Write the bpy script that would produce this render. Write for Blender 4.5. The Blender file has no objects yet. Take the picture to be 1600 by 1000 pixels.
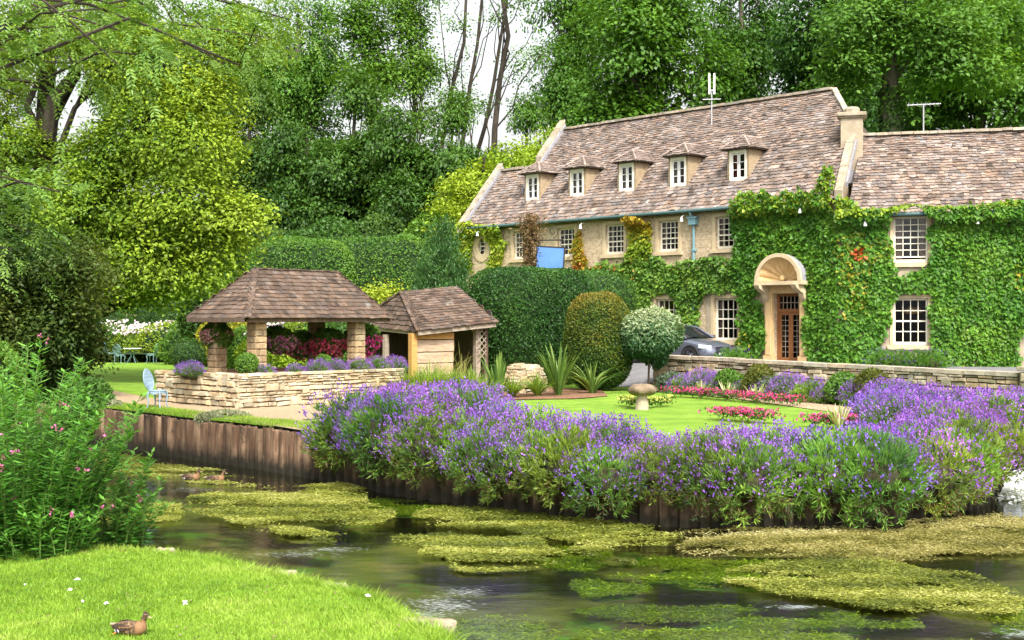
import bpy, math, random
import numpy as np
from mathutils import Matrix, Vector

# ------------------------------------------------------------------ camera, sky, sun, exposure
SC = bpy.context.scene
COL = SC.collection
F, CX, HY, CZ = 2000.0, 800.0, 498.0, 3.1          # focal length in photo pixels, horizon row, eye height above the water
cam_d = bpy.data.cameras.new('camera'); cam = bpy.data.objects.new('camera', cam_d); COL.objects.link(cam)
cam_d.sensor_width = 36.0; cam_d.lens = 36.0 * F / 1600.0
cam_d.shift_y = -(500.0 - HY) / 1600.0
cam_d.clip_end = 2000.0
cam.location = (0, 0, CZ); cam.rotation_euler = (math.radians(90), 0, 0)
SC.camera = cam

SUN_AZ = Vector((0.24, -0.97, 0)).normalized(); SUN_EL = math.radians(50)
world = bpy.data.worlds.new('World'); SC.world = world; world.use_nodes = True
wn = world.node_tree; wn.nodes.clear()
sky = wn.nodes.new('ShaderNodeTexSky'); sky.sky_type = 'NISHITA'; sky.sun_disc = False
sky.sun_elevation = SUN_EL; sky.sun_rotation = math.atan2(SUN_AZ.x, SUN_AZ.y)
sky.air_density = 1.6; sky.dust_density = 6.0; sky.ozone_density = 0.6; sky.altitude = 100
hs = wn.nodes.new('ShaderNodeHueSaturation'); hs.inputs['Saturation'].default_value = 0.22; hs.inputs['Value'].default_value = 1.0
bg = wn.nodes.new('ShaderNodeBackground'); bg.inputs['Strength'].default_value = 0.15
wo = wn.nodes.new('ShaderNodeOutputWorld')
wn.links.new(sky.outputs[0], hs.inputs['Color']); wn.links.new(hs.outputs[0], bg.inputs['Color']); wn.links.new(bg.outputs[0], wo.inputs[0])
sun_d = bpy.data.lights.new('sun', 'SUN'); sun_d.energy = 2.6; sun_d.angle = math.radians(9); sun_d.color = (1.0, 0.95, 0.86)
sun = bpy.data.objects.new('sun', sun_d); COL.objects.link(sun)
to_sun = Vector((SUN_AZ.x * math.cos(SUN_EL), SUN_AZ.y * math.cos(SUN_EL), math.sin(SUN_EL)))
sun.rotation_euler = to_sun.to_track_quat('Z', 'Y').to_euler(); sun.location = to_sun * 100
SC.view_settings.view_transform = 'Standard'; SC.view_settings.look = 'None'
SC.view_settings.exposure = 1.12; SC.view_settings.gamma = 1.0; SC.view_settings.use_curve_mapping = False
SC.render.engine = 'CYCLES'
SC.cycles.use_denoising = True
SC.cycles.max_bounces = 6; SC.cycles.diffuse_bounces = 3; SC.cycles.glossy_bounces = 3
SC.cycles.transmission_bounces = 4; SC.cycles.transparent_max_bounces = 8
SC.cycles.caustics_reflective = False; SC.cycles.caustics_refractive = False

# ------------------------------------------------------------------ helpers
rng = np.random.default_rng(11)
random.seed(5)
A = np.array
CAM = A([0.0, 0.0, CZ])
UP = A([0.0, 0.0, 1.0])

def ray(px, py): return A([(px - CX) / F, 1.0, (HY - py) / F])
def at(px, py, Y):
    """the point seen at a photo pixel at depth Y"""
    return CAM + ray(px, py) * Y
def G(px, py, z):
    """the point seen at a photo pixel on the level z"""
    d = ray(px, py); return CAM + d * ((z - CZ) / d[2])
def on_plane(px, py, O, N):
    d = ray(px, py); return CAM + d * (np.dot(O - CAM, N) / np.dot(d, N))
def project(P):
    P = np.asarray(P); return CX + F * P[..., 0] / P[..., 1], HY - F * (P[..., 2] - CZ) / P[..., 1]
def unit(v):
    v = np.asarray(v, float); return v / (np.linalg.norm(v, axis=-1, keepdims=True) + 1e-12)
def sstep(a, b, x):
    t = np.clip((np.asarray(x, float) - a) / (b - a), 0, 1); return t * t * (3 - 2 * t)
def pip(P, poly):
    """which of the points lie inside the polygon"""
    x, y = P[:, 0], P[:, 1]; ins = np.zeros(len(P), bool); n = len(poly)
    for i in range(n):
        x1, y1 = poly[i]; x2, y2 = poly[(i + 1) % n]
        c = (y1 > y) != (y2 > y)
        if y1 != y2: ins ^= c & (x < (x2 - x1) * (y - y1) / (y2 - y1) + x1)
    return ins
_NR = np.random.default_rng(3).random((64, 64, 64))
def vnoise(P, s):
    """smooth value noise, 0..1"""
    Q = np.asarray(P, float) * s + 100.0
    i = np.floor(Q).astype(int); f = Q - i; f = f * f * (3 - 2 * f); i0 = i % 64; i1 = (i + 1) % 64
    r = 0
    for a in (0, 1):
        for b in (0, 1):
            for c in (0, 1):
                w = (f[..., 0] if a else 1 - f[..., 0]) * (f[..., 1] if b else 1 - f[..., 1]) * (f[..., 2] if c else 1 - f[..., 2])
                r = r + w * _NR[(i1 if a else i0)[..., 0], (i1 if b else i0)[..., 1], (i1 if c else i0)[..., 2]]
    return r

def mesh_np(name, V, Fa, col=None, smooth=False):
    V = np.ascontiguousarray(V, np.float32).reshape(-1, 3); Fa = np.ascontiguousarray(Fa, np.int32)
    m, k = Fa.shape
    me = bpy.data.meshes.new(name)
    me.vertices.add(len(V)); me.vertices.foreach_set('co', V.ravel())
    me.loops.add(m * k); me.loops.foreach_set('vertex_index', Fa.ravel())
    me.polygons.add(m); me.polygons.foreach_set('loop_start', np.arange(0, m * k, k, dtype=np.int32))
    if smooth: me.polygons.foreach_set('use_smooth', np.ones(m, bool))
    if col is not None:
        c = np.ones((len(V), 4), np.float32); c[:, :3] = col
        at_ = me.color_attributes.new('col', 'FLOAT_COLOR', 'POINT'); at_.data.foreach_set('color', c.ravel())
    me.update(calc_edges=True)
    return me

def tag(o, label=None, cat=None, group=None, kind=None):
    if label: o['label'] = label
    if cat: o['category'] = cat
    if group: o['group'] = group
    if kind: o['kind'] = kind
    return o
def put(name, me, mat=None, parent=None, mw=None):
    o = bpy.data.objects.new(name, me); COL.objects.link(o)
    if name in ('foliage', 'flowers', 'stalks', 'blooms', 'leaves', 'strands', 'foam', 'ivy', 'stems', 'dry_creeper'): o['kind'] = 'stuff'
    if mat is not None and me is not None and len(me.materials) == 0: me.materials.append(mat)
    if mw is not None: o.matrix_basis = mw
    if parent is not None:
        o.parent = parent
        if parent.type == 'EMPTY': o.matrix_parent_inverse = Matrix.Translation(parent.location).inverted()
    return o
def thing(name, label, cat, loc=(0, 0, 0), group=None):
    o = bpy.data.objects.new(name, None); COL.objects.link(o); o.location = Vector([float(v) for v in loc]); o.empty_display_size = 0.2
    return tag(o, label, cat, group)
def copy_tree(o, loc, rz=0.0, scale=(1, 1, 1), label=None, group=None, color=None):
    """copy of a thing built round the origin, with its parts and their sub-parts"""
    c = o.copy(); COL.objects.link(c)
    c.location = Vector([float(v) for v in loc]); c.rotation_euler = (0, 0, rz); c.scale = scale
    if label: c['label'] = label
    if group: c['group'] = group
    def kids(src, dst):
        for ch in src.children:
            d = ch.copy(); COL.objects.link(d); d.parent = dst; d.matrix_parent_inverse = Matrix.Identity(4)
            if color is not None: d.color = color
            kids(ch, d)
    kids(o, c)
    return c
def place(o, loc, rz=0.0, scale=(1, 1, 1), label=None, group=None, color=None):
    o.location = Vector([float(v) for v in loc]); o.rotation_euler = (0, 0, rz); o.scale = scale
    if label: o['label'] = label
    if group: o['group'] = group
    if color is not None:
        for ch in o.children: ch.color = color
    return o
class Series:
    """the first use places the model itself, later ones place copies"""
    def __init__(s, root): s.root = root; s.used = False; s.keep = None
    def __call__(s, *a, **k):
        if not s.used:
            s.used = True; s.first = (a, k); return None
        return copy_tree(s.root, *a, **k)
    def finish(s):
        if s.used: place(s.root, *s.first[0], **s.first[1])

class MB:
    """collects boxes, tubes and surfaces into one mesh"""
    def __init__(s): s.v = []; s.f = []
    def add(s, V, Fs):
        n = len(s.v); s.v += [tuple(float(c) for c in p) for p in V]; s.f += [tuple(n + i for i in f) for f in Fs]; return s
    def hexa(s, p):      # 4 bottom points, 4 top points, same order
        return s.add(p, [(3, 2, 1, 0), (4, 5, 6, 7), (0, 1, 5, 4), (1, 2, 6, 5), (2, 3, 7, 6), (3, 0, 4, 7)])
    def box(s, c, size, ax=None):
        c = A(c, float); h = A(size, float) / 2
        X, Y, Z = (A([1., 0, 0]), A([0, 1., 0]), UP) if ax is None else ax
        return s.hexa([c + X * a * h[0] + Y * b * h[1] + Z * d * h[2] for d in (-1, 1) for a, b in ((-1, -1), (1, -1), (1, 1), (-1, 1))])
    def quad(s, *p): return s.add(p, [tuple(range(len(p)))])
    def tube(s, path, rad, n=8, caps=True):
        path = [A(p, float) for p in path]; rad = [rad] * len(path) if np.isscalar(rad) else list(rad)
        V = []; ref = None
        for i, p in enumerate(path):
            t = unit(path[min(i + 1, len(path) - 1)] - path[max(i - 1, 0)])
            if ref is None: ref = A([1., 0, 0]) if abs(t[0]) < .8 else A([0, 1., 0])
            u = unit(np.cross(t, ref)); w = np.cross(t, u); ref = -w if False else np.cross(u, t)
            for k in range(n):
                a = 2 * math.pi * k / n; V.append(p + (u * math.cos(a) + w * math.sin(a)) * rad[i])
        Fs = [(i * n + k, i * n + (k + 1) % n, (i + 1) * n + (k + 1) % n, (i + 1) * n + k) for i in range(len(path) - 1) for k in range(n)]
        if caps: Fs += [tuple(reversed(range(n))), tuple(range((len(path) - 1) * n, len(path) * n))]
        return s.add(V, Fs)
    def lathe(s, prof, c=(0, 0, 0), n=16):
        c = A(c, float); V = [c + A([r * math.cos(2 * math.pi * k / n), r * math.sin(2 * math.pi * k / n), z]) for r, z in prof for k in range(n)]
        Fs = [(i * n + k, i * n + (k + 1) % n, (i + 1) * n + (k + 1) % n, (i + 1) * n + k) for i in range(len(prof) - 1) for k in range(n)]
        Fs += [tuple(reversed(range(n))), tuple(range((len(prof) - 1) * n, len(prof) * n))]
        return s.add(V, Fs)
    def grid(s, fn, nu, nv, closed=False):
        V = [fn(i / nu, j / nv) for i in range(nu + 1) for j in range(nv + 1)]
        return s.add(V, [(i * (nv + 1) + j, (i + 1) * (nv + 1) + j, (i + 1) * (nv + 1) + j + 1, i * (nv + 1) + j + 1) for i in range(nu) for j in range(nv)])
    def mesh(s, name, smooth=False, white=False):
        me = bpy.data.meshes.new(name); me.from_pydata(s.v, [], s.f); me.update()
        if smooth:
            me.polygons.foreach_set('use_smooth', np.ones(len(me.polygons), bool))
            try: me.set_sharp_from_angle(angle=math.radians(40))
            except Exception: pass
        if white:
            at_ = me.color_attributes.new('col', 'FLOAT_COLOR', 'POINT'); at_.data.foreach_set('color', np.ones(len(me.vertices) * 4, np.float32))
        return me
    def build(s, name, mat, parent=None, smooth=False, bevel=0):
        o = put(name, s.mesh(name, smooth), mat, parent)
        if bevel:
            b = o.modifiers.new('bevel', 'BEVEL'); b.width = bevel; b.segments = 2; b.limit_method = 'ANGLE'
        return o

# ------------------------------------------------------------------ materials
def new_mat(name):
    m = bpy.data.materials.new(name); m.use_nodes = True; nt = m.node_tree; nt.nodes.clear()
    out = nt.nodes.new('ShaderNodeOutputMaterial'); return m, nt, out
def N(nt, typ, **kw):
    n = nt.nodes.new(typ)
    for k, v in kw.items(): setattr(n, k, v)
    return n
def rgba(c): return (c[0], c[1], c[2], 1.0)
def mixc(nt, fac, a, b, mode='MIX'):
    n = N(nt, 'ShaderNodeMix', data_type='RGBA', blend_type=mode)
    for sock, v in ((n.inputs[0], fac), (n.inputs[6], a), (n.inputs[7], b)):
        if hasattr(v, 'is_output'): nt.links.new(v, sock)
        elif np.isscalar(v): sock.default_value = v
        else: sock.default_value = rgba(v)
    return n.outputs[2]
def noise(nt, scale, detail=4, rough=.6, vec=None, stretch=None):
    n = N(nt, 'ShaderNodeTexNoise'); n.inputs['Scale'].default_value = scale; n.inputs['Detail'].default_value = detail; n.inputs['Roughness'].default_value = rough
    if vec is None:
        vec = N(nt, 'ShaderNodeNewGeometry').outputs['Position']
    if stretch:
        mp = N(nt, 'ShaderNodeMapping'); mp.inputs['Scale'].default_value = stretch[:3]
        if len(stretch) > 3: mp.inputs['Rotation'].default_value = (0, 0, stretch[3])
        nt.links.new(vec, mp.inputs[0]); vec = mp.outputs[0]
    nt.links.new(vec, n.inputs['Vector'])
    return n.outputs['Fac']
def ramp(nt, fac, stops):
    r = N(nt, 'ShaderNodeValToRGB'); e = r.color_ramp.elements
    while len(e) < len(stops): e.new(0.5)
    for el, (p, c) in zip(e, stops): el.position = p; el.color = rgba(c)
    nt.links.new(fac, r.inputs[0]); return r.outputs[0]
def bump(nt, fac, strength, dist=.02):
    b = N(nt, 'ShaderNodeBump'); b.inputs['Strength'].default_value = strength; b.inputs['Distance'].default_value = dist
    nt.links.new(fac, b.inputs['Height']); return b.outputs[0]
def surf(name, stops, scale=3.0, rough=.85, bmp=.4, bscale=None, bdist=.02, pieces=False, stretch=None, spec=.3, detail=6, extra=None, metal=0):
    """rough natural surface: colour by noise, relief by noise; pieces=True also takes each piece's own tint"""
    m, nt, out = new_mat(name); p = N(nt, 'ShaderNodeBsdfPrincipled')
    c = ramp(nt, noise(nt, scale, detail, .65, stretch=stretch), stops)
    if extra:      # patches of another colour: (scale, threshold lo, hi, colour)
        for sc_, lo, hi, cc in extra:
            f = ramp(nt, noise(nt, sc_, 5, .7), [(lo, (0, 0, 0)), (hi, (1, 1, 1))]); c = mixc(nt, f, c, cc)
    if pieces:
        at_ = N(nt, 'ShaderNodeAttribute', attribute_name='col'); oi = N(nt, 'ShaderNodeObjectInfo')
        c = mixc(nt, 1.0, c, at_.outputs['Color'], 'MULTIPLY'); c = mixc(nt, 1.0, c, oi.outputs['Color'], 'MULTIPLY')
    nt.links.new(c, p.inputs['Base Color'])
    p.inputs['Roughness'].default_value = rough; p.inputs['Specular IOR Level'].default_value = spec; p.inputs['Metallic'].default_value = metal
    if bmp: nt.links.new(bump(nt, noise(nt, bscale or scale * 6, 5, .7, stretch=stretch), bmp, bdist), p.inputs['Normal'])
    nt.links.new(p.outputs[0], out.inputs[0]); return m
def leaf_mat(name, trans=.35, rough=.5, spec=.3):
    m, nt, out = new_mat(name)
    at_ = N(nt, 'ShaderNodeAttribute', attribute_name='col'); oi = N(nt, 'ShaderNodeObjectInfo')
    c = mixc(nt, 1.0, at_.outputs['Color'], oi.outputs['Color'], 'MULTIPLY')
    p = N(nt, 'ShaderNodeBsdfPrincipled'); p.inputs['Roughness'].default_value = rough; p.inputs['Specular IOR Level'].default_value = spec
    t = N(nt, 'ShaderNodeBsdfTranslucent'); mx = N(nt, 'ShaderNodeMixShader'); mx.inputs[0].default_value = trans
    nt.links.new(c, p.inputs['Base Color']); nt.links.new(mixc(nt, 1.0, c, (1.25, 1.2, .6), 'MULTIPLY'), t.inputs['Color'])
    nt.links.new(p.outputs[0], mx.inputs[1]); nt.links.new(t.outputs[0], mx.inputs[2]); nt.links.new(mx.outputs[0], out.inputs[0]); return m

M = {}
M['leaf'] = leaf_mat('leaf')
M['leaf_gloss'] = leaf_mat('glossy_leaf', .2, .35, .5)
M['petal'] = leaf_mat('petal', .3, .6, .2)
M['bark'] = surf('bark', [(.3, (.020, .016, .011)), (.7, (.065, .052, .038))], 2.5, .95, .9, 9, .05, stretch=(1, 1, .25))
M['bark_pale'] = surf('pale_bark', [(.3, (.06, .05, .038)), (.7, (.16, .135, .105))], 2.5, .95, .7, 9, .04, stretch=(1, 1, .25))
M['core'] = surf('bush_core', [(.3, (.008, .022, .006)), (.7, (.022, .05, .012))], 4, 1, .6, 12, .05)
M['slate'] = surf('stone_slate', [(.28, (.10, .072, .058)), (.5, (.205, .158, .134)), (.75, (.35, .285, .245))], 2.2, .95, .7, 26, .02, pieces=True,
                  extra=[(1.1, .6, .68, (.085, .062, .045)), (5, .66, .72, (.42, .39, .33)), (2.7, .64, .72, (.10, .10, .05))])
M['roof_under'] = surf('roof_underlay', [(.3, (.05, .036, .028)), (.7, (.1, .075, .06))], 4, 1, .4)
M['shingle'] = surf('wood_shingle', [(.3, (.055, .036, .027)), (.55, (.115, .08, .06)), (.8, (.215, .165, .13))], 3.0, .9, .6, 30, .012, pieces=True,
                    extra=[(1.3, .62, .72, (.26, .215, .18)), (2.4, .66, .74, (.09, .1, .04))])
M['ridge_stone'] = surf('ridge_stone', [(.3, (.27, .22, .17)), (.7, (.46, .40, .32))], 4, .95, .6, 20, pieces=True, extra=[(3, .6, .7, (.16, .13, .08))])
M['limestone'] = surf('limestone_stone', [(.28, (.26, .19, .11)), (.5, (.46, .37, .245)), (.75, (.60, .51, .37))], 3.0, .95, .7, 22, .02, pieces=True,
                      extra=[(1.7, .63, .72, (.20, .16, .10)), (4, .68, .74, (.34, .22, .08))])
M['oldstone'] = surf('weathered_limestone', [(.28, (.16, .125, .085)), (.5, (.31, .255, .185)), (.75, (.47, .40, .30))], 3.0, .95, .7, 22, .02, pieces=True,
                     extra=[(1.9, .60, .70, (.12, .10, .06)), (5, .67, .73, (.5, .46, .38))])
M['mortar'] = surf('dark_joint', [(.3, (.06, .048, .033)), (.7, (.12, .095, .07))], 5, 1, .5, 30)
M['rubble'] = surf('rubble_wall', [(.3, (.30, .22, .135)), (.5, (.49, .385, .255)), (.7, (.62, .51, .36))], 6.5, .95, .9, 9, .04, stretch=(1, 1, 2.2),
                   extra=[(11, .58, .64, (.24, .17, .105)), (1.2, .64, .75, (.36, .30, .22))])
M['render_stone'] = surf('plain_ashlar', [(.3, (.27, .22, .155)), (.7, (.42, .355, .26))], 3, .9, .4, 30, .01, extra=[(1.6, .6, .7, (.20, .165, .115)), (6, .64, .7, (.46, .41, .32))])
M['dressed'] = surf('dressed_stone', [(.3, (.44, .34, .205)), (.7, (.58, .47, .31))], 2.5, .85, .3, 30, .008, extra=[(2, .62, .72, (.40, .32, .21))])
M['door_stone'] = surf('honey_stone', [(.3, (.50, .33, .15)), (.7, (.64, .46, .24))], 2.5, .85, .3, 25, .008)
M['dressed_piece'] = surf('pillar_stone', [(.3, (.24, .165, .09)), (.55, (.37, .27, .16)), (.75, (.48, .37, .24))], 3.0, .95, .5, 22, .015, pieces=True, extra=[(1.7, .62, .72, (.27, .19, .10))])
M['oldcheek'] = surf('cheek_stone', [(.3, (.26, .185, .11)), (.7, (.42, .33, .22))], 6, .95, .8, 12, .03, stretch=(1, 1, 4))
M['red_root'] = surf('red_roots', [(.3, (.30, .09, .04)), (.7, (.46, .18, .08))], 9, .8, .2)
M['water_top'] = surf('dark_pool', [(.3, (.03, .035, .015)), (.7, (.07, .07, .03))], 2, .15, .2, 6, .02, spec=.5)
M['lead'] = surf('lead_sheet', [(.3, (.23, .225, .25)), (.7, (.36, .355, .385))], 4, .6, .2, 20, .006, metal=.2)
M['cream'] = surf('cream_paint', [(.3, (.74, .69, .55)), (.7, (.82, .78, .66))], 6, .5, .1, 40, .003)
M['white'] = surf('white_paint', [(.3, (.72, .72, .70)), (.7, (.82, .82, .80))], 6, .5, .1, 40, .003)
M['curtain'] = surf('curtain_cloth', [(.3, (.42, .30, .24)), (.7, (.58, .45, .37))], 9, .95, .4, 30, .02, stretch=(6, 6, .3))
M['redcurtain'] = surf('red_curtain', [(.3, (.28, .03, .04)), (.7, (.40, .06, .06))], 9, .95, .4, 30, .02)
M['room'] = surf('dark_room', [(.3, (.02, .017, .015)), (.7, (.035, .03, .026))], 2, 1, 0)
M['gutter'] = surf('green_gutter', [(.3, (.05, .10, .10)), (.7, (.08, .15, .15))], 8, .5, .1)
M['pipe'] = surf('blue_green_pipe', [(.3, (.14, .27, .32)), (.7, (.20, .35, .40))], 8, .5, .1)
M['wood_door'] = surf('oak_door', [(.3, (.17, .065, .022)), (.7, (.30, .13, .05))], 3, .5, .3, 30, .004, stretch=(8, 8, .6))
M['wood_new'] = surf('new_oak', [(.3, (.40, .21, .06)), (.7, (.56, .32, .11))], 3, .7, .4, 30, .006, stretch=(1, 1, 6))
M['wood_board'] = surf('weathered_board', [(.25, (.26, .17, .11)), (.55, (.46, .34, .235)), (.8, (.56, .44, .32))], 2.0, .85, .6, 20, .008, stretch=(1.2, 1.2, 9))
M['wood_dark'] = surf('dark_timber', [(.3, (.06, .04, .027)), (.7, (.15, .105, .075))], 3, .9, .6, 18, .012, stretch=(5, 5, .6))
M['wood_grey'] = surf('grey_timber', [(.3, (.24, .19, .145)), (.7, (.40, .33, .26))], 3, .9, .5, 18, .01, stretch=(1, 1, 5))
M['pile'] = surf('stained_piling', [(.28, (.03, .018, .012)), (.48, (.12, .072, .045)), (.68, (.30, .21, .14))], 2.6, .8, .7, 14, .02, stretch=(2.2, 2.2, .35), pieces=True,
                 extra=[(3.1, .6, .7, (.03, .022, .018)), (1.6, .66, .76, (.25, .20, .14))])
def wet_foot(m, lo, hi, col):
    nt = m.node_tree; p = [n for n in nt.nodes if n.type == 'BSDF_PRINCIPLED'][0]; src = p.inputs['Base Color'].links[0].from_socket
    sx = N(nt, 'ShaderNodeSeparateXYZ'); nt.links.new(N(nt, 'ShaderNodeNewGeometry').outputs['Position'], sx.inputs[0])
    ad = N(nt, 'ShaderNodeMath', operation='MULTIPLY_ADD'); nt.links.new(noise(nt, 3.5, 5, .7), ad.inputs[0]); ad.inputs[1].default_value = -.55; nt.links.new(sx.outputs[2], ad.inputs[2])
    mr = N(nt, 'ShaderNodeMapRange'); mr.inputs[1].default_value = lo; mr.inputs[2].default_value = hi; mr.inputs[3].default_value = 1; mr.inputs[4].default_value = 0; nt.links.new(ad.outputs[0], mr.inputs[0])
    nt.links.new(mixc(nt, mr.outputs[0], src, col), p.inputs['Base Color'])
wet_foot(M['pile'], -.15, .16, (.022, .018, .011))
M['metal_grey'] = surf('galvanised', [(.3, (.45, .45, .47)), (.7, (.6, .6, .62))], 8, .4, 0, metal=.5)
M['blue_chair'] = surf('pale_blue_iron', [(.3, (.17, .26, .34)), (.7, (.32, .42, .50))], 14, .5, .3, 40, .006, metal=.1)
M['green_chair'] = surf('grey_green_iron', [(.3, (.09, .17, .17)), (.7, (.19, .29, .29))], 14, .5, .3, 40, .006, metal=.1)
M['sign'] = surf('blue_board', [(.3, (.075, .18, .46)), (.7, (.095, .22, .52))], 2, .5, 0)
M['black_iron'] = surf('black_iron', [(.3, (.012, .012, .013)), (.7, (.03, .03, .03))], 8, .5, .2)
M['asphalt'] = surf('asphalt', [(.3, (.13, .125, .13)), (.7, (.2, .195, .2))], 3, .95, .4, 60, .01)
M['gravel'] = surf('gravel', [(.25, (.24, .165, .095)), (.5, (.38, .28, .175)), (.75, (.50, .385, .255))], 22, .98, .9, 38, .03, extra=[(1.5, .62, .75, (.42, .31, .19))])
M['soil'] = surf('soil', [(.3, (.13, .065, .035)), (.7, (.27, .15, .085))], 6, 1, .8, 20, .03)
M['turf'] = surf('mown_turf', [(.25, (.09, .185, .014)), (.5, (.155, .275, .022)), (.78, (.24, .36, .04))], 1.3, .95, .8, 45, .03, detail=9,
                 extra=[(9, .58, .72, (.10, .22, .015)), (.5, .55, .75, (.19, .31, .03))])
M['turf_near'] = surf('river_lawn_turf', [(.25, (.10, .18, .02)), (.5, (.17, .28, .03)), (.78, (.28, .36, .07))], 1.6, .95, .8, 45, .03, detail=9,
                 extra=[(3.3, .62, .72, (.20, .19, .06))])
M['hill'] = surf('hill_undergrowth', [(.3, (.012, .03, .008)), (.7, (.04, .085, .018))], .6, 1, .9, 2, .5)
M['foam'] = surf('foam', [(.3, (.55, .6, .66)), (.7, (.85, .87, .9))], 9, .5, .6, 20, .04)
M['feather'] = surf('duck_feathers', [(.38, (.03, .018, .010)), (.5, (.12, .072, .038)), (.66, (.26, .175, .10))], 46, .8, .4, 90, .004)
M['feather_breast'] = surf('duck_breast', [(.3, (.17, .085, .04)), (.7, (.27, .15, .075))], 30, .8, .3, 90, .004)
M['feather_dark'] = surf('duck_dark', [(.3, (.03, .02, .015)), (.7, (.08, .05, .035))], 30, .8, .3, 90, .004)
M['beak'] = surf('duck_beak', [(.3, (.32, .25, .12)), (.7, (.42, .34, .2))], 20, .5, 0)
M['orange_skin'] = surf('orange_webbing', [(.3, (.6, .2, .04)), (.7, (.7, .3, .08))], 20, .5, 0)
M['tyre'] = surf('tyre_rubber', [(.3, (.012, .012, .012)), (.7, (.025, .025, .025))], 20, .8, .2)
M['dry_stem'] = surf('dry_stems', [(.3, (.12, .075, .04)), (.7, (.26, .18, .10))], 9, 1, .5)
def simple(name, c, rough=.4, metal=0., coat=0.):
    m, nt, out = new_mat(name); p = N(nt, 'ShaderNodeBsdfPrincipled'); p.inputs['Base Color'].default_value = rgba(c)
    p.inputs['Roughness'].default_value = rough; p.inputs['Metallic'].default_value = metal; p.inputs['Coat Weight'].default_value = coat
    nt.links.new(p.outputs[0], out.inputs[0]); return m
M['carpaint'] = simple('car_paint', (.17, .185, .24), .35, .6, 1.0)
M['carglass'] = simple('car_glass', (.015, .017, .02), .05)
M['chrome'] = simple('chrome', (.75, .75, .78), .12, 1.0)
M['lampglass'] = simple('lamp_glass', (.7, .74, .8), .1, .3)
M['plate'] = simple('number_plate', (.8, .8, .78), .4)
M['amber'] = simple('amber_lamp', (.55, .28, .08), .5)
def glass_mat():
    m, nt, out = new_mat('window_glass')
    t = N(nt, 'ShaderNodeBsdfTransparent'); t.inputs[0].default_value = (.72, .74, .74, 1)
    g = N(nt, 'ShaderNodeBsdfGlossy'); g.inputs['Roughness'].default_value = .03; g.inputs[0].default_value = (.9, .93, 1, 1)
    fr = N(nt, 'ShaderNodeFresnel'); fr.inputs[0].default_value = 1.5
    nt.links.new(bump(nt, noise(nt, 3, 2), .12, .02), g.inputs['Normal'])
    mx = N(nt, 'ShaderNodeMixShader'); nt.links.new(fr.outputs[0], mx.inputs[0]); nt.links.new(t.outputs[0], mx.inputs[1]); nt.links.new(g.outputs[0], mx.inputs[2])
    nt.links.new(mx.outputs[0], out.inputs[0]); return m
M['glass'] = glass_mat()
def water_mat():
    m, nt, out = new_mat('river_water')
    t = N(nt, 'ShaderNodeBsdfTransparent'); t.inputs[0].default_value = (.78, .80, .62, 1)
    g = N(nt, 'ShaderNodeBsdfGlossy'); g.inputs['Roughness'].default_value = .06; g.inputs[0].default_value = (.95, .97, 1, 1)
    fr = N(nt, 'ShaderNodeFresnel'); fr.inputs[0].default_value = 1.2
    h1 = noise(nt, 2.2, 3, .6, stretch=(.55, 1.5, 1, -.35)); h2 = noise(nt, 9, 3, .6, stretch=(.5, 1.4, 1, -.2))
    ad = N(nt, 'ShaderNodeMath', operation='ADD'); nt.links.new(h1, ad.inputs[0])
    ml = N(nt, 'ShaderNodeMath', operation='MULTIPLY'); ml.inputs[1].default_value = .35; nt.links.new(h2, ml.inputs[0]); nt.links.new(ml.outputs[0], ad.inputs[1])
    nb = bump(nt, ad.outputs[0], .2, .06); nt.links.new(nb, g.inputs['Normal']); nt.links.new(nb, fr.inputs['Normal'])
    mx = N(nt, 'ShaderNodeMixShader'); nt.links.new(fr.outputs[0], mx.inputs[0]); nt.links.new(t.outputs[0], mx.inputs[1]); nt.links.new(g.outputs[0], mx.inputs[2])
    nt.links.new(mx.outputs[0], out.inputs[0]); return m
M['water'] = water_mat()
M['riverbed'] = surf('weedy_riverbed', [(.30, (.016, .016, .007)), (.42, (.05, .055, .013)), (.54, (.095, .12, .02)), (.70, (.22, .19, .075))], .8, .95, .5, 4, .05, stretch=(.5, 1.6, 1, -.3), detail=7,
                      extra=[(.55, .56, .66, (.07, .20, .015)), (.9, .62, .7, (.20, .15, .09))])
M['weed_base'] = surf('weed_mat_base', [(.3, (.05, .06, .012)), (.7, (.14, .15, .03))], 5, .9, .8, 25, .03)

# ------------------------------------------------------------------ leaves and foliage
def rand_dirs(n): return unit(rng.normal(size=(n, 3)))
def leaf_quads(P, D, Nn, L, W, fold=.12):
    """one folded lozenge per leaf: base P, axis D, face normal Nn"""
    n = len(P); D = unit(D); S = unit(np.cross(D, Nn)); Nn = np.cross(S, D)
    L = np.broadcast_to(np.asarray(L, float), (n,))[:, None]; W = np.broadcast_to(np.asarray(W, float), (n,))[:, None]
    V = np.empty((n, 4, 3)); V[:, 0] = P; V[:, 2] = P + D * L
    mid = P + D * L * .45 + Nn * L * fold
    V[:, 1] = mid + S * W * .5; V[:, 3] = mid - S * W * .5
    return V.reshape(-1, 3)
def pal(n, colors, spread=.18, key=None):
    """per-leaf natural colour from a palette"""
    C = A(colors, float); k = rng.random(n) if key is None else np.clip(key, 0, .9999)
    x = k * (len(C) - 1); i = np.minimum(x.astype(int), len(C) - 2) if len(C) > 1 else np.zeros(n, int); f = (x - i)[:, None]
    c = C[i] * (1 - f) + C[np.minimum(i + 1, len(C) - 1)] * f
    return c * (1 + rng.normal(size=(n, 1)) * spread).clip(.45, 1.7)
def leaves_mesh(name, V, c):
    n = len(V) // 4
    return mesh_np(name, V, np.arange(4 * n).reshape(n, 4), np.repeat(c, 4, axis=0))
def cat_leaves(parts):
    return np.concatenate([p[0] for p in parts]), np.concatenate([p[1] for p in parts])

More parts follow.
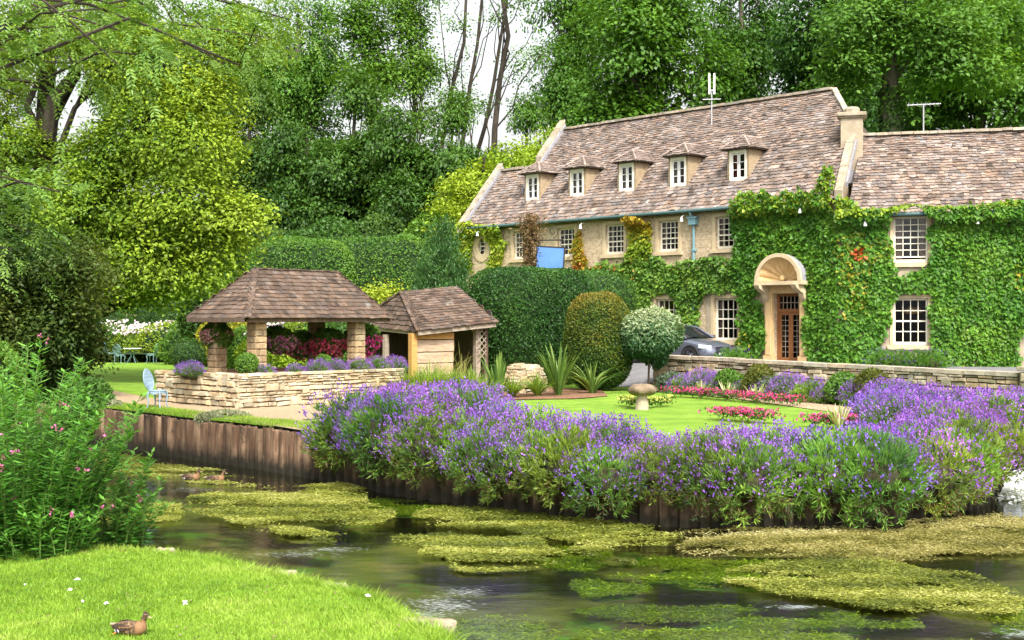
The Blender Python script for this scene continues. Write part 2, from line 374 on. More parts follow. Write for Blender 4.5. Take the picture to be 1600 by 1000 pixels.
DARK = [(.012, .036, .008), (.032, .080, .014), (.065, .140, .022), (.11, .20, .03)]
MID = [(.03, .085, .014), (.06, .145, .022), (.10, .20, .03)]
FRESH = [(.05, .13, .018), (.10, .22, .028), (.17, .30, .04)]
LIME = [(.13, .22, .016), (.22, .33, .022), (.33, .42, .035)]
GREY = [(.07, .115, .07), (.13, .18, .11), (.20, .25, .15)]
OLIVE = [(.06, .085, .016), (.12, .14, .022), (.20, .19, .03)]
IVY = [(.035, .12, .012), (.065, .19, .018), (.115, .26, .025), (.18, .32, .035)]
AUTUMN = [(.18, .24, .02), (.34, .28, .02), (.42, .17, .02), (.36, .05, .025)]
PURPLE = [(.15, .055, .38), (.25, .10, .52), (.38, .20, .62)]
PINK = [(.62, .06, .20), (.75, .16, .32), (.80, .42, .50)]
MAGENTA = [(.36, .02, .12), (.55, .03, .22), (.65, .08, .34)]

def clumps(lobes, ncl, per, sig, squash=.55, shell=.55):
    """leaf positions: clusters spread through the lobes' outer volume, leaves round each cluster"""
    L = A([list(c) + list(r) for c, r in lobes], float); w = (L[:, 3] * L[:, 4] + L[:, 4] * L[:, 5]); w /= w.sum()
    k = rng.choice(len(L), ncl, p=w); d = rand_dirs(ncl); r = (shell ** 3 + (1.05 - shell ** 3) * rng.random(ncl)) ** (1 / 3)
    Cc = L[k, :3] + d * L[k, 3:] * r[:, None]
    idx = np.repeat(np.arange(ncl), per); off = rng.normal(size=(ncl * per, 3)) * sig * A([1, 1, squash])
    # the spray tilts outwards and down
    out = d[idx]; off[:, 2] -= (off[:, 0] * out[:, 0] + off[:, 1] * out[:, 1]) * .35
    return Cc[idx] + off, out, idx, Cc
def crown_mesh(name, lobes, ncl, per, sig, L, W, palette, squash=.5, shell=.55, droop=.35, key_noise=.25):
    P, out, idx, Cc = clumps(lobes, ncl, per, sig, squash, shell)
    n = len(P); nn = unit(UP * 1.0 + out * .55 + rng.normal(size=(n, 3)) * .45)
    D = unit(np.cross(nn, rng.normal(size=(n, 3))) + out * .5 - UP * droop)
    key = np.clip(vnoise(P, key_noise) * .55 + rng.random(len(Cc))[idx] * .35 + rng.random(n) * .25 - .08, 0, 1)
    return leaves_mesh(name, leaf_quads(P, D, nn, L * (.7 + .6 * rng.random(n)), W * (.7 + .6 * rng.random(n))), pal(n, palette, .15, key)), Cc
def branch(mb, p, q, r0, r1, n=6, sag=.12, k=4, wob=.045):
    p, q = A(p, float), A(q, float); l = np.linalg.norm(q - p); j = rng.normal(size=(k + 1, 3)) * l * wob; j[0] = j[-1] = 0
    path = [p + (q - p) * (i / k) + UP * l * sag * math.sin(math.pi * i / k) + j[i] for i in range(k + 1)]
    mb.tube(path, [r0 + (r1 - r0) * i / k for i in range(k + 1)], n, caps=False); return path
def wood(base, top, r0, lobes, Cc, twigs=50, lean=(0, 0)):
    mb = MB(); base, top = A(base, float), A(top, float)
    tr = branch(mb, base, top, r0, r0 * .35, 10, 0, 7, .018)
    for c, r in lobes:
        c = A(c, float); h = np.clip((c[2] - base[2]) / (top[2] - base[2] + 1e-6) - .28, .12, .95); i = h * 7; k = int(min(i, 6)); s = tr[k] + (tr[k + 1] - tr[k]) * (i - k)
        pa = branch(mb, s, c, r0 * .36 * (1 - h * .5), r0 * .08, 6, .08)
        near = Cc[np.argsort(((Cc - c) ** 2).sum(1))[:max(3, twigs // max(1, len(lobes)) * 3)]]
        for q in near[rng.permutation(len(near))[:max(2, twigs // max(1, len(lobes)))]]:
            branch(mb, pa[2 + rng.integers(0, 2)], q, r0 * .09, r0 * .025, 4, .05, 3)
    return mb
def rand_lobes(n, c, R, r, zlow=-1.0):
    out = []
    for _ in range(n):
        d = rand_dirs(1)[0]; d[2] = max(d[2], zlow); k = rng.random() ** .45
        rr = r * (.75 + .5 * rng.random()); out.append((A(c) + d * A(R) * k, (rr, rr, rr * .8)))
    return out

def superell(n, R, p):
    d = rand_dirs(n * 1); a = np.abs(d); s = (a ** p).sum(1) ** (-1 / p); return d * s[:, None] * A(R), d
def bush(name, label, cat, base, R, n, L, W, palette, p=2.2, rough=.12, nscale=1.2, yaw=0., group=None, core=.86, mat='leaf', up=.35, key=None, part='foliage', zcut=-.98, lift=1.0, squash_noise=1.0):
    """a leafy body standing on base: leaves over an uneven rounded surface, a solid dark core inside to block the view through"""
    base = A(base, float); t = thing(name, label, cat, base, group) if label else None
    S, d = superell(n, R, p); nn = unit(d / A(R)); keep = S[:, 2] / R[2] > zcut; S, nn = S[keep], nn[keep]; n = len(S)
    cz, sz = math.cos(yaw), math.sin(yaw); Rm = A([[cz, -sz, 0], [sz, cz, 0], [0, 0, 1]])
    S = S @ Rm.T; nn = nn @ Rm.T
    c = base + UP * R[2] * lift
    nz = vnoise(S + c, nscale) - .5
    dep = 1 + nz * rough * 2 - (rng.random(n) ** 2.2) * .16
    P = c + S * dep[:, None]
    nrm = unit(nn + rng.normal(size=(n, 3)) * .5 + UP * .2); D = unit(np.cross(nrm, rng.normal(size=(n, 3))) + UP * up + nn * .45)
    k = np.clip(vnoise(P, .9) * .6 + rng.random(n) * .5 - .05 + nz * .35, 0, 1) if key is None else key(P, n)
    me = leaves_mesh(part, leaf_quads(P, D, nrm, L * (.7 + .6 * rng.random(n)), W * (.7 + .6 * rng.random(n))), pal(n, palette, .16, k))
    o = put(part, me, M[mat], t)
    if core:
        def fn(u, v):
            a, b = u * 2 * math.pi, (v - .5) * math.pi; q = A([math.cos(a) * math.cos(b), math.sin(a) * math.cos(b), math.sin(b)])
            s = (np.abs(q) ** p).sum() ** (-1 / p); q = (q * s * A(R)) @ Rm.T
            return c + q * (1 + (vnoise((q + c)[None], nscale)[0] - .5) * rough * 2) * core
        MB().grid(fn, 20, 12).build('dark_core', M['core'], t, smooth=True)  # solid dark core, added to stop the view through the leaves
    return t

# ------------------------------------------------------------------ small pieces (stones, slates, shingles): alike pieces share mesh data
def piece_variants(name, kind, count=6):
    out = []
    for q in range(count):
        r = np.random.default_rng(100 + q + hash(kind) % 7 * 0); mb = MB()
        if kind == 'stone':        # x along the wall, y out of the wall (front at -.5), z up; the face bulges and its arrises are worn
            def j(s): return r.uniform(-s, s)
            back = [A([a * .5, .5, b * .5]) for a, b in ((-1, -1), (1, -1), (1, 1), (-1, 1))]
            ring = [A([a * (.5 + j(.02)), -.22 + j(.06), b * (.49 + j(.05))]) for a, b in ((-1, -1), (1, -1), (1, 1), (-1, 1))]
            face = [A([a * (.43 + j(.06)), -.5 + j(.10), b * (.36 + j(.09))]) for a, b in ((-1, -1), (1, -1), (1, 1), (-1, 1))]
            V = back + ring + face
            mb.add(V, [(0, 1, 2, 3)] + [(i, 4 + i, 4 + (i + 1) % 4, (i + 1) % 4) for i in range(4)] + [(4 + i, 8 + i, 8 + (i + 1) % 4, 4 + (i + 1) % 4) for i in range(4)] + [(8, 11, 10, 9)])
        else:                      # slate: x along the course, y up the slope, z thickness
            e = .09 if kind == 'slate' else .03
            lo = [(-.5, -.5 + r.uniform(-e, e)), (-.17 + r.uniform(-.05, .05), -.5 + r.uniform(-e, e)), (.17 + r.uniform(-.05, .05), -.5 + r.uniform(-e, e)), (.5, -.5 + r.uniform(-e, e))]
            V = [A([x, y, z]) for z in (-.5, .5) for x, y in lo + [(.5, .5), (-.5, .5)]]
            mb.add(V, [(5, 4, 3, 2, 1, 0), (6, 7, 8, 9, 10, 11)] + [(i, (i + 1) % 6, 6 + (i + 1) % 6, 6 + i) for i in range(6)])
        out.append(mb.mesh(name, white=True))
    return out
_var = {}
def lay(pieces, name, rest_name, kind, mat, parent, most=300, tint=.22, warm=.06):
    """pieces: (centre, x axis, y axis, z axis, size). The `most` largest in the picture are objects of their own, the rest one mesh."""
    key = (name, kind, mat.name)
    if key not in _var:
        _var[key] = piece_variants(name, kind)
        for me in _var[key]: me.materials.append(mat)
    vs = _var[key]
    order = sorted(range(len(pieces)), key=lambda i: -(pieces[i][4][0] * max(pieces[i][4][1], pieces[i][4][2])) / max(pieces[i][0][1], 1.0) ** 2)
    RV = []; RF = []; RC = []; base = 0
    for n, i in enumerate(order):
        c, X, Y, Z, s = pieces[i]; me = vs[rng.integers(len(vs))]
        b = 1 + rng.normal() * tint; w = rng.normal() * warm; colr = (max(.35, b * (1 + w)), max(.35, b), max(.3, b * (1 - w)))
        Mx = np.column_stack([X * s[0], Y * s[1], Z * s[2]])
        if n < most:
            mw = Matrix.Identity(4)
            for r_ in range(3):
                for c_ in range(3): mw[r_][c_] = float(Mx[r_, c_])
                mw[r_][3] = float(c[r_])
            o = put(name, me, None, parent, mw); o.color = (*colr, 1)
        else:
            V = A([v.co for v in me.vertices]) if not hasattr(lay, 'c') else None
            if V is None: V = lay.c.setdefault(me.name, A([tuple(v.co) for v in me.vertices]))
            V = V @ Mx.T + c; RV.append(V); RC.append(np.tile(colr, (len(V), 1)))
            RF += [tuple(base + k for k in p.vertices) for p in me.polygons]; base += len(V)
    if RV:
        me = bpy.data.meshes.new(rest_name); me.from_pydata(np.concatenate(RV).tolist(), [], RF); me.update()
        cc = np.ones((base, 4), np.float32); cc[:, :3] = np.concatenate(RC)
        me.color_attributes.new('col', 'FLOAT_COLOR', 'POINT').data.foreach_set('color', cc.ravel())
        tag(put(rest_name, me, mat, parent), kind='stuff')
lay.c = {}

def face_courses(pts, w=(.2, .4), course=(.26, .16), thick=.03, sag=0., lap=1.9, jit=.02, eave=.0):
    """slates over a roof face; pts[0]-pts[1] is the eaves edge, the rest go round the face"""
    pts = [A(p, float) for p in pts]; O = pts[0]; a = unit(pts[1] - O); up = pts[-1] - O; b = unit(up - a * np.dot(up, a)); n = np.cross(a, b)
    if n[2] < 0: n = -n
    UVp = [(np.dot(p - O, a), np.dot(p - O, b)) for p in pts]; vmax = max(v for _, v in UVp); out = []
    v = -eave
    while v < vmax - .02:
        h = course[0] + (course[1] - course[0]) * max(v, 0) / vmax; h *= 1 + rng.uniform(-.08, .08)
        vm = min(max(v + h * .5, .01), vmax - .01); xs = []
        for i in range(len(UVp)):
            (u1, v1), (u2, v2) = UVp[i], UVp[(i + 1) % len(UVp)]
            if (v1 > vm) != (v2 > vm): xs.append(u1 + (u2 - u1) * (vm - v1) / (v2 - v1))
        xs.sort()
        for k in range(0, len(xs) - 1, 2):
            u = xs[k] - rng.random() * w[0] * .5
            while u < xs[k + 1] - .02:
                ww = rng.uniform(*w); u0, u1 = max(u, xs[k]), min(u + ww, xs[k + 1])
                if u1 - u0 > .03:
                    l = min(h * lap, vmax - v + .012); yaw = rng.normal() * .015; aa = unit(a + b * yaw); tl = math.atan2(thick * 1.3, h); bb = unit(b * math.cos(tl) - n * math.sin(tl) * .9 - a * yaw)
                    c = O + a * ((u0 + u1) / 2) + b * (v + l / 2 + rng.normal() * jit) + n * (thick * .9 + rng.normal() * thick * .12)
                    out.append((c, aa, bb, np.cross(aa, bb), ((u1 - u0) * .975, l, thick * (.8 + .5 * rng.random()))))
                u += ww
        v += h
    return out
def wall_courses(p, q, z0, z1, depth, w=(.14, .46), h=(.07, .14), out_n=None, ztop=None, jut=.02):
    """stones over one face of a wall from p to q (ground plan), facing out_n; z1 at p, ztop at q"""
    p, q = A(p, float), A(q, float); a = unit(q - p); ln = np.linalg.norm(q - p); nn = A([a[1], -a[0]]) if out_n is None else A(out_n, float)
    X = A([a[0], a[1], 0]); Y = -A([nn[0], nn[1], 0]); ztop = z1 if ztop is None else ztop; out = []; z = z0
    hm = (min(z1, ztop) - z0)
    if np.dot(np.cross(X, Y), UP) < 0: X = -X; p, q = q, p; z1, ztop = ztop, z1
    fr = 0.0
    while fr < 1 - .03:
        hh = rng.uniform(*h) / hm; hh = min(hh, 1 - fr);  hh = 1 - fr if 1 - fr - hh < .05 else hh
        u = -rng.random() * w[0]
        while u < ln:
            ww = rng.uniform(*w); u0, u1 = max(0, u), min(u + ww, ln)
            if u1 - u0 > .04:
                um = (u0 + u1) / 2; top = z1 + (ztop - z1) * um / ln; H = top - z0
                c3 = A([*(p + (q - p) / ln * um), z0 + H * (fr + hh / 2)]) + Y * depth / 2
                tilt = rng.normal() * .035; big = rng.random() < .16 and fr + hh * 1.9 < 1; hk = hh * (1.85 if big else rng.uniform(.86, 1.04)); c3 = c3 + UP * (H * (hk - hh) / 2 if big else 0) - Y * (.012 if big else 0); Xa = unit(X + UP * (tilt + (ztop - z1) / ln * fr)); Za = unit(UP - X * tilt)
                out.append((c3 - Y * rng.uniform(0, jut), Xa, Y, Za, ((u1 - u0) - .012, depth, H * hk - .010)))
            u += ww
        fr += hh
    return out

# ------------------------------------------------------------------ ground, river, banks
GZ = 0.90                 # garden level above the water
ROADZ = 1.40
WALL_A = A([4.45, 40.5]); WALL_B = A([12.25, 31.0])       # roadside garden wall
wdir = unit(WALL_B - WALL_A); wnor = A([-wdir[1], wdir[0]])   # towards the road and hotel
def gz(x, y):
    w = (np.asarray(x) - WALL_A[0]) * wnor[0] + (np.asarray(y) - WALL_A[1]) * wnor[1]
    return GZ + (ROADZ - GZ) * sstep(-.6, 1.6, w)
BANK = [A([-30, 47.]), A([-14.5, 35.6])] + [G(px, py, 0)[:2] for px, py in ((155, 693), (300, 717), (420, 735), (545, 757), (620, 773), (700, 785), (800, 800), (900, 812), (1050, 822),
        (1200, 826), (1330, 822), (1430, 812), (1510, 795), (1555, 775))] + [A([9.1, 24.0]), A([10.6, 26.5]), A([13.5, 29.0]), A([22, 33.0])]
def resample(P, step):
    P = A(P); out = [P[0]]
    # Catmull-Rom through the points, then even steps
    fine = []
    for i in range(len(P) - 1):
        p0, p1, p2, p3 = P[max(i - 1, 0)], P[i], P[i + 1], P[min(i + 2, len(P) - 1)]
        for t in np.linspace(0, 1, 24, endpoint=False):
            fine.append(.5 * ((2 * p1) + (-p0 + p2) * t + (2 * p0 - 5 * p1 + 4 * p2 - p3) * t ** 2 + (-p0 + 3 * p1 - 3 * p2 + p3) * t ** 3))
    fine.append(P[-1]); fine = A(fine); d = np.r_[0, np.cumsum(np.linalg.norm(np.diff(fine, axis=0), axis=1))]
    s = np.arange(0, d[-1], step); return np.column_stack([np.interp(s, d, fine[:, k]) for k in range(fine.shape[1])])
bank = resample(BANK, .25)
btan = unit(np.gradient(bank, axis=0)); bout = np.column_stack([btan[:, 1], -btan[:, 0]])      # towards the water

tag(MB().quad((-60, -20, -.42), (60, -20, -.42), (60, 75, -.42), (-60, 75, -.42)).build('riverbed', M['riverbed']), kind='structure')
tag(MB().quad((-60, -20, 0), (60, -20, 0), (60, 75, 0), (-60, 75, 0)).build('river', M['water']), kind='structure')

nb = len(bank); nj = 60; V = []
back = np.column_stack([np.linspace(-70, 60, nb), np.full(nb, 72.)])
for i in range(nb):
    st = bank[i] - bout[i] * .05
    for j in range(nj + 1):
        t = (j / nj) ** 1.25; q = st * (1 - t) + back[i] * t; V.append((q[0], q[1], float(gz(q[0], q[1])) + (.02 * (vnoise(A([[q[0], q[1], 0]]), .7)[0] - .5))))
Fq = [(i * (nj + 1) + j, (i + 1) * (nj + 1) + j, (i + 1) * (nj + 1) + j + 1, i * (nj + 1) + j + 1) for i in range(nb - 1) for j in range(nj)]
tag(put('garden_ground', mesh_np('garden_ground', V, Fq), M['turf']), kind='structure')

def sheet(name, poly, mat, dz, step=.5, kind='structure', flat=None):
    """a thin sheet following the garden ground, clipped to a ground-plan polygon"""
    import bmesh
    bm = bmesh.new(); vs = [bm.verts.new((p[0], p[1], 0)) for p in poly]; f = bm.faces.new(vs)
    bmesh.ops.triangulate(bm, faces=[f])
    for _ in range(6):
        long_ = [e for e in bm.edges if e.calc_length() > step]
        if not long_: break
        bmesh.ops.subdivide_edges(bm, edges=long_, cuts=1); bmesh.ops.triangulate(bm, faces=[f for f in bm.faces if len(f.verts) > 3])
    for v in bm.verts: v.co.z = (float(gz(v.co.x, v.co.y)) if flat is None else flat) + dz
    bmesh.ops.recalc_face_normals(bm, faces=bm.faces)
    if sum(f.normal.z for f in bm.faces) < 0: bmesh.ops.reverse_faces(bm, faces=bm.faces)
    me = bpy.data.meshes.new(name); bm.to_mesh(me); bm.free()
    return tag(put(name, me, mat), kind=kind)
def gpx(*pts): return [G(x, y, GZ)[:2] for x, y in pts]
# gravel paths: past the chair, round the walled bed, and along the roadside wall
sheet('gravel_path', gpx((100, 596), (150, 606), (262, 628), (268, 610), (320, 612), (560, 612), (620, 628), (560, 652), (470, 657), (560, 672), (700, 676), (700, 684), (520, 682), (430, 667), (380, 660), (270, 648), (200, 632), (140, 622), (90, 612)), M['gravel'], .022)
sheet('gravel_walk', gpx((985, 602), (1040, 606), (1160, 616), (1260, 628), (1380, 645), (1500, 668), (1500, 676), (1370, 655), (1250, 638), (1150, 624), (1040, 613), (985, 610)), M['gravel'], .022)
sheet('shrub_bed', gpx((700, 630), (780, 626), (900, 624), (950, 620), (940, 611), (860, 606), (760, 606), (650, 612), (580, 626), (620, 632)), M['soil'], .026)
# the road before the hotel
r0 = WALL_A - wdir * 30 + wnor * 1.1; r1 = WALL_B + wdir * 25 + wnor * 1.1
sheet('road', [WALL_A + wnor * .55, WALL_B + wnor * .55 + wdir * 14, WALL_B + wdir * 14 + wnor * 22, WALL_A - wdir * 16 + wnor * 12, WALL_A - wdir * 8 + wnor * 3.2, WALL_A - wdir * 3.5 + wnor * 1.2, A([3.2, 41.2]), A([3.9, 40.4])], M['asphalt'], .03, 1.2)
# hill behind
def hz(x, y): return ROADZ + 13 * sstep(66, 150, y) + 1.2 * math.sin(x * .07) * sstep(70, 100, y) - .08
MB().grid(lambda u, v: (-400 + 800 * u, 64 + (v ** 1.6) * 700, hz(-400 + 800 * u, 64 + (v ** 1.6) * 700)), 60, 50).build('hill', M['hill'], smooth=True)['kind'] = 'structure'

# lawn on the near bank
LZ = .25
lawn_edge = [(-60, 872), (0, 864), (100, 855), (200, 852), (330, 866), (430, 888), (520, 908), (600, 926), (640, 948), (690, 975), (722, 1000), (775, 1060), (830, 1150)]
le = [G(x, y, LZ)[:2] for x, y in lawn_edge]
le = resample([A([-16, 17.6])] + le + [A([.45, 5.0])], .2)
lawn_poly = [tuple(p) for p in le] + [(.4, 1.5), (-18, 1.5)]
def lawn_z(x, y):
    P = np.column_stack([np.atleast_1d(x), np.atleast_1d(y)]); d = np.min(np.linalg.norm(P[:, None] - le[None], axis=2), axis=1)
    return LZ - .10 * (1 - sstep(0, .5, d)) + .05 * (vnoise(np.column_stack([P, P[:, :1] * 0]), .9) - .5) * sstep(0, .6, d)
lo = sheet('lawn', lawn_poly, M['turf_near'], 0, .25, flat=0.0)
co = A([tuple(v.co) for v in lo.data.vertices]); co[:, 2] = lawn_z(co[:, 0], co[:, 1]); lo.data.vertices.foreach_set('co', co.astype(np.float32).ravel()); lo.data.update()
mb = MB()
lt = unit(np.gradient(le, axis=0)); lout = np.column_stack([-lt[:, 1], lt[:, 0]])
if np.dot(lout[len(le) // 2], A([.5, .6])) < 0: lout = -lout
prof = [(-.03, .0), (.05, -.06), (.06, -.2), (.14, -.35), (.3, -.7)]
jn = rng.normal(size=(len(le), len(prof))) * .03
V = [(*(le[i] + lout[i] * (o + jn[i, k])), lawn_z(*le[i])[0] + z - .004) for i in range(len(le)) for k, (o, z) in enumerate(prof)]
kp = len(prof)
tag(put('river_bank', mesh_np('river_bank', V, [(i * kp + k, (i + 1) * kp + k, (i + 1) * kp + k + 1, i * kp + k + 1) for i in range(len(le) - 1) for k in range(kp - 1)]), M['soil']), kind='structure')

# grass blades
def blades(name, poly, dens, h, zf, palette, ztop=0., lean=.5, wd=.006):
    poly = A(poly); lo_, hi = poly.min(0), poly.max(0); n = int((hi - lo_).prod() * dens); P = lo_ + rng.random((n, 2)) * (hi - lo_); P = P[pip(P, poly)]; n = len(P)
    P3 = np.column_stack([P, zf(P[:, 0], P[:, 1]) - .004]); k = vnoise(P3, 1.1) * .55 + vnoise(P3 + 9, 5) * .4 + rng.random(n) * .3 - .15
    hh = h * (.5 + rng.random(n)) * (.7 + .6 * vnoise(P3, 1.7)); dv = rng.normal(size=(n, 2)) * lean; T = P3 + np.column_stack([dv * hh[:, None], hh])
    s = rng.random(n) * math.pi; S = np.column_stack([np.cos(s), np.sin(s), 0 * s]) * wd
    V = np.stack([P3 - S, P3 + S, T], 1).reshape(-1, 3)
    return tag(put(name, mesh_np(name, V, np.arange(3 * n).reshape(n, 3), np.repeat(pal(n, palette, .15, k), 3, 0)), M['leaf']), kind='stuff')
vis = [p for p in lawn_poly if p[1] > 9.5 and p[0] > -9] + [(.3, 9.5), (-9, 9.5)]
GRASS = [(.11, .21, .02), (.19, .33, .028), (.29, .43, .05), (.40, .46, .13)]
blades('lawn_grass', vis, 5200, .036, lambda x, y: np.concatenate([lawn_z(x[i:i + 4000], y[i:i + 4000]) for i in range(0, len(x), 4000)]), GRASS)
lip = [tuple(p + o * .02) for p, o in zip(le, lout) if p[1] > 9.5 and p[0] > -9]; lip2 = [tuple(p - o * .22) for p, o in zip(le, lout) if p[1] > 9.5 and p[0] > -9][::-1]
blades('lawn_edge_grass', lip + lip2, 5200, .085, lambda x, y: np.concatenate([lawn_z(x[i:i + 4000], y[i:i + 4000]) for i in range(0, len(x), 4000)]), GRASS, lean=.8)
# dead leaves and worm casts in the turf
q = A([[-6, 11.4], [0, 11.4], [0, 14], [-5, 15.5]]); n = 420; P = A([-6, 11.3]) + rng.random((n * 2, 2)) * A([6, 4.4]); P = P[pip(P, A(lawn_poly))][:n]; n = len(P); P = np.column_stack([P, lawn_z(P[:, 0], P[:, 1]) + .018]); P = P[vnoise(P, 1.4) > .45]; n = len(P)
tag(put('leaf_litter', leaves_mesh('leaf_litter', leaf_quads(P, rand_dirs(n) * A([1, 1, .2]), unit(UP + rng.normal(size=(n, 3)) * .4), .045, .022), pal(n, [(.08, .06, .03), (.2, .15, .07), (.4, .35, .2)], .2)), M['leaf']), kind='stuff')
edge_poly = [tuple(p - o * .02) for p, o in zip(bank, bout) if -11 < p[0] < -2.4]; edge_poly = edge_poly + [tuple(A(p) + A([.2, 1.1])) for p in edge_poly[::-1]]
blades('bank_edge_grass', edge_poly, 1500, .07, gz, GRASS, wd=.008)

# flat stones along the lawn's edge
STV = piece_variants('edge_stone', 'stone', 4)
def rock(name, label, cat, c, s, yaw=0, mat='oldstone', group=None, seed=0):
    r = np.random.default_rng(seed); ph = r.random(6) * 6
    def fn(u, v):
        a, b = u * 2 * math.pi, (v - .5) * math.pi; q = A([math.cos(a) * math.cos(b), math.sin(a) * math.cos(b), math.sin(b)])
        q = np.sign(q) * np.abs(q) ** .42; k = 1 + .10 * math.sin(3 * a + ph[0]) + .07 * math.sin(5 * a + ph[1] + 2 * b) + .05 * math.sin(9 * a + ph[2]) * math.cos(3 * b)
        q = q * k * A(s); return A(c) + A([q[0] * math.cos(yaw) - q[1] * math.sin(yaw), q[0] * math.sin(yaw) + q[1] * math.cos(yaw), q[2]])
    mb = MB().grid(fn, 26, 12); me = mb.mesh(name, True, white=True); return tag(put(name, me, M[mat]), label, cat, group)
for i, (px, py, w, lab) in enumerate(((668, 967, .27, 'broad pale limestone slab at the corner of the river lawn'), (686, 990, .27, 'lower limestone slab tucked below the broad slab on the lawn corner'),
                                (520, 910, .16, 'thin limestone slab half buried in the curved lawn edge'), (255, 856, .13, 'small limestone slab at the lawn edge beside the tall willowherb'), (445, 891, .11, 'narrow limestone slab set in the lawn edge among grass'))):
    p = G(px, py, LZ - .03); rock('edge_stone', lab, 'stone', (p[0], p[1], LZ - .10 - .06 * (i == 1)), (w, .10 if i else .16, .06), -.5 if i < 2 else -.25, 'oldstone', None, i)

# sheet piling: each pile a piece of its own
pil = thing('sheet_piling', 'dark stained corrugated piling that holds the garden above the river', 'retaining wall', (bank[60][0], bank[60][1], -.4))
pv = []
for q in range(4):
    r = np.random.default_rng(40 + q); mb = MB(); xs = [-.5, -.36, -.2, .2, .36, .5]; ys = [.0, -.0, -1, -1, 0, 0]
    ring = [A([x, y * .09, 0]) for x, y in zip(xs, ys)] ; V = []
    for z in (0, .5, 1.0):
        for x, y in zip(xs, ys): V.append(A([x, y * .085 + r.uniform(-.006, .006), z + (r.uniform(-.03, .02) if z == 1 else 0)]))
        for x, y in zip(xs[::-1], ys[::-1]): V.append(A([x, y * .085 + .03, z]))
    n = 12
    mb.add(V, [(k * n + i, k * n + (i + 1) % n, (k + 1) * n + (i + 1) % n, (k + 1) * n + i) for k in range(2) for i in range(n)] + [tuple(range(2 * n, 3 * n))])
    me = mb.mesh('pile', white=True); me.materials.append(M['pile']); pv.append(me)
s = resample(bank, .30); st = unit(np.gradient(s, axis=0))
for i in range(len(s)):
    if not (-15 < s[i][0] < 11.5): continue
    X = A([st[i][0], st[i][1], 0]); Y = A([-st[i][1], st[i][0], 0]); mw = Matrix.Identity(4); H = 1.28 + rng.normal() * .012
    for r_ in range(3): mw[r_][0] = X[r_] * .306; mw[r_][1] = Y[r_]; mw[r_][2] = (0, 0, H)[r_]
    p = s[i] - A([Y[0], Y[1]]) * .03; mw[0][3], mw[1][3], mw[2][3] = p[0], p[1], -.42
    o = put('pile', pv[rng.integers(4)], None, pil, mw); b = 1 + rng.normal() * .28; o.color = (max(.4, b), max(.4, b * .97), max(.4, b * .93), 1)

# ------------------------------------------------------------------ the hotel
TH = math.atan2(2000, 1880); THW = math.atan2(2000, 7080)
D0 = A([10.2, 47.6]); et = A([math.cos(TH), -math.sin(TH)]); es = A([math.sin(TH), math.cos(TH)])
W0 = A([11.74, 45.97]); et2 = A([math.cos(THW), -math.sin(THW)]); es2 = A([math.sin(THW), math.cos(THW)])
TP = 1.17; EZ = CZ + 4.6; EZ2 = CZ + 4.03
def H3(t, s, z): q = D0 + et * t + es * s; return A([q[0], q[1], z])
def K3(t, s, z): q = W0 + et2 * t + es2 * s; return A([q[0], q[1], z])
class Frame:
    def __init__(s, f3, O, a, n): s.f3, s.O, s.a, s.n = f3, A([*O, 0]), A([*a, 0]), A([*n, 0])
    def pick(s, px, py, off=0.):
        p = on_plane(px, py, s.O + s.n * off, s.n); return np.dot(p - s.O, s.a), p[2]
    def roofpick(s, px, py, ez):
        n = unit(-s.n * TP + UP); p = on_plane(px, py, s.O + UP * ez, n); d = p - s.O; return np.dot(d, s.a), np.dot(d, s.n), p[2]
    def box(s, mb, t0, t1, s0, s1, z0, z1): return mb.hexa([s.f3(t, q, z) for z in (z0, z1) for t, q in ((t0, s0), (t1, s0), (t1, s1), (t0, s1))])
FM = Frame(H3, D0, et, es); FW = Frame(K3, W0, et2, es2)
def wall_openings(fr, t0, t1, z0, z1, ops, depth=.32):
    ts = sorted({t0, t1, *[o[0] for o in ops], *[o[1] for o in ops]}); zs = sorted({z0, z1, *[o[2] for o in ops], *[o[3] for o in ops]}); mb = MB()
    for i in range(len(ts) - 1):
        for j in range(len(zs) - 1):
            tm, zm = (ts[i] + ts[i + 1]) / 2, (zs[j] + zs[j + 1]) / 2
            if any(o[0] < tm < o[1] and o[2] < zm < o[3] for o in ops): continue
            mb.quad(fr.f3(ts[i], 0, zs[j]), fr.f3(ts[i + 1], 0, zs[j]), fr.f3(ts[i + 1], 0, zs[j + 1]), fr.f3(ts[i], 0, zs[j + 1]))
    for a, b, c, d in ops:
        for q in (((a, c), (a, d)), ((a, d), (b, d)), ((b, d), (b, c)), ((b, c), (a, c))):
            (ta, za), (tb, zb) = q; mb.quad(fr.f3(ta, 0, za), fr.f3(tb, 0, zb), fr.f3(tb, depth, zb), fr.f3(ta, depth, za))
    return mb
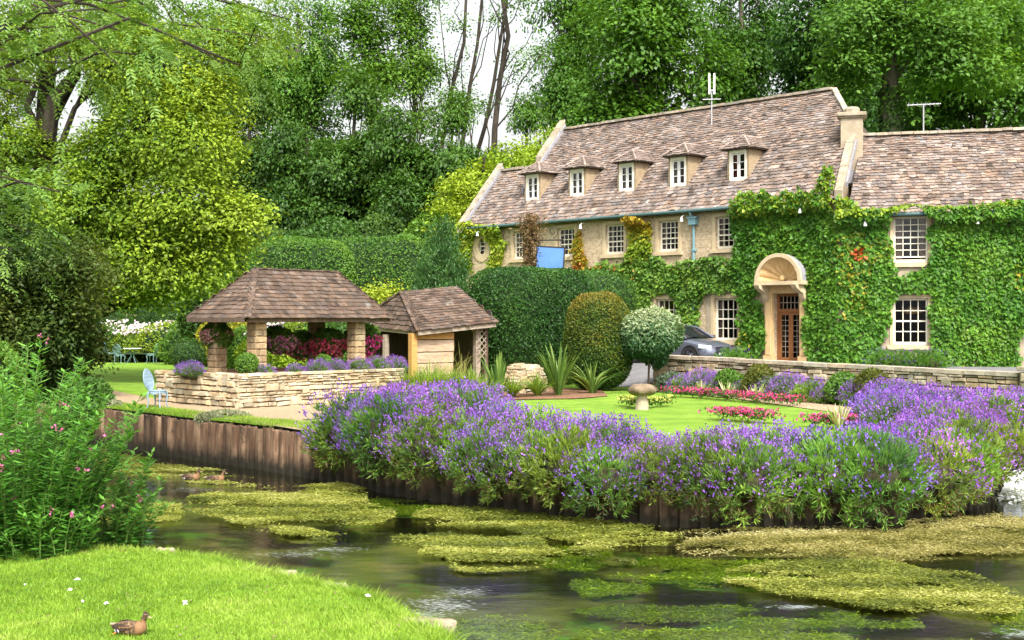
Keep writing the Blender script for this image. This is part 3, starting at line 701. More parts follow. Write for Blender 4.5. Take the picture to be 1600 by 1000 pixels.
def window(parent, fr, op, cols, rows, inset=.12, surround=.15, open_bottom=0., curtain='curtain', sill=True, wide_sash=False):
    a, b, c, d = op; fw = .07
    w = MB()
    for t0, t1, z0, z1 in ((a + .005, a + fw, c + .005, d - .005), (b - fw, b - .005, c + .005, d - .005), (a + fw, b - fw, d - fw, d - .005), (a + fw, b - fw, c + .005, c + fw * 1.5)): fr.box(w, t0, t1, inset, inset + .09, z0, z1)
    wo = w.build('window', M['cream'], parent)
    gb = MB(); ia, ib, ic, id_ = a + fw, b - fw, c + fw * 1.5 + open_bottom, d - fw
    for k in range(1, cols): t = ia + (ib - ia) * k / cols; fr.box(gb, t - .014, t + .014, inset + .02, inset + .055, ic, id_)
    for k in range(1, rows):
        z = ic + (id_ - ic) * k / rows; hw = .028 if (k == rows // 2 and rows > 3) else .014; fr.box(gb, ia, ib, inset + .017, inset + .052, z - hw, z + hw)
    if open_bottom: fr.box(gb, ia, ib, inset + .01, inset + .06, ic - .05, ic)
    gb.build('glazing_bars', M['cream'], wo)
    for i in range(cols):
        for j in range(rows):
            t0, t1 = ia + (ib - ia) * i / cols + .012, ia + (ib - ia) * (i + 1) / cols - .012; z0, z1 = ic + (id_ - ic) * j / rows + .012, ic + (id_ - ic) * (j + 1) / rows - .012
            tl = rng.normal() * .004; MB().quad(fr.f3(t0, inset + .035 + tl, z0), fr.f3(t1, inset + .035 - tl, z0), fr.f3(t1, inset + .037 - tl, z1), fr.f3(t0, inset + .037 + tl, z1)).build('pane', M['glass'], wo)
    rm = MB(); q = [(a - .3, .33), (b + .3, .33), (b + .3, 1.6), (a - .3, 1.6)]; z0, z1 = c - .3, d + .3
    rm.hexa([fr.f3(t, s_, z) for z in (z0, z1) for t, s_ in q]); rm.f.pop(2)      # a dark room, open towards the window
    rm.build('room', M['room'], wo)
    if curtain:
        cm = MB()
        for lo_, hi in ((ia - .02, ia + (ib - ia) * .22), (ib - (ib - ia) * .2, ib + .02)):
            cm.grid(lambda u, v, lo_=lo_, hi=hi: fr.f3(lo_ + (hi - lo_) * u, .27 + .03 * math.sin(u * 22), ic - .1 + (id_ - ic + .12) * v), 14, 1)
        cm.build('curtain', M[curtain], wo)
    if surround:
        sm = MB(); e = surround
        for t0, t1, z0, z1 in ((a - e, a - .001, c - .02, d + e), (b + .001, b + e, c - .02, d + e), (a - .001, b + .001, d + .001, d + e)): fr.box(sm, t0, t1, -.035, .05, z0, z1)
        sm.build('surround', M['dressed'], wo)
    if sill:
        sm = MB(); fr.box(sm, a - .22, b + .22, -.10, .06, c - .16, c - .025); sm.build('sill', M['dressed'], wo)
    return wo
def rect(fr, x0, x1, y0, y1, off=0.):
    xm, ym = (x0 + x1) / 2, (y0 + y1) / 2; return (fr.pick(x0, ym, off)[0], fr.pick(x1, ym, off)[0], fr.pick(xm, y1, off)[1], fr.pick(xm, y0, off)[1])

hotel = thing('hotel', 'long honey stone inn with five dormers in a stone slate roof', 'building', H3(-8, 0, ROADZ))
TL, TLW, TR = -15.5, -18.1, 2.23; RS, RSW = 3.8, 2.18; SB, SBW = 2 * RS, 2 * RSW
def party(s): return TR - .352 * s
upper = [rect(FM, *r) for r in ((802, 823, 361, 404), (871, 898, 357, 401), (946, 975, 351, 397), (1029, 1060, 344, 392), (1118, 1153, 337, 389))]
oval = rect(FM, 746, 761, 370, 400)
lower = [rect(FM, *r) for r in ((948, 976, 468, 540), (1025, 1059, 467, 538), (1116, 1153, 466, 532))]
zs_ = lower[2][2:]; lower = [(o[0], o[1], zs_[0], zs_[1]) for o in lower]
zu = (np.mean([o[2] for o in upper]), np.mean([o[3] for o in upper])); upper = [(o[0], o[1], zu[0], zu[1]) for o in upper]
dt0, dt1, _, dz1 = rect(FM, 1210, 1252, 459, 560); door = (dt0, dt1, ROADZ + .02, dz1)
MBw = wall_openings(FM, TLW, TR, ROADZ - .3, EZ, upper + lower + [oval, door])
zr, zrw = EZ + TP * RS, EZ + TP * RSW
MBw.quad(H3(TLW, 0, ROADZ - .3), H3(TLW, 0, EZ), H3(TLW, RSW, zrw), H3(TLW, SBW, EZ), H3(TLW, SBW, ROADZ - .3))
MBw.quad(H3(TL, 0, ROADZ - .3), H3(TL, 0, EZ), H3(TL, RS, zr), H3(TL, SB, EZ), H3(TL, SB, ROADZ - .3))
MBw.quad(H3(TL, SB, ROADZ - .3), H3(TL, SB, EZ), H3(party(SB), SB, EZ), H3(party(SB), SB, ROADZ - .3))
MBw.quad(H3(TLW, SBW, ROADZ - .3), H3(TLW, SBW, EZ), H3(TL, SBW, EZ), H3(TL, SBW, ROADZ - .3))
P1 = 2.25; z1_ = EZ + TP * P1
MBw.quad(H3(TR, 0, ROADZ - .3), H3(TR, 0, EZ), H3(party(P1), P1, z1_), H3(party(SB - P1), SB - P1, z1_), H3(party(SB), SB, EZ), H3(party(SB), SB, ROADZ - .3))
MBw.build('wall', M['rubble'], hotel)
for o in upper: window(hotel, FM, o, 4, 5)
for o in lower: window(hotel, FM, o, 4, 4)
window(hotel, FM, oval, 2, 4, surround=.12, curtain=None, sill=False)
# oval stone surround
tm, zm = (oval[0] + oval[1]) / 2, (oval[2] + oval[3]) / 2; ra, rb = (oval[1] - oval[0]) / 2, (oval[3] - oval[2]) / 2; mb = MB(); nn_ = 24
for k in range(nn_):
    a0, a1 = 2 * math.pi * k / nn_, 2 * math.pi * (k + 1) / nn_
    def op_(a, e, s_): return H3(tm + math.cos(a) * (ra * .82 + e), s_, zm + math.sin(a) * (rb * .86 + e))
    mb.hexa([op_(a0, 0, -.04), op_(a1, 0, -.04), op_(a1, .34, -.04), op_(a0, .34, -.04), op_(a0, 0, .05), op_(a1, 0, .05), op_(a1, .34, .05), op_(a0, .34, .05)])
mb.build('oval_surround', M['dressed'], hotel)
# plain stone panels round the ground floor windows
for o in lower[1:]:
    mb = MB(); e = .38
    for t0, t1, z0, z1 in ((o[0] - e, o[0] - .152, o[2] - .5, o[3] + .55), (o[1] + .152, o[1] + e, o[2] - .5, o[3] + .55), (o[0] - .15, o[1] + .15, o[3] + .152, o[3] + .55), (o[0] - .15, o[1] + .15, o[2] - .5, o[2] - .165)): FM.box(mb, t0, t1, -.02, .04, z0, z1)
    mb.build('stone_panel', M['render_stone'], hotel)
# door: oak leaves with small panes, fanlight, stone surround, shell hood
dl, dr, dz0, dz1 = door; mb = MB(); fz = dz1 - .62
for t0, t1, z0, z1 in ((dl + .005, dl + .09, dz0, dz1 - .005), (dr - .09, dr - .005, dz0, dz1 - .005), (dl + .09, dr - .09, dz1 - .09, dz1 - .005), (dl + .09, dr - .09, fz - .06, fz + .06)): FM.box(mb, t0, t1, .16, .28, z0, z1)
dm = (dl + dr) / 2
for l0, l1 in ((dl + .09, dm - .006), (dm + .006, dr - .09)):
    for t0, t1, z0, z1 in ((l0, l0 + .09, dz0, fz - .06), (l1 - .09, l1, dz0, fz - .06), (l0 + .09, l1 - .09, dz0, dz0 + .24), (l0 + .09, l1 - .09, fz - .17, fz - .06)): FM.box(mb, t0, t1, .20, .25, z0, z1)
do = mb.build('door', M['wood_door'], hotel)
gb = MB()
for l0, l1 in ((dl + .18, dm - .096), (dm + .096, dr - .18)):
    for k in range(1, 8): z = dz0 + .24 + (fz - .17 - dz0 - .24) * k / 8; FM.box(gb, l0, l1, .215, .24, z - .008, z + .008)
    FM.box(gb, (l0 + l1) / 2 - .007, (l0 + l1) / 2 + .007, .217, .238, dz0 + .24, fz - .17)
    for k in range(8):
        z0, z1 = [dz0 + .24 + (fz - .17 - dz0 - .24) * (k + q) / 8 + (.014 if q == 0 else -.014) for q in (0, 1)]
        for t0, t1 in ((l0, (l0 + l1) / 2 - .014), ((l0 + l1) / 2 + .014, l1)):
            MB().quad(H3(t0, .23, z0), H3(t1, .23, z0), H3(t1, .231, z1), H3(t0, .231, z1)).build('pane', M['glass'], do)
for k in range(1, 6): t = dl + .09 + (dr - dl - .18) * k / 6; FM.box(gb, t - .012, t + .012, .20, .225, fz + .06, dz1 - .09)
FM.box(gb, dl + .09, dr - .09, .203, .222, (fz + dz1) / 2 - .03, (fz + dz1) / 2 - .006)
gb.build('glazing_bars', M['wood_grey'], do)
MB().quad(H3(dl + .09, .23, fz + .06), H3(dr - .09, .23, fz + .06), H3(dr - .09, .231, dz1 - .09), H3(dl + .09, .231, dz1 - .09)).build('fanlight', M['glass'], do)
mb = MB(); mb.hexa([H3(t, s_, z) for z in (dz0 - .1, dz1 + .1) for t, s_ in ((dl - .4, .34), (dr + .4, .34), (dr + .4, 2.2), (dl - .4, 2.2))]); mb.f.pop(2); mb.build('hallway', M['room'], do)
FM.box(MB(), dl, dr, -.35, .30, ROADZ - .1, dz0 - .004).build('doorstep', M['render_stone'], hotel)
ds = MB()
for t0, t1 in ((dl - .34, dl - .002), (dr + .002, dr + .34)):
    FM.box(ds, t0, t1, -.14, .10, ROADZ, dz1 + .02); FM.box(ds, t0 + .06, t1 - .06, -.18, -.14, ROADZ + .35, dz1 - .15); FM.box(ds, t0 - .03, t1 + .03, -.20, .05, ROADZ, ROADZ + .32)
FM.box(ds, dl - .34, dr + .34, -.16, .10, dz1 + .021, dz1 + .36)
ds.build('door_surround', M['door_stone'], hotel)
hc = (dl + dr) / 2; hr = (dr - dl) / 2 + .34; hz0 = dz1 + .46; hd = .62
mb = MB()
FM.box(mb, hc - hr - .10, hc + hr + .10, -hd - .06, .02, hz0 - .14, hz0 - .001)
for sgn in (-1, 1):      # scrolled brackets
    tq = hc + sgn * (hr - .12)
    prof_ = [(-.02, -.95), (-.16, -.80), (-.30, -.62), (-.36, -.45), (-.55, -.38), (-.78, -.26), (-.86, -.142), (-.02, -.142)]
    V = [H3(tq + q * .11, s_, hz0 + z) for q in (-1, 1) for s_, z in prof_]; n = len(prof_)
    mb.add(V, [tuple(range(n)), tuple(range(2 * n - 1, n - 1, -1))] + [(i, n + i, n + (i + 1) % n, (i + 1) % n) for i in range(n)])
hb = mb.build('door_hood', M['dressed'], hotel)
def shell(u, v):
    a = math.pi * u; rib = abs(math.sin(a * 8.5)) ** .7; r = v; R_ = hr * (.06 + .94 * r ** .8)
    return H3(hc + R_ * math.cos(a), -.16 - (hd - .22) * r ** 1.8 - .085 * rib * min(1, r * 2), hz0 + .01 + R_ * math.sin(a))
MB().grid(shell, 108, 14).build('shell_fan', M['door_stone'], hb, smooth=True)
MB().lathe([(.02, -.11), (.09, -.07), (.115, 0), (.09, .07), (.02, .11)], H3(hc, -.34, hz0 + .12), 12).build('shell_boss', M['door_stone'], hb, smooth=True)
mb = MB()
mb.grid(lambda u, v: H3(hc + (hr + .06) * math.cos(math.pi * u), -hd * v, hz0 + (hr + .06) * math.sin(math.pi * u)), 36, 4); mb.build('lead_cover', M['lead'], hb, smooth=True)
mb = MB(); nn_ = 36
for k in range(nn_):
    a0, a1 = math.pi * k / nn_, math.pi * (k + 1) / nn_
    def hp(a, e, s_): return H3(hc + (hr + e) * math.cos(a), s_, hz0 + (hr + e) * math.sin(a))
    mb.hexa([hp(a0, -.05, -hd - .05), hp(a1, -.05, -hd - .05), hp(a1, .09, -hd - .05), hp(a0, .09, -hd - .05), hp(a0, -.05, -hd + .05), hp(a1, -.05, -hd + .05), hp(a1, .09, -hd + .05), hp(a0, .09, -hd + .05)])
mb.build('hood_rim', M['dressed'], hb)

# roof
OV = .28; ez_ = EZ - TP * OV
front = [H3(TLW, -OV, ez_), H3(TR + .09, -OV, ez_), H3(party(P1), P1, z1_), H3(-.41, RS, zr), H3(TL, RS, zr), H3(TL, RSW, zrw), H3(TLW, RSW, zrw)]
ru = MB(); ru.quad(*front)
ru.quad(H3(TL, RS, zr), H3(-.41, RS, zr), H3(party(SB - P1), SB - P1, z1_), H3(party(SB) + .1, SB + OV, ez_), H3(TL, SB + OV, ez_))
ru.quad(H3(-.41, RS, zr), H3(party(P1), P1, z1_), H3(party(SB - P1), SB - P1, z1_))
ru.quad(H3(TLW, RSW, zrw), H3(TL, RSW, zrw), H3(TL, SBW + OV, ez_), H3(TLW, SBW + OV, ez_))
ru.quad(*[p - UP * .10 for p in front[:2]], H3(TR + .09, .05, EZ - .16), H3(TLW, .05, EZ - .16))
roof = ru.build('roof', M['roof_under'], hotel)
DORM = [(831, 252 + 33, 22, 40), (902, 305, 26, 40), (977, 299, 28, 40), (1060, 290, 30, 42), (1153, 282, 32, 44)]
DORM = [(831, 315), (902, 306), (978, 301), (1060, 291), (1153, 283)]
dinfo = []
for px, py in DORM:
    t, s_, z = FM.roofpick(px, py, EZ); dinfo.append((t, s_, z))
sm = np.mean([d[1] for d in dinfo]); dinfo = [(t, sm, EZ + TP * sm) for t, _, _ in dinfo]; DWd, DH = .52, 1.22
sl = face_courses(front, (.13, .34), (.21, .105), .026, jit=.018)
def in_dormer(c):
    d = c - A([*D0, 0]); t, s_ = np.dot(d[:2], et), np.dot(d[:2], es); return any(abs(t - q[0]) < DWd - .05 and q[1] + .05 < s_ < q[1] + DH / TP - .1 for q in dinfo)
sl = [p for p in sl if not in_dormer(p[0])]
lay(sl, 'slate', 'slate_courses', 'slate', M['slate'], roof, 300, .24, .06)
# ridge stones
mb = []
def ridge_line(p, q, name, parent, w=.2, l=.42, mat='ridge_stone', most=300, hh=.10):
    p, q = A(p, float), A(q, float); a = unit(q - p); ln = np.linalg.norm(q - p); b = unit(np.cross(UP, a)); n = np.cross(a, b); out = []; u = 0
    while u < ln: ll = min(l * rng.uniform(.85, 1.15), ln - u + .02); out.append((p + a * (u + ll / 2) + n * (hh * .35 + rng.normal() * .006), a, b, n, (ll - .012, w * 2, hh))); u += ll
    lay(out, name, name + '_row', 'ridge', M[mat], parent, most, .12, .04)
ridge_line(H3(TL, RS, zr), H3(-.41, RS, zr), 'ridge_stone', roof); ridge_line(H3(-.41, RS, zr), H3(party(P1), P1, z1_ + .03), 'ridge_stone', roof, .11)
ridge_line(H3(TLW, RSW, zrw), H3(TL, RSW, zrw), 'ridge_stone', roof)
def slope_bar(mb, f, t, w, s0, s1, zf, up, down=.1):
    mb.hexa([f(t(s0) - w, s0, zf(s0) - down), f(t(s0) + w, s0, zf(s0) - down), f(t(s1) + w, s1, zf(s1) - down), f(t(s1) - w, s1, zf(s1) - down),
             f(t(s0) - w, s0, zf(s0) + up), f(t(s0) + w, s0, zf(s0) + up), f(t(s1) + w, s1, zf(s1) + up), f(t(s1) - w, s1, zf(s1) + up)])
zf_ = lambda s_: EZ + TP * s_
def coping(t, w, s0, s1, up, n=5):
    for k in range(n):
        a, b = s0 + (s1 - s0) * k / n, s0 + (s1 - s0) * (k + 1) / n - .015; mb = MB(); slope_bar(mb, H3, t, w, a, b, zf_, up + rng.normal() * .008); mb.build('coping_stone', M['oldstone_plain'], hotel, bevel=.015)
M['oldstone_plain'] = surf('coping_stone', [(.28, (.20, .16, .11)), (.5, (.34, .285, .21)), (.75, (.50, .43, .33))], 3, .95, .7, 22, .02, extra=[(2, .6, .7, (.14, .12, .07))])
coping(lambda s_: TLW - .02, .17, -.38, RSW + .10, .34, 5); coping(lambda s_: TL, .19, RSW + .1, RS + .12, .40, 4)
coping(lambda s_: party(s_) + .06, .17, -.26, P1 - .45, .30, 5)
for tt, s0, s1, w_, u_ in ((lambda s_: TLW + .22, -.25, RSW, .07, .24), (lambda s_: TL + .26, RSW - 1.2, RS, .07, .26), (lambda s_: party(s_) + .27, .2, P1 - .5, .05, .085)):
    mb = MB(); slope_bar(mb, H3, tt, w_, s0, s1, zf_, u_); mb.build('lead_flashing', M['lead'], hotel)
# back slopes of the two gable copings
for tt, a, b in ((TLW - .02, RSW, SBW + .2), (TL, RS, SB + .2)):
    mb = MB(); slope_bar(mb, H3, lambda s_: tt, .18, a + .12, b, lambda s_: EZ + TP * (2 * a - s_), .34); mb.build('coping_stone', M['oldstone_plain'], hotel)
# chimney on the party wall
c2 = at(1331, 200, 47.75); cx, cy = c2[:2]; mb = MB(); ax = (A([*et2, 0]), A([*es2, 0]), UP)
ch = MB().box((cx, cy, 9.3), (.80, .72, 2.6), ax).build('chimney', M['render_stone'], hotel, bevel=.02)
MB().box((cx, cy, 10.68), (1.06, .98, .14), ax).build('chimney_cap', M['oldstone_plain'], ch, bevel=.02)
MB().box((cx, cy, 10.60), (.92, .84, .10), ax).build('chimney_moulding', M['oldstone_plain'], ch)
MB().lathe([(.30, 10.74), (.30, 10.90), (.24, 10.98), (.05, 11.0)], (cx, cy, 0), 10).build('chimney_top', M['oldstone_plain'], ch)
MB().box((cx - .33, cy - .35, 8.35), (.62, .22, .5), ax).build('lead_flashing', M['lead'], hotel)
# gutter, downpipe with hopper, outdoor lamps
gt0, gt1 = TLW + .2, FM.pick(1158, 320)[0]
mb = MB().tube([H3(gt0, -OV - .07, ez_ - .02), H3(gt1, -OV - .07, ez_ - .02)], .065, 8); mb.build('gutter', M['gutter'], hotel, smooth=True)
pt, pz = FM.pick(1086, 340); mb = MB()
mb.tube([H3(pt, -OV - .07, ez_ - .06), H3(pt, -.16, ez_ - .35), H3(pt, -.09, ez_ - .5), H3(pt, -.09, ROADZ)], .05, 8); FM.box(mb, pt - .17, pt + .17, -.22, -.002, ez_ - .55, ez_ - .32); FM.box(mb, pt - .22, pt + .22, -.25, -.003, ez_ - .31, ez_ - .24)
for z in (ez_ - 1.6, ez_ - 3.4): FM.box(mb, pt - .09, pt + .09, -.15, -.003, z, z + .07)
mb.build('downpipe', M['pipe'], hotel)
def lamp(fr, px, py, parent):
    t, z = fr.pick(px, py, -.25); z = min(z, (ez_ if fr is FM else EZ2 - TP * OV) - .34); p = fr.f3(t, -.42, z); t0_ = t; mb = MB(); mb.tube([fr.f3(t, .02, z + .14), fr.f3(t, -.3, z + .17), fr.f3(t, -.42, z + .09)], .014, 6)
    mb.lathe([(.03, .09), (.045, .05), (.065, -.05), (.07, -.08)], p, 10); return mb.build('wall_lamp', M['white'], parent, smooth=True)
for px, py in ((1254, 309), (1069, 326), (911, 339), (750, 350)): lamp(FM, px, py, hotel)
# dormers
for t, s_, z in dinfo:
    w = .40; zt = z + DH; sb = s_ + DH / TP
    mb = MB(); ow = w - .07
    for t0, t1, q0, q1 in ((-w, -ow, z - .15, zt), (ow, w, z - .15, zt), (-ow, ow, zt - .12, zt), (-ow, ow, z - .15, z + .10)): FM.box(mb, t + t0, t + t1, s_ - .02, s_ + .14, q0, q1)
    dm_ = mb.build('dormer', M['cream'], hotel)
    for sg in (-1, 1):
        mb = MB(); a, b = t + sg * (w + .12), t + sg * (w - .02)
        mb.add([H3(q, x, y) for q in (a, b) for x, y in ((s_ + .02, z - .12), (s_ + .02, zt), (sb, zt))], [(0, 1, 2), (5, 4, 3), (0, 3, 4, 1), (1, 4, 5, 2), (2, 5, 3, 0)])
        ck = mb.build('cheek', M['oldcheek'] if 'oldcheek' in M else M['rubble'], dm_)
    fr_ = MB(); 
    for c0, c1 in ((-ow, -.012), (.012, ow)):
        for t0, t1, q0, q1 in ((c0, c0 + .055, z + .10, zt - .12), (c1 - .055, c1, z + .10, zt - .12), (c0 + .055, c1 - .055, zt - .18, zt - .12), (c0 + .055, c1 - .055, z + .10, z + .16)): FM.box(fr_, t + t0, t + t1, s_ + .05, s_ + .09, q0, q1)
        for k in (1, 2): zz = z + .16 + (DH - .34) * k / 3; FM.box(fr_, t + c0 + .055, t + c1 - .055, s_ + .055, s_ + .085, zz - .013, zz + .013)
        for k in range(3):
            za, zb = z + .16 + (DH - .34) * k / 3 + .013, z + .16 + (DH - .34) * (k + 1) / 3 - .013
            MB().quad(H3(t + c0 + .055, s_ + .07, za), H3(t + c1 - .055, s_ + .07, za), H3(t + c1 - .055, s_ + .07, zb), H3(t + c0 + .055, s_ + .07, zb)).build('pane', M['glass'], dm_)
    fr_.build('casement', M['white'], dm_)
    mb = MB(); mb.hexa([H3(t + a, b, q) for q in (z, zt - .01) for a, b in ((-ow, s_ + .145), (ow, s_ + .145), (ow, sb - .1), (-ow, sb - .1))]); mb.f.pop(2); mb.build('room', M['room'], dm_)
    cu = MB(); cu.grid(lambda u, v: H3(t - ow + .03 + .2 * u, s_ + .16 + .02 * math.sin(u * 15), z + .1 + (DH - .2) * v), 10, 1); cu.build('curtain', M['redcurtain'] if t > -5 else M['curtain'], dm_)
    mb = MB(); FM.box(mb, t - w - .14, t + w + .14, s_ - .14, s_ + .0, z - .22, z - .155); mb.build('sill', M['lead'], dm_)
    # little hipped stone roof
    e = .20; zr_ = zt + .02; rt = zr_ + .52; ww = w + .12 + e; s0 = s_ - .22; apex = H3(t, s_ + .40, rt); bs = s_ + (rt - EZ) / TP - s_ + 0; bk = H3(t, (rt - EZ) / TP, rt); eb = (zr_ - EZ) / TP
    A0, A1, B0, B1 = H3(t - ww, s0, zr_), H3(t + ww, s0, zr_), H3(t - ww, eb, zr_), H3(t + ww, eb, zr_)
    mb = MB(); mb.quad(A0, A1, apex); mb.quad(A1, B1, bk, apex); mb.quad(B0, A0, apex, bk); mb.quad(A1, A0, B0, B1); dr_ = mb.build('dormer_roof', M['roof_under'], dm_)
    pcs = face_courses([A0, A1, apex], (.16, .32), (.16, .13), .028) + face_courses([A1, B1, bk, apex], (.16, .32), (.16, .13), .028) + face_courses([B0, A0, apex, bk], (.16, .32), (.16, .13), .028)
    # their slates stay one piece of the dormer
    vs = piece_variants('s', 'slate', 2); RV = []; RF = []; RC = []; nbs = 0
    for c, X, Y, Z, s__ in pcs:
        me = vs[rng.integers(2)]; Vv = A([tuple(v.co) for v in me.vertices]) @ np.column_stack([X * s__[0], Y * s__[1], Z * s__[2]]).T + c; RV.append(Vv); RF += [tuple(nbs + k for k in p.vertices) for p in me.polygons]; nbs += len(Vv); RC.append(np.tile(np.clip(1 + rng.normal() * .17, .4, 1.5), (len(Vv), 3)))
    for (p, q) in ((A0, apex), (A1, apex), (apex, bk)):
        m2 = MB().tube([p + UP * .05, q + UP * .05], .055, 5); RV.append(A(m2.v)); RF += [tuple(nbs + k for k in f) for f in m2.f]; nbs += len(m2.v); RC.append(np.full((len(m2.v), 3), 1.4))
    me = bpy.data.meshes.new('dormer_slates'); me.from_pydata(np.concatenate(RV).tolist(), [], RF); me.update(); cc = np.ones((nbs, 4), np.float32); cc[:, :3] = np.concatenate(RC)
    me.color_attributes.new('col', 'FLOAT_COLOR', 'POINT').data.foreach_set('color', cc.ravel()); tag(put('dormer_slates', me, M['slate'], dm_), kind='stuff')

# wing
wing = thing('hotel_wing', 'lower slate roofed wing of the inn under dense green creeper', 'building', K3(3, 0, ROADZ))
RS2 = 2.42; TE = 13.0; zr2 = EZ2 + TP * RS2
wu = rect(FW, 1396, 1450, 338, 410); wl = rect(FW, 1396, 1450, 466, 539)
mb = wall_openings(FW, .0, TE, ROADZ - .3, EZ2, [wu, wl]); mb.quad(K3(TE, 0, ROADZ - .3), K3(TE, 0, EZ2), K3(TE, RS2, zr2), K3(TE, 2 * RS2, EZ2), K3(TE, 2 * RS2, ROADZ - .3))
mb.quad(K3(.5, 2 * RS2, ROADZ - .3), K3(.5, 2 * RS2, EZ2), K3(TE, 2 * RS2, EZ2), K3(TE, 2 * RS2, ROADZ - .3)); mb.build('wall', M['render_stone'], wing)
window(wing, FW, wu, 4, 6, open_bottom=.12, surround=.12); wlo = window(wing, FW, wl, 4, 4, surround=.12, curtain=None)
MB().lathe([(.02, .16), (.30, .10), (.34, -.06), (.32, -.10)], K3((wl[0] + wl[1]) / 2 + .1, .9, wl[3] - .45), 14).build('lamp_shade', M['amber'], wlo)
ez2 = EZ2 - TP * OV; fw_ = [K3(.30, -OV, ez2), K3(TE, -OV, ez2), K3(TE, RS2, zr2), K3(.30 + .206 * RS2, RS2, zr2)]
ru = MB(); ru.quad(*fw_); ru.quad(K3(.8, RS2, zr2), K3(TE, RS2, zr2), K3(TE, 2 * RS2 + OV, ez2), K3(1.2, 2 * RS2 + OV, ez2)); ru.quad(*[p - UP * .1 for p in fw_[:2]], K3(TE, .05, EZ2 - .16), K3(.3, .05, EZ2 - .16))
wroof = ru.build('roof', M['roof_under'], wing)
fvis = [K3(.30, -OV, ez2), K3(9.5, -OV, ez2), K3(9.5, RS2, zr2), K3(.30 + .206 * RS2, RS2, zr2)]
lay(face_courses(fvis, (.13, .34), (.18, .105), .028, jit=.02), 'slate', 'slate_courses', 'slate', M['slate'], wroof, 300, .26, .06)
ridge_line(K3(.9, RS2, zr2), K3(9.5, RS2, zr2), 'ridge_stone', wroof)
MB().tube([K3(.35, -OV - .07, ez2 - .02), K3(TE, -OV - .07, ez2 - .02)], .065, 8).build('gutter', M['gutter'], wing, smooth=True)
for px, py in ((1352, 331), (1527, 324)): lamp(FW, px, py, wing)

# aerials
p = at(1112, 172, 52.0); a1 = thing('roof_aerial', 'twin white panel aerial on a pole above the dormered roof', 'aerial', (p[0], p[1], p[2] - .3))
MB().tube([(p[0], p[1], p[2] - .6), (p[0], p[1], p[2] + .75)], .025, 6).build('mast', M['metal_grey'], a1)
MB().tube([(p[0] - .38, p[1] - .05, p[2] + .42), (p[0] + .36, p[1] - .05, p[2] + .44)], .02, 6).build('cross_arm', M['metal_grey'], a1)
for dx in (-.10, .10): MB().box((p[0] + dx, p[1] - .03, p[2] + 1.06), (.075, .06, .85)).build('panel', M['white'], a1, bevel=.01)
MB().box((p[0], p[1] - .02, p[2] + .8), (.2, .04, .05)).build('bracket', M['metal_grey'], a1)
p = at(1443, 212, 48.0); a2 = thing('television_aerial', 'thin television aerial with one long boom above the wing roof', 'aerial', (p[0], p[1], p[2] - .2))
MB().tube([(p[0], p[1], p[2] - .5), (p[0], p[1], p[2] + 1.2)], .025, 6).build('mast', M['metal_grey'], a2)
MB().tube([(p[0] - .62, p[1], p[2] + 1.14), (p[0] + .65, p[1], p[2] + 1.20)], .022, 6).build('boom', M['metal_grey'], a2)
el = MB()
for k in range(8): x = -.55 + k * .16; el.tube([(p[0] + x, p[1] - .16, p[2] + 1.16 + .05 * x), (p[0] + x, p[1] + .16, p[2] + 1.16 + .05 * x)], .008, 4); el.tube([(p[0] + x, p[1], p[2] + 1.10), (p[0] + x, p[1], p[2] + 1.24)], .008, 4)
el.build('elements', M['metal_grey'], a2)

# ------------------------------------------------------------------ roadside garden wall, walled bed, pavilion, shed
gw = thing('garden_wall', 'long weathered stone wall with flat coping between garden and road', 'wall', (*((WALL_A + WALL_B) / 2), GZ))
zA, zB = 1.88, 1.70; thk = .42
mb = MB(); a3 = lambda p, o, z: A([*(p + wnor * o), z])
mb.hexa([a3(WALL_A, .06, GZ - .2), a3(WALL_B, .06, GZ - .2), a3(WALL_B, thk - .06, GZ - .2), a3(WALL_A, thk - .06, GZ - .2), a3(WALL_A, .06, zA - .02), a3(WALL_B, .06, zB - .02), a3(WALL_B, thk - .06, zB - .02), a3(WALL_A, thk - .06, zA - .02)])
mb.build('core', M['mortar'], gw)
lay(wall_courses(WALL_A, WALL_B, GZ - .05, zA - .02, .16, (.12, .5), (.06, .17), -wnor, zB - .02, .045), 'stone', 'stone_courses', 'stone', M['oldstone'], gw, 300, .2, .07)
lay(wall_courses(WALL_A + wnor * thk, WALL_B + wnor * thk, ROADZ - .1, zA - .02, .16, (.3, .6), (.12, .2), wnor, zB - .02, .02), 'stone', 'rear_stone_courses', 'stone', M['oldstone'], gw, 0, .2, .07)
ln = np.linalg.norm(WALL_B - WALL_A); u = 0; cp = []
while u < ln:
    l = min(rng.uniform(.5, .95), ln - u); um = u + l / 2; pq = WALL_A + wdir * um; z = zA + (zB - zA) * um / ln
    X = unit(A([*wdir, (zB - zA) / ln])); Y = A([*wnor, 0]); cp.append((A([*(pq + wnor * thk / 2), z + .035 + rng.normal() * .006]), X, Y, np.cross(X, Y), (l - .012, thk + .10, .10))); u += l
lay(cp, 'coping_stone', 'coping_rest', 'ridge', M['ridge_stone'], gw, 300, .10, .04)
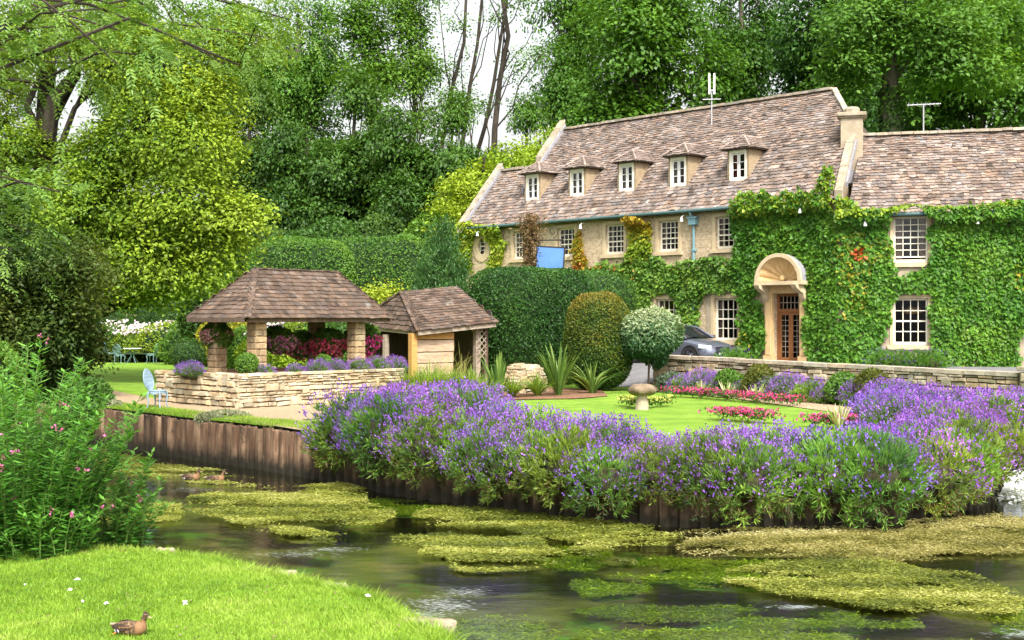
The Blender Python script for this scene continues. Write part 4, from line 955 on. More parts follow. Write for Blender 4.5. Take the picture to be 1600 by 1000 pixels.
# end pillar by the weir
pp = WALL_B + wdir * .42 + wnor * .2; pl = thing('wall_pillar', 'square stone pillar ending the roadside garden wall', 'pillar', (*pp, GZ))
ax = (A([*wdir, 0]), A([*wnor, 0]), UP)
MB().box((*pp, 1.32), (.52, .52, 1.0), ax).build('core', M['mortar'], pl)
pcs = []
for zc in np.arange(.86, 1.8, .24):
    for sx, sy, w in ((0, -1, .62), (0, 1, .62), (-1, 0, .62), (1, 0, .62)):
        nrm = A([*(wdir * sx + wnor * sy), 0]); X = np.cross(-nrm, UP) * -1; c = A([*pp, zc + .12]) + nrm * .28; pcs.append((c, np.cross(-nrm, UP) * -1 if False else np.cross(UP, -nrm) * -1, -nrm, UP, (.60, .12, .23)))
lay(pcs, 'stone', 'stone_rest', 'stone', M['oldstone'], pl, 300, .15, .05)
MB().box((*pp, 1.90), (.74, .74, .10), ax).build('cap', M['oldstone_plain'], pl, bevel=.02)

e1 = unit(A([.64, .77])); e2 = A([-e1[1], e1[0]])
LC = G(372, 640, GZ)[:2]; LL = A([-9.35, 33.6]); LR = A([-2.9, 34.6])
ztop = 1.77
bw = thing('bed_wall', 'pale dry stone wall round the raised bed below the pavilion', 'wall', (*LC, GZ))
dR, dL = unit(LR - LC), unit(LL - LC); nR, nL = A([dR[1], -dR[0]]), A([-dL[1], dL[0]])
BB = LL + (LR - LC)
mb = MB(); inn = [LC + (dR + dL) * .06, LR + dL * .06, BB, LL + dR * .06]
mb.hexa([A([*p, GZ - .1]) for p in inn] + [A([*p, ztop - .05]) for p in inn]); mb.build('bed_soil', M['soil'], bw)
pcs = wall_courses(LC, LR, GZ - .04, ztop, .18, (.09, .46), (.05, .15), nR, None, .05) + wall_courses(LC, LL, GZ - .04, ztop, .18, (.09, .46), (.05, .15), nL, None, .05)
lay(pcs, 'stone', 'stone_courses', 'stone', M['limestone'], bw, 300, .15, .05)

pav = thing('garden_pavilion', 'open pavilion on square stone pillars with brown shingled hip roof', 'pavilion', (LC[0] + .8, LC[1] + 2.2, GZ))
C0 = A([*(at(387, 498, 31.6)[:2])]); PA, PB = 5.05, 2.45; PZ = 3.13
def Q3(u, v, z): q = C0 + e1 * u + e2 * v; return A([q[0], q[1], z])
rzp = PZ + 1.27; k1, k2 = 1.24, PA - 1.0
c00, c10, c11, c01 = Q3(0, 0, PZ), Q3(PA, 0, PZ), Q3(PA, PB, PZ), Q3(0, PB, PZ); r0_, r1_ = Q3(k1, PB / 2, rzp), Q3(k2, PB / 2, rzp)
mb = MB(); mb.quad(c00, c10, r1_, r0_); mb.quad(c10, c11, r1_); mb.quad(c11, c01, r0_, r1_); mb.quad(c01, c00, r0_); mb.quad(c00, c01, c11, c10); proof = mb.build('roof', M['roof_under'], pav)
lay(face_courses([c00, c10, r1_, r0_], (.13, .24), (.15, .14), .018, jit=.006, eave=.05) + face_courses([c01, c00, r0_], (.13, .24), (.15, .14), .018, jit=.006, eave=.05) + face_courses([c10, c11, r1_], (.13, .24), (.15, .14), .018, jit=.006)
    + face_courses([c11, c01, r0_, r1_], (.2, .3), (.2, .2), .018, jit=.006), 'shingle', 'shingle_courses', 'shingle', M['shingle'], proof, 300, .17, .05)
for p, q in ((c00, r0_), (c10, r1_), (c01, r0_), (r0_, r1_)): ridge_line(p, q, 'hip_shingle', proof, .085, .17, 'shingle', 60, .035)
for p, q in ((c00, c10), (c00, c01), (c10, c11), (c11, c01)):
    a = unit(q - p); b = np.cross(UP, a); MB().box((p + q) / 2 + b * .06 - UP * .06, (np.linalg.norm(q - p) - .14, .05, .11), (a, b, UP)).build('fascia', M['wood_dark'], pav)
pc = []
for (u, v) in ((.62, .42), (.62, PB - .42), (4.05, .42), (4.05, PB - .42)):
    p = Q3(u, v, 0); po = MB().box((p[0], p[1], (GZ + PZ) / 2 + .3), (.31, .31, PZ - GZ - .62), (A([*e1, 0]), A([*e2, 0]), UP)).build('pillar', M['mortar'], pav)
    bl = []; z = 1.5; row = 0
    while z < PZ - .06:
        h = min(.165, PZ - .02 - z); row += 1
        for nrm, ax_ in ((-e1, e2), (-e2, e1), (e1, e2), (e2, e1)):
            cuts = [-.18, (-.05 if row % 2 else .05), .18]
            for i in range(2):
                w = cuts[i + 1] - cuts[i]; m = (cuts[i + 1] + cuts[i]) / 2; Yv = -A([*nrm, 0]); Xv = A([*ax_, 0]); Xv = Xv if np.dot(np.cross(Xv, Yv), UP) > 0 else -Xv
                bl.append((A([p[0], p[1], z + h / 2]) + A([*nrm, 0]) * .145 + A([*ax_, 0]) * m, Xv, Yv, UP, (w - .010, .08, h - .010)))
        z += h
    lay(bl, 'stone_block', 'stone_rest', 'stone', M['dressed_piece'] if 'dressed_piece' in M else M['limestone'], po, 300, .08, .04)

# shed with board end wall and open bays
shed = thing('garden_shed', 'low timber garden shed with sagging shingle roof and board panel', 'shed', at(680, 600, 39.5) * A([1, 1, 0]) + A([0, 0, GZ]))
S0, SR, SL = at(655, 517, 38.5), at(776, 504, 40.2), at(556, 507, 42.5); SBk = SL + (SR - S0) * 1.0; SBk[2] = 2.95
R0, R1 = at(628, 457, 40.6), at(713, 456, 42.0)
def lerp(a, b, t): return a + (b - a) * t
mb = MB(); mb.quad(S0, SR, R1, R0); mb.quad(SL, S0, R0); mb.quad(SR, SBk, R1); mb.quad(SBk, SL, R0, R1); mb.quad(S0, SL, SBk, SR); sroof = mb.build('roof', M['roof_under'], shed)
lay(face_courses([S0, SR, R1, R0], (.13, .26), (.155, .14), .022, jit=.012, eave=.04) + face_courses([SL, S0, R0], (.13, .26), (.155, .14), .022, jit=.012, eave=.04) + face_courses([SR, SBk, R1], (.2, .3), (.2, .2), .02),
    'shingle', 'shingle_courses', 'shingle', M['shingle'], sroof, 300, .2, .05)
for p, q in ((S0, R0), (SR, R1), (SL, R0), (R0, R1)): ridge_line(p, q, 'hip_shingle', sroof, .10, .2, 'shingle', 60, .045)
for p, q in ((S0, SR), (SL, S0)):
    a = unit(q - p); b = unit(np.cross(UP, a)); MB().box((p + q) / 2 + b * .05 - UP * .07, (np.linalg.norm(q - p), .05, .13), (a, b, np.cross(a, b))).build('fascia', M['wood_grey'], shed)
dsh = unit((SR - S0) * A([1, 1, 0])); nsh = A([dsh[1], -dsh[0], 0]); din = -nsh
def SH(px, back=.35):      # a point on the shed's front plane under the eaves
    pl0 = S0 + din * back; return on_plane(px, 540, pl0, nsh)
def post(px, w, zt, mat, back=.35, name='post'):
    p = SH(px, back); return MB().box((p[0], p[1], (GZ + zt) / 2), (w, w, zt - GZ), (dsh, din, UP)).build(name, M[mat], shed)
post(645, .20, 2.66, 'wood_new'); post(745, .17, 2.84, 'wood_grey', .4); post(758, .14, 2.84, 'wood_dark', .5)
pa, pb = SH(650.5), SH(708)
zz = [.9, 1.36, 1.74, 2.08, 2.46]
for i in range(4):
    z0, z1 = zz[i] + .012, zz[i + 1] - .012; jl, jr = rng.normal() * .02, rng.normal() * .03
    q = [(pa - nsh * 0 + A([0, 0, 0])), pb]; lo_ = lerp(pa, pb, .0); hi = lerp(pa, pb, 1.0) + dsh * jr; f = nsh * (.02 * (i % 2)); sk = .03 * (rng.random() - .5)
    MB().hexa([A([*(p + f + d)[:2], z]) for z in (z0, z1) for p, d in ((lo_, nsh * .03), (hi, nsh * .03), (hi, din * .02), (lo_, din * .02))]).build('board', M['wood_board'], shed, bevel=.008)
p = (pa + pb) / 2; MB().box((p[0], p[1], 2.57), (np.linalg.norm(pb - pa), .10, .19), (dsh, din, UP)).build('beam', M['wood_new'], shed)
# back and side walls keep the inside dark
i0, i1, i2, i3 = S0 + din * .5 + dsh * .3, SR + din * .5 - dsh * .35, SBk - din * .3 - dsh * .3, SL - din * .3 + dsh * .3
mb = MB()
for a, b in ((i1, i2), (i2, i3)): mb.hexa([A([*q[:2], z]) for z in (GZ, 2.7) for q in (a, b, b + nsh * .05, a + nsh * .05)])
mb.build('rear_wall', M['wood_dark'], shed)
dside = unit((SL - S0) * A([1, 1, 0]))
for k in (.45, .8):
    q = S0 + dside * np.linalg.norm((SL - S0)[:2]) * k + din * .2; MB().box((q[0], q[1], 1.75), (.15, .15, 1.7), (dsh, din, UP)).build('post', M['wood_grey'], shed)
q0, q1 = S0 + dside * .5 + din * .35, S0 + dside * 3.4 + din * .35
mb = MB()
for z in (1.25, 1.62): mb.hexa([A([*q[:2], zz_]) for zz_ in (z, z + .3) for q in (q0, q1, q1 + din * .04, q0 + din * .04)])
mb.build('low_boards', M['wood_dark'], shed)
tr = MB(); base = SH(745, .25)
for k in range(5):
    for sg in (-1, 1):
        z = 1.75 + k * .2; tr.tube([base + A([0, 0, z - base[2]]) + dsh * (.02 if sg > 0 else .36), base + A([0, 0, z + .36 - base[2]]) + dsh * (.36 if sg > 0 else .02)], .014, 4)
tr.build('trellis', M['wood_grey'], shed)

# rough stone heap
hp = A([.38, 38.0]); heap = thing('stone_heap', 'rounded end of a dry stone wall heaped between the sword leaved plants', 'stone wall', (*hp, GZ)); pcs = []
for z in np.arange(.9, 1.75, .085):
    r = .62 * math.sqrt(max(.12, 1 - ((z - .9) / 1.0) ** 2)); n = max(5, int(2 * math.pi * r / .24)); o = rng.random()
    for k in range(n):
        a = 2 * math.pi * (k + o) / n; nr = A([math.cos(a), math.sin(a), 0]); Yv = -nr; Xv = np.cross(Yv, UP); pcs.append((A([*hp, z + .04 + rng.normal() * .012]) + nr * (r - .06 + rng.uniform(-.03, .03)), unit(Xv + UP * rng.normal() * .09), Yv, UP, (2 * math.pi * r / n * rng.uniform(.8, 1.15), .24, .078 * rng.uniform(.8, 1.35))))
lay(pcs, 'stone', 'stone_rest', 'stone', M['limestone'], heap, 300, .14, .05)
MB().lathe([(.5, .9), (.48, 1.2), (.34, 1.6), (.1, 1.7)], (*hp, 0), 12).build('core', M['mortar'], heap)
# mushroom shaped staddle stone
p = G(1003, 640, GZ); stn = thing('staddle_stone', 'mossy mushroom shaped staddle stone on the island lawn', 'stone', p)
MB().lathe([(.17, 0), (.165, .1), (.13, .30), (.12, .38)], p, 14).build('stem', M['render_stone'], stn, smooth=True)
ph = rng.random(4) * 6
def capf(u, v):
    a, b = u * 2 * math.pi, (v - .5) * math.pi; r = .335 * math.cos(b) ** .6 * (1 + .05 * math.sin(3 * a + ph[0]) + .035 * math.sin(7 * a + ph[1])) ; return p + A([r * math.cos(a), r * math.sin(a), .48 + .13 * math.sin(b) + .02 * math.sin(5 * a)])
me = MB().grid(capf, 28, 10).mesh('cap', True, True); put('cap', me, M['oldstone'], stn).color = (.62, .55, .5, 1)

# ------------------------------------------------------------------ garden chairs, table, sign, car
def make_chair(label, mat):
    t = thing('garden_chair', label, 'chair', (0, 0, 0), None)
    s = MB(); s.lathe([(.02, .425), (.20, .43), (.215, .445), (.205, .46), (.02, .452)], n=20); s.build('seat', mat, t, smooth=True)
    ap = MB()
    for k in range(20):
        a0, a1 = 2 * math.pi * k / 20, 2 * math.pi * (k + 1) / 20; dz = .05 + .025 * math.cos(a0 * 4); ap.quad(*[(.205 * math.cos(a), .205 * math.sin(a), z) for a, z in ((a0, .43), (a1, .43), (a1, .43 - .05 - .025 * math.cos(a1 * 4)), (a0, .43 - dz))])
    ap.build('apron', mat, t)
    b = MB(); n = 28; ring = []
    def bp(a, k=1.0): x = .205 * math.sin(a) * k * (1 + .10 * math.cos(a)); z = .70 - .245 * math.cos(a) * k; return A([x, .185 + (z - .45) * .24, z])
    b.tube([bp(2 * math.pi * i / n) for i in range(n + 1)], .019, 6, caps=False); bo = b.build('backrest', mat, t, smooth=True)
    la = MB()
    for x in np.linspace(-.15, .15, 7):
        zt = .245 * math.sqrt(max(.05, 1 - (x / .215) ** 2)); z0, z1 = .70 - zt, .70 + zt; la.tube([A([x * .6, .185 + (z0 - .45) * .24, z0]), A([x * 1.15, .185 + (.70 - .45) * .24, .70]), A([x, .185 + (z1 - .45) * .24, z1])], .015, 5)
    for z in (.56, .66, .76, .85):
        hw = .20 * math.sqrt(max(.05, 1 - ((z - .70) / .245) ** 2)); la.tube([A([-hw, .185 + (z - .45) * .24, z]), A([0, .19 + (z - .45) * .24, z + .03]), A([hw, .185 + (z - .45) * .24, z])], .012, 5)
    la.build('lattice', mat, bo)
    for sx, sy in ((-1, -1), (1, -1), (-1, 1), (1, 1)):
        q = A([sx * .15, sy * .14, 0]); l = MB(); out = A([sx * .05, sy * .06, 0])
        l.tube([q + A([0, 0, .43]), q + out * .5 + A([0, 0, .34]), q + out * .1 + A([0, 0, .18]), q + out * .6 + A([0, 0, .05]), q + out * 1.3 + A([0, 0, .012])], [.026, .028, .018, .015, .020], 7); l.build('leg', mat, t, smooth=True)
    return t
cp_ = G(246, 640, GZ)
ch1 = make_chair('pale blue iron chair standing alone at the piling edge', M['blue_chair']); place(ch1, (cp_[0], cp_[1], gz(cp_[0], cp_[1])), math.radians(75), (1.0, 1.0, 1.03))
ch2 = make_chair('grey blue iron chair beside the round lawn table', M['green_chair']); se = Series(ch2)
for px, py, yaw, lab in ((158, 562, -1.2, 'grey blue iron chair half behind the ivy clad tree edge'), (172, 566, 1.4, 'grey blue iron chair turned sideways near the lawn table'), (187, 569, 2.9, 'grey blue iron chair backing onto the lawn in front of the table'), (237, 568, -1.7, 'grey blue iron chair drawn away from the lawn table')):
    q = G(px, py, GZ); se((q[0], q[1], GZ), yaw, (1.05, 1.05, 1.05), lab, 'iron chairs on the far lawn')
se.finish()
q = G(207, 567, GZ); tb = thing('garden_table', 'round white topped iron table on the far lawn', 'table', (q[0], q[1], GZ))
MB().lathe([(.02, .70), (.44, .70), (.46, .715), (.44, .73), (.02, .73)], (q[0], q[1], GZ), 24).build('table_top', M['white'], tb)
for k in range(4):
    a = math.pi / 4 + k * math.pi / 2; d = A([math.cos(a), math.sin(a), 0]); MB().tube([A([q[0], q[1], GZ + .70]) + d * .22, A([q[0], q[1], GZ + .35]) + d * .08, A([q[0], q[1], GZ + .01]) + d * .30], .018, 6).build('leg', M['green_chair'], tb)

# blue sign on a creeper clad post
p0 = at(829, 520, 49.5); sp = thing('sign_post', 'tall post wrapped in dry brown creeper beside the inn sign', 'post', (p0[0], p0[1], ROADZ)); zt = at(829, 340, 49.5)[2]
MB().tube([(p0[0], p0[1], ROADZ - .1), (p0[0], p0[1], zt)], .07, 8).build('pole', M['wood_dark'], sp)
n = 2600; h = rng.random(n) ** .8; P = np.column_stack([rng.normal(size=n) * (.10 + .13 * h) + p0[0], rng.normal(size=n) * (.10 + .13 * h) + p0[1], 3.6 + h * (zt - 3.5)]); D = unit(rng.normal(size=(n, 3)) + A([0, 0, -.3]))
put('dry_creeper', leaves_mesh('dry_creeper', leaf_quads(P, D, rand_dirs(n), .17, .045), pal(n, [(.10, .06, .03), (.20, .13, .06), (.30, .20, .09)], .2)), M['leaf'], sp)
sg = thing('inn_sign', 'plain blue sign board in a dark frame hanging from an iron bracket', 'sign', at(859, 425, 49.3)); sc_ = at(859.5, 405.5, 49.3); yaw = .12; X = A([math.cos(yaw), math.sin(yaw) * -1, 0]); Yv = np.cross(UP, X); tl = .055; Xt = unit(X - UP * tl); Zt = unit(UP + X * tl)
MB().box(sc_, (1.04, .05, .94), (Xt, Yv, Zt)).build('board', M['sign'], sg)
mb = MB()
for d, s_ in ((Zt * .485, (1.10, .07, .05)), (-Zt * .485, (1.10, .07, .05)), (Xt * .535, (.05, .07, .92)), (-Xt * .535, (.05, .07, .92))): mb.box(sc_ + d, s_, (Xt, Yv, Zt))
mb.build('frame', M['black_iron'], sg)
br = MB(); b0 = A([p0[0], p0[1], sc_[2] + .75]); b1 = sc_ + UP * .75 + X * .5; br.tube([b0, b1], .025, 6)
for d in (-.4, .4): br.tube([sc_ + Xt * d + Zt * .5, sc_ + X * d + UP * .75], .012, 5)
br.tube([sc_ + X * .12 + UP * .77 + A([.16 * math.cos(a) * (1 - a / 9), 0, .30 + .22 * math.sin(a) * (1 - a / 9)]) for a in np.linspace(-1.6, 6.5, 26)], .016, 5)
br.build('bracket', M['black_iron'], sg)

# parked car: nose towards +x before it is turned along the hotel front
def make_car():
    t = thing('parked_car', 'slate grey hatchback parked by the inn behind the standard bush', 'car', (0, 0, 0))
    # lower body from cross sections along the length: (x, half width, sill z, belt z, top curvature)
    secs = [(-2.16, .62, .42, .80, .02), (-2.10, .78, .30, .92, .03), (-1.7, .86, .24, .98, .03), (-.9, .885, .22, .98, .02), (0, .89, .22, .96, .02), (.75, .885, .22, .95, .03), (1.2, .875, .23, .90, .05), (1.65, .85, .23, .82, .07), (1.98, .78, .22, .73, .06), (2.14, .64, .24, .62, .03), (2.19, .50, .30, .52, .01)]
    def ring(x, w, z0, z1, cv):
        pts = [(-w * .92, z0), (-w, z0 + .12), (-w * 1.0, (z0 + z1) / 2), (-w * .97, z1 - .05), (-w * .85, z1), (-w * .45, z1 + cv * .8), (0, z1 + cv), (w * .45, z1 + cv * .8), (w * .85, z1), (w * .97, z1 - .05), (w, (z0 + z1) / 2), (w, z0 + .12), (w * .92, z0)]
        return [A([x, y, z]) for y, z in pts]
    R_ = [ring(*s) for s in secs]; n = 13; V = [p for r in R_ for p in r]
    mb = MB(); mb.add(V, [(i * n + k, i * n + k + 1, (i + 1) * n + k + 1, (i + 1) * n + k) for i in range(len(R_) - 1) for k in range(n - 1)] + [(i * n, (i + 1) * n, (i + 1) * n + n - 1, i * n + n - 1) for i in range(len(R_) - 1)] + [tuple(range(n)), tuple(range((len(R_) - 1) * n + n - 1, (len(R_) - 1) * n - 1, -1))])
    body = mb.build('body', M['carpaint'], t, smooth=True); ss = body.modifiers.new('smooth', 'SUBSURF'); ss.levels = ss.render_levels = 1
    cab = [(-1.95, .66, .98, 1.12), (-1.55, .70, .98, 1.40), (-.8, .70, .98, 1.47), (-.1, .69, .98, 1.46), (.45, .66, .98, 1.36), (1.1, .66, .95, 1.00)]
    V = []
    for x, w, z0, z1 in cab: V += [A([x, y, z]) for y, z in ((-w * 1.2, z0 - .02), (-w, z1 - .05), (-w * .6, z1), (w * .6, z1), (w, z1 - .05), (w * 1.2, z0 - .02))]
    mb = MB(); mb.add(V, [(i * 6 + k, i * 6 + k + 1, (i + 1) * 6 + k + 1, (i + 1) * 6 + k) for i in range(5) for k in range(5)]); mb.build('windows', M['carglass'], t, smooth=True)
    mb = MB()
    for i in (1, 2, 3): 
        (x0, w0, _, z0), (x1, w1, _, z1) = cab[i], cab[i + 1]; mb.hexa([A([x, y, z]) for dz in (.004, .03) for x, y, z in ((x0, -w0 * .97, z0 - .03 + dz), (x1, -w1 * .97, z1 - .03 + dz), (x1, w1 * .97, z1 - .03 + dz), (x0, w0 * .97, z0 - .03 + dz))])
    for sy in (-1, 1): mb.tube([(1.12, sy * .79, .96), (.45, sy * .67, 1.34), (-.1, sy * .70, 1.43), (-.8, sy * .71, 1.44), (-1.55, sy * .71, 1.36), (-1.95, sy * .78, 1.0)], .035, 6); mb.tube([(-.25, sy * .83, .97), (-.3, sy * .71, 1.42)], .035, 6)
    mb.build('roof', M['carpaint'], t, smooth=True)
    for x in (-1.32, 1.36):
        for sy in (-1, 1):
            w = MB(); c = A([x, sy * .80, .315]); prof_ = [(.20, -.10), (.30, -.10), (.315, -.06), (.315, .06), (.30, .10), (.20, .10)]; V = []
            for k in range(24):
                a = 2 * math.pi * k / 24
                for r, y in prof_: V.append(c + A([r * math.cos(a), y, r * math.sin(a)]))
            w.add(V, [(k * 6 + i, k * 6 + (i + 1) % 6, ((k + 1) % 24) * 6 + (i + 1) % 6, ((k + 1) % 24) * 6 + i) for k in range(24) for i in range(6)]); wo_ = w.build('wheel', M['tyre'], t, smooth=True)
            r = MB()
            for k in range(10): a = 2 * math.pi * k / 10; r.tube([c + A([0, sy * .085, 0]), c + A([.2 * math.cos(a), sy * .075, .2 * math.sin(a)])], .016, 5)
            r.tube([c + A([.2 * math.cos(a), sy * .08, .2 * math.sin(a)]) for a in np.linspace(0, 2 * math.pi, 21)], .018, 5, caps=False); r.build('rim', M['chrome'], wo_)
            MB().tube([c + A([.375 * math.cos(a), sy * .072, .375 * math.sin(a)]) for a in np.linspace(-.25, math.pi + .25, 16)], .035, 6).build('wheel_arch', M['tyre'], t)
    for sy in (-1, 1):
        MB().grid(lambda u, v: A([1.70 + .36 * u + .02 * math.sin(v * math.pi), sy * (.845 - .30 * u ** 1.6), .60 + .13 * v - .05 * u + .015]) + A([.03, sy * .03, 0]), 8, 4).build('headlight', M['lampglass'], t, smooth=True)
        MB().box((.95, sy * .98, 1.0), (.14, .2, .13)).build('wing_mirror', M['carpaint'], t, bevel=.03)
    mb = MB()
    for k in range(5): mb.box((2.19, 0, .44 + k * .045), (.05, .80 - k * .02, .016))
    mb.build('grille', M['chrome'], t); MB().box((2.17, 0, .53), (.05, .78, .24)).build('grille_opening', M['tyre'], t)
    MB().box((2.215, 0, .38), (.02, .52, .115)).build('number_plate', M['plate'], t); MB().box((2.10, 0, .24), (.12, 1.2, .10)).build('bumper_lip', M['tyre'], t, bevel=.02)
    return t
car = make_car(); fp = at(1121, 560, 46.0); cc = fp[:2] - et * 2.2 + es * .35
place(car, (cc[0], cc[1], ROADZ + .035), math.atan2(et[1], et[0]))

# ------------------------------------------------------------------ ducks
def make_duck(label, swim=False):
    t = thing('duck', label, 'duck', (0, 0, 0), None)
    # body sections from tail to breast: (x, z centre, half width, half height)
    S = [(-.215, .125, .012, .008), (-.18, .112, .045, .025), (-.12, .098, .075, .055), (-.05, .090, .092, .078), (.03, .086, .095, .086), (.09, .088, .086, .084), (.135, .098, .066, .072), (.155, .125, .045, .055), (.15, .160, .034, .036), (.150, .190, .030, .030), (.158, .212, .034, .030), (.170, .228, .036, .031), (.190, .230, .030, .026), (.205, .226, .018, .016)]
    V = []; n = 16
    for i, (x, z, w, h) in enumerate(S):
        tilt = 0 if i < 6 else min(1.2, (i - 5) * .36) if i < 10 else max(0, 1.2 - (i - 9) * .42)
        for k in range(n): a = 2 * math.pi * k / n; V.append(A([x - math.sin(tilt) * h * math.sin(a), w * math.cos(a), z + math.cos(tilt) * h * math.sin(a) * (1 if i > 5 or math.sin(a) > 0 else 1.0)]))
    mb = MB(); mb.add(V, [(i * n + k, i * n + (k + 1) % n, (i + 1) * n + (k + 1) % n, (i + 1) * n + k) for i in range(len(S) - 1) for k in range(n)] + [tuple(reversed(range(n))), tuple(range((len(S) - 1) * n, len(S) * n))])
    b = mb.build('body', M['feather'], t, smooth=True); b.data.materials.append(M['feather_breast'])
    for p in b.data.polygons:
        i = p.vertices[0] // n
        if 4 < i < 9 and p.center.x > .085: p.material_index = 1
    ss = b.modifiers.new('smooth', 'SUBSURF'); ss.levels = ss.render_levels = 1
    for sy in (-1, 1):
        w = MB(); w.grid(lambda u, v: A([-.17 + .24 * u, sy * (.072 + .030 * math.sin(math.pi * u) - .012 * (v - .5) ** 2), .10 + (.075 * v - .02) * math.sin(math.pi * min(1, u * .85 + .15)) + .01 * (1 - u)]), 12, 6); wo_ = w.build('wing', M['feather_dark'], t, smooth=True)
        for k, (x0, mt) in enumerate(((-.122, 'white'), (-.105, 'speculum'), (-.088, 'white'))):
            MB().box((x0, sy * (.096 + .003 * k), .082), (.006 if mt == 'white' else .024, .006, .030), (unit(A([1, 0, .5])), A([0, 1., 0]), unit(A([-.5, 0, 1])))).build('wing_bar', M['white'] if mt == 'white' else M['speculum'], wo_)
        for k in range(6): MB().box((-.07 + .022 * k, sy * .104, .118 + .006 * (k % 2)), (.016, .006, .012)).build('feather_edge', M['feather_breast'], wo_)
    MB().add([A([.195, -.016, .222]), A([.195, .016, .222]), A([.195, .013, .206]), A([.195, -.013, .206]), A([.25, -.014, .208]), A([.25, .014, .208]), A([.25, .012, .203]), A([.25, -.012, .203])], [(0, 1, 5, 4), (3, 7, 6, 2), (0, 4, 7, 3), (1, 2, 6, 5), (4, 5, 6, 7)]).build('beak', M['beak'], t)
    mb = MB()
    for sy in (-1, 1): mb.box((.185, sy * .033, .236), (.05, .006, .010))
    mb.build('eye_stripe', M['feather_dark'], t); MB().tube([(.152, 0, .255), (.175, 0, .262), (.198, 0, .250)], [.014, .018, .010], 8).build('crown_feathers', M['feather_dark'], t, smooth=True)
    MB().tube([(-.15, 0, .112), (-.19, 0, .124), (-.222, 0, .135)], [.034, .024, .006], 8).build('tail', M['tailwhite'], t, smooth=True)
    if not swim:
        mb = MB()
        mb.add([A([-.16, -.03, .05]), A([-.21, -.05, .012]), A([-.25, -.02, .012]), A([-.25, -.08, .012]), A([-.15, -.05, .05])], [(0, 1, 4), (1, 2, 3)]); mb.tube([(-.10, -.04, .07), (-.21, -.05, .015)], .010, 5); mb.build('foot', M['orange_skin'], t)
    return t
M['speculum'] = simple('speculum', (.05, .03, .12), .4); M['tailwhite'] = surf('tail_feathers', [(.3, (.18, .13, .085)), (.7, (.42, .35, .26))], 40, .8, .2)
d1 = make_duck('brown speckled duck resting on the mown river lawn'); p = G(203, 992, LZ); place(d1, (p[0], p[1], lawn_z(p[0], p[1])[0] - .012), -.10, (.84,) * 3)
d2 = make_duck('brown duck floating on the river beside a second duck', True); se = Series(d2)
for px, py, yaw in ((298, 750, -.1), (336, 753, .1)): q = G(px, py, 0); se((q[0], q[1], -.035), yaw, (.95,) * 3, 'brown duck afloat on the weedy river below the piling', 'ducks on the river')
se.finish()
# scattered white feathers and scraps on the lawn
for i, (px, py, s_) in enumerate(((121, 906, 1.0), (109, 922, .8), (129, 940, .6), (166, 943, .7), (289, 942, .9), (575, 931, .9), (39, 914, .5))):
    q = G(px, py, LZ + .03); mb = MB(); r = np.random.default_rng(i); k = .035 * s_
    for _ in range(5): d = unit(r.normal(size=3) * A([1, 1, .3])); mb.tube([q - d * k, q + A([0, 0, .012]), q + d * k], [.004, .012 * s_, .002], 5)
    tag(mb.build('feather', M['white']), 'small white feather lying loose in the river lawn grass', 'feather', 'feathers on the lawn')

# ------------------------------------------------------------------ creeper on the inn
def creeper(name, label, spec, dens, palette_fn, thick=.22, L=.17):
    """spec: list of (frame, include polygons, exclude polygons) given as photo outlines traced onto the wall planes"""
    parts = []; loc = None
    for fr, inc, exc in spec:
        for poly in inc:
            tz = A([fr.pick(x, y) for x, y in poly]); lo_, hi = tz.min(0) - .1, tz.max(0) + .1; n = int((hi - lo_).prod() * dens)
            T = lo_ + rng.random((n, 2)) * (hi - lo_); P0 = fr.O + np.outer(T[:, 0], fr.a) + np.outer(T[:, 1], UP)
            T2 = T + (np.column_stack([vnoise(P0, 2.3), vnoise(P0 + 31, 2.3)]) - .5) * .42      # ragged edge
            k = pip(T2, tz)
            for e in exc: k &= ~pip(T2, A([fr.pick(x, y) for x, y in e]))
            T, P0 = T[k], P0[k]; n = len(T)
            if n == 0: continue
            dep = .04 + thick * (.35 * vnoise(P0, 1.1) + .65 * vnoise(P0 + 7, 2.6)) * (.75 + .5 * rng.random(n))
            ee = ez_ if fr is FM else ez2; dep = dep + .34 * sstep(ee - .45, ee - .1, P0[:, 2]) * (1 if thick > .2 else .6)
            P = P0 - fr.n * dep[:, None]; out = -fr.n
            nn = unit(out * 1.0 + UP * .35 + rng.normal(size=(n, 3)) * .42); D = unit(-UP * .8 + out * .25 + rng.normal(size=(n, 3)) * .5)
            key = np.clip(vnoise(P, 1.5) * .5 + vnoise(P, .5) * .3 + rng.random(n) * .45 - .12, 0, 1)
            px, py = project(P); parts.append((leaf_quads(P, D, nn, L * (.6 + .7 * rng.random(n)), L * .9 * (.6 + .6 * rng.random(n)), .14), palette_fn(n, key, T, P))); loc = P.mean(0) if loc is None else loc
    V, c = cat_leaves(parts); t = thing(name, label, 'climbing plant', (loc[0], loc[1], ROADZ)); put('leaves', leaves_mesh('leaves', V, c), M['leaf'], t); 
    return t
def ivy_cols(n, key, T, P):
    c = pal(n, IVY, .15, key); y = vnoise(P, .9); a = (y > .68) & (rng.random(n) < .22); c[a] = pal(int(a.sum()), [(.20, .30, .03), (.32, .34, .04), (.40, .30, .03)], .15)
    hi = (P[:, 2] > 7.0) & (rng.random(n) < .5); c[hi] = pal(int(hi.sum()), LIME, .15); return c
red = FW.f3(*[FW.pick(1342, 395)[0], -.2, FW.pick(1342, 395)[1]])
def ivy_wing(n, key, T, P):
    c = ivy_cols(n, key, T, P); d = np.linalg.norm(P - red, axis=1); r = (d < .26) & (rng.random(n) < .8); c[r] = pal(int(r.sum()), [(.42, .05, .02), (.55, .14, .03)], .2); return c
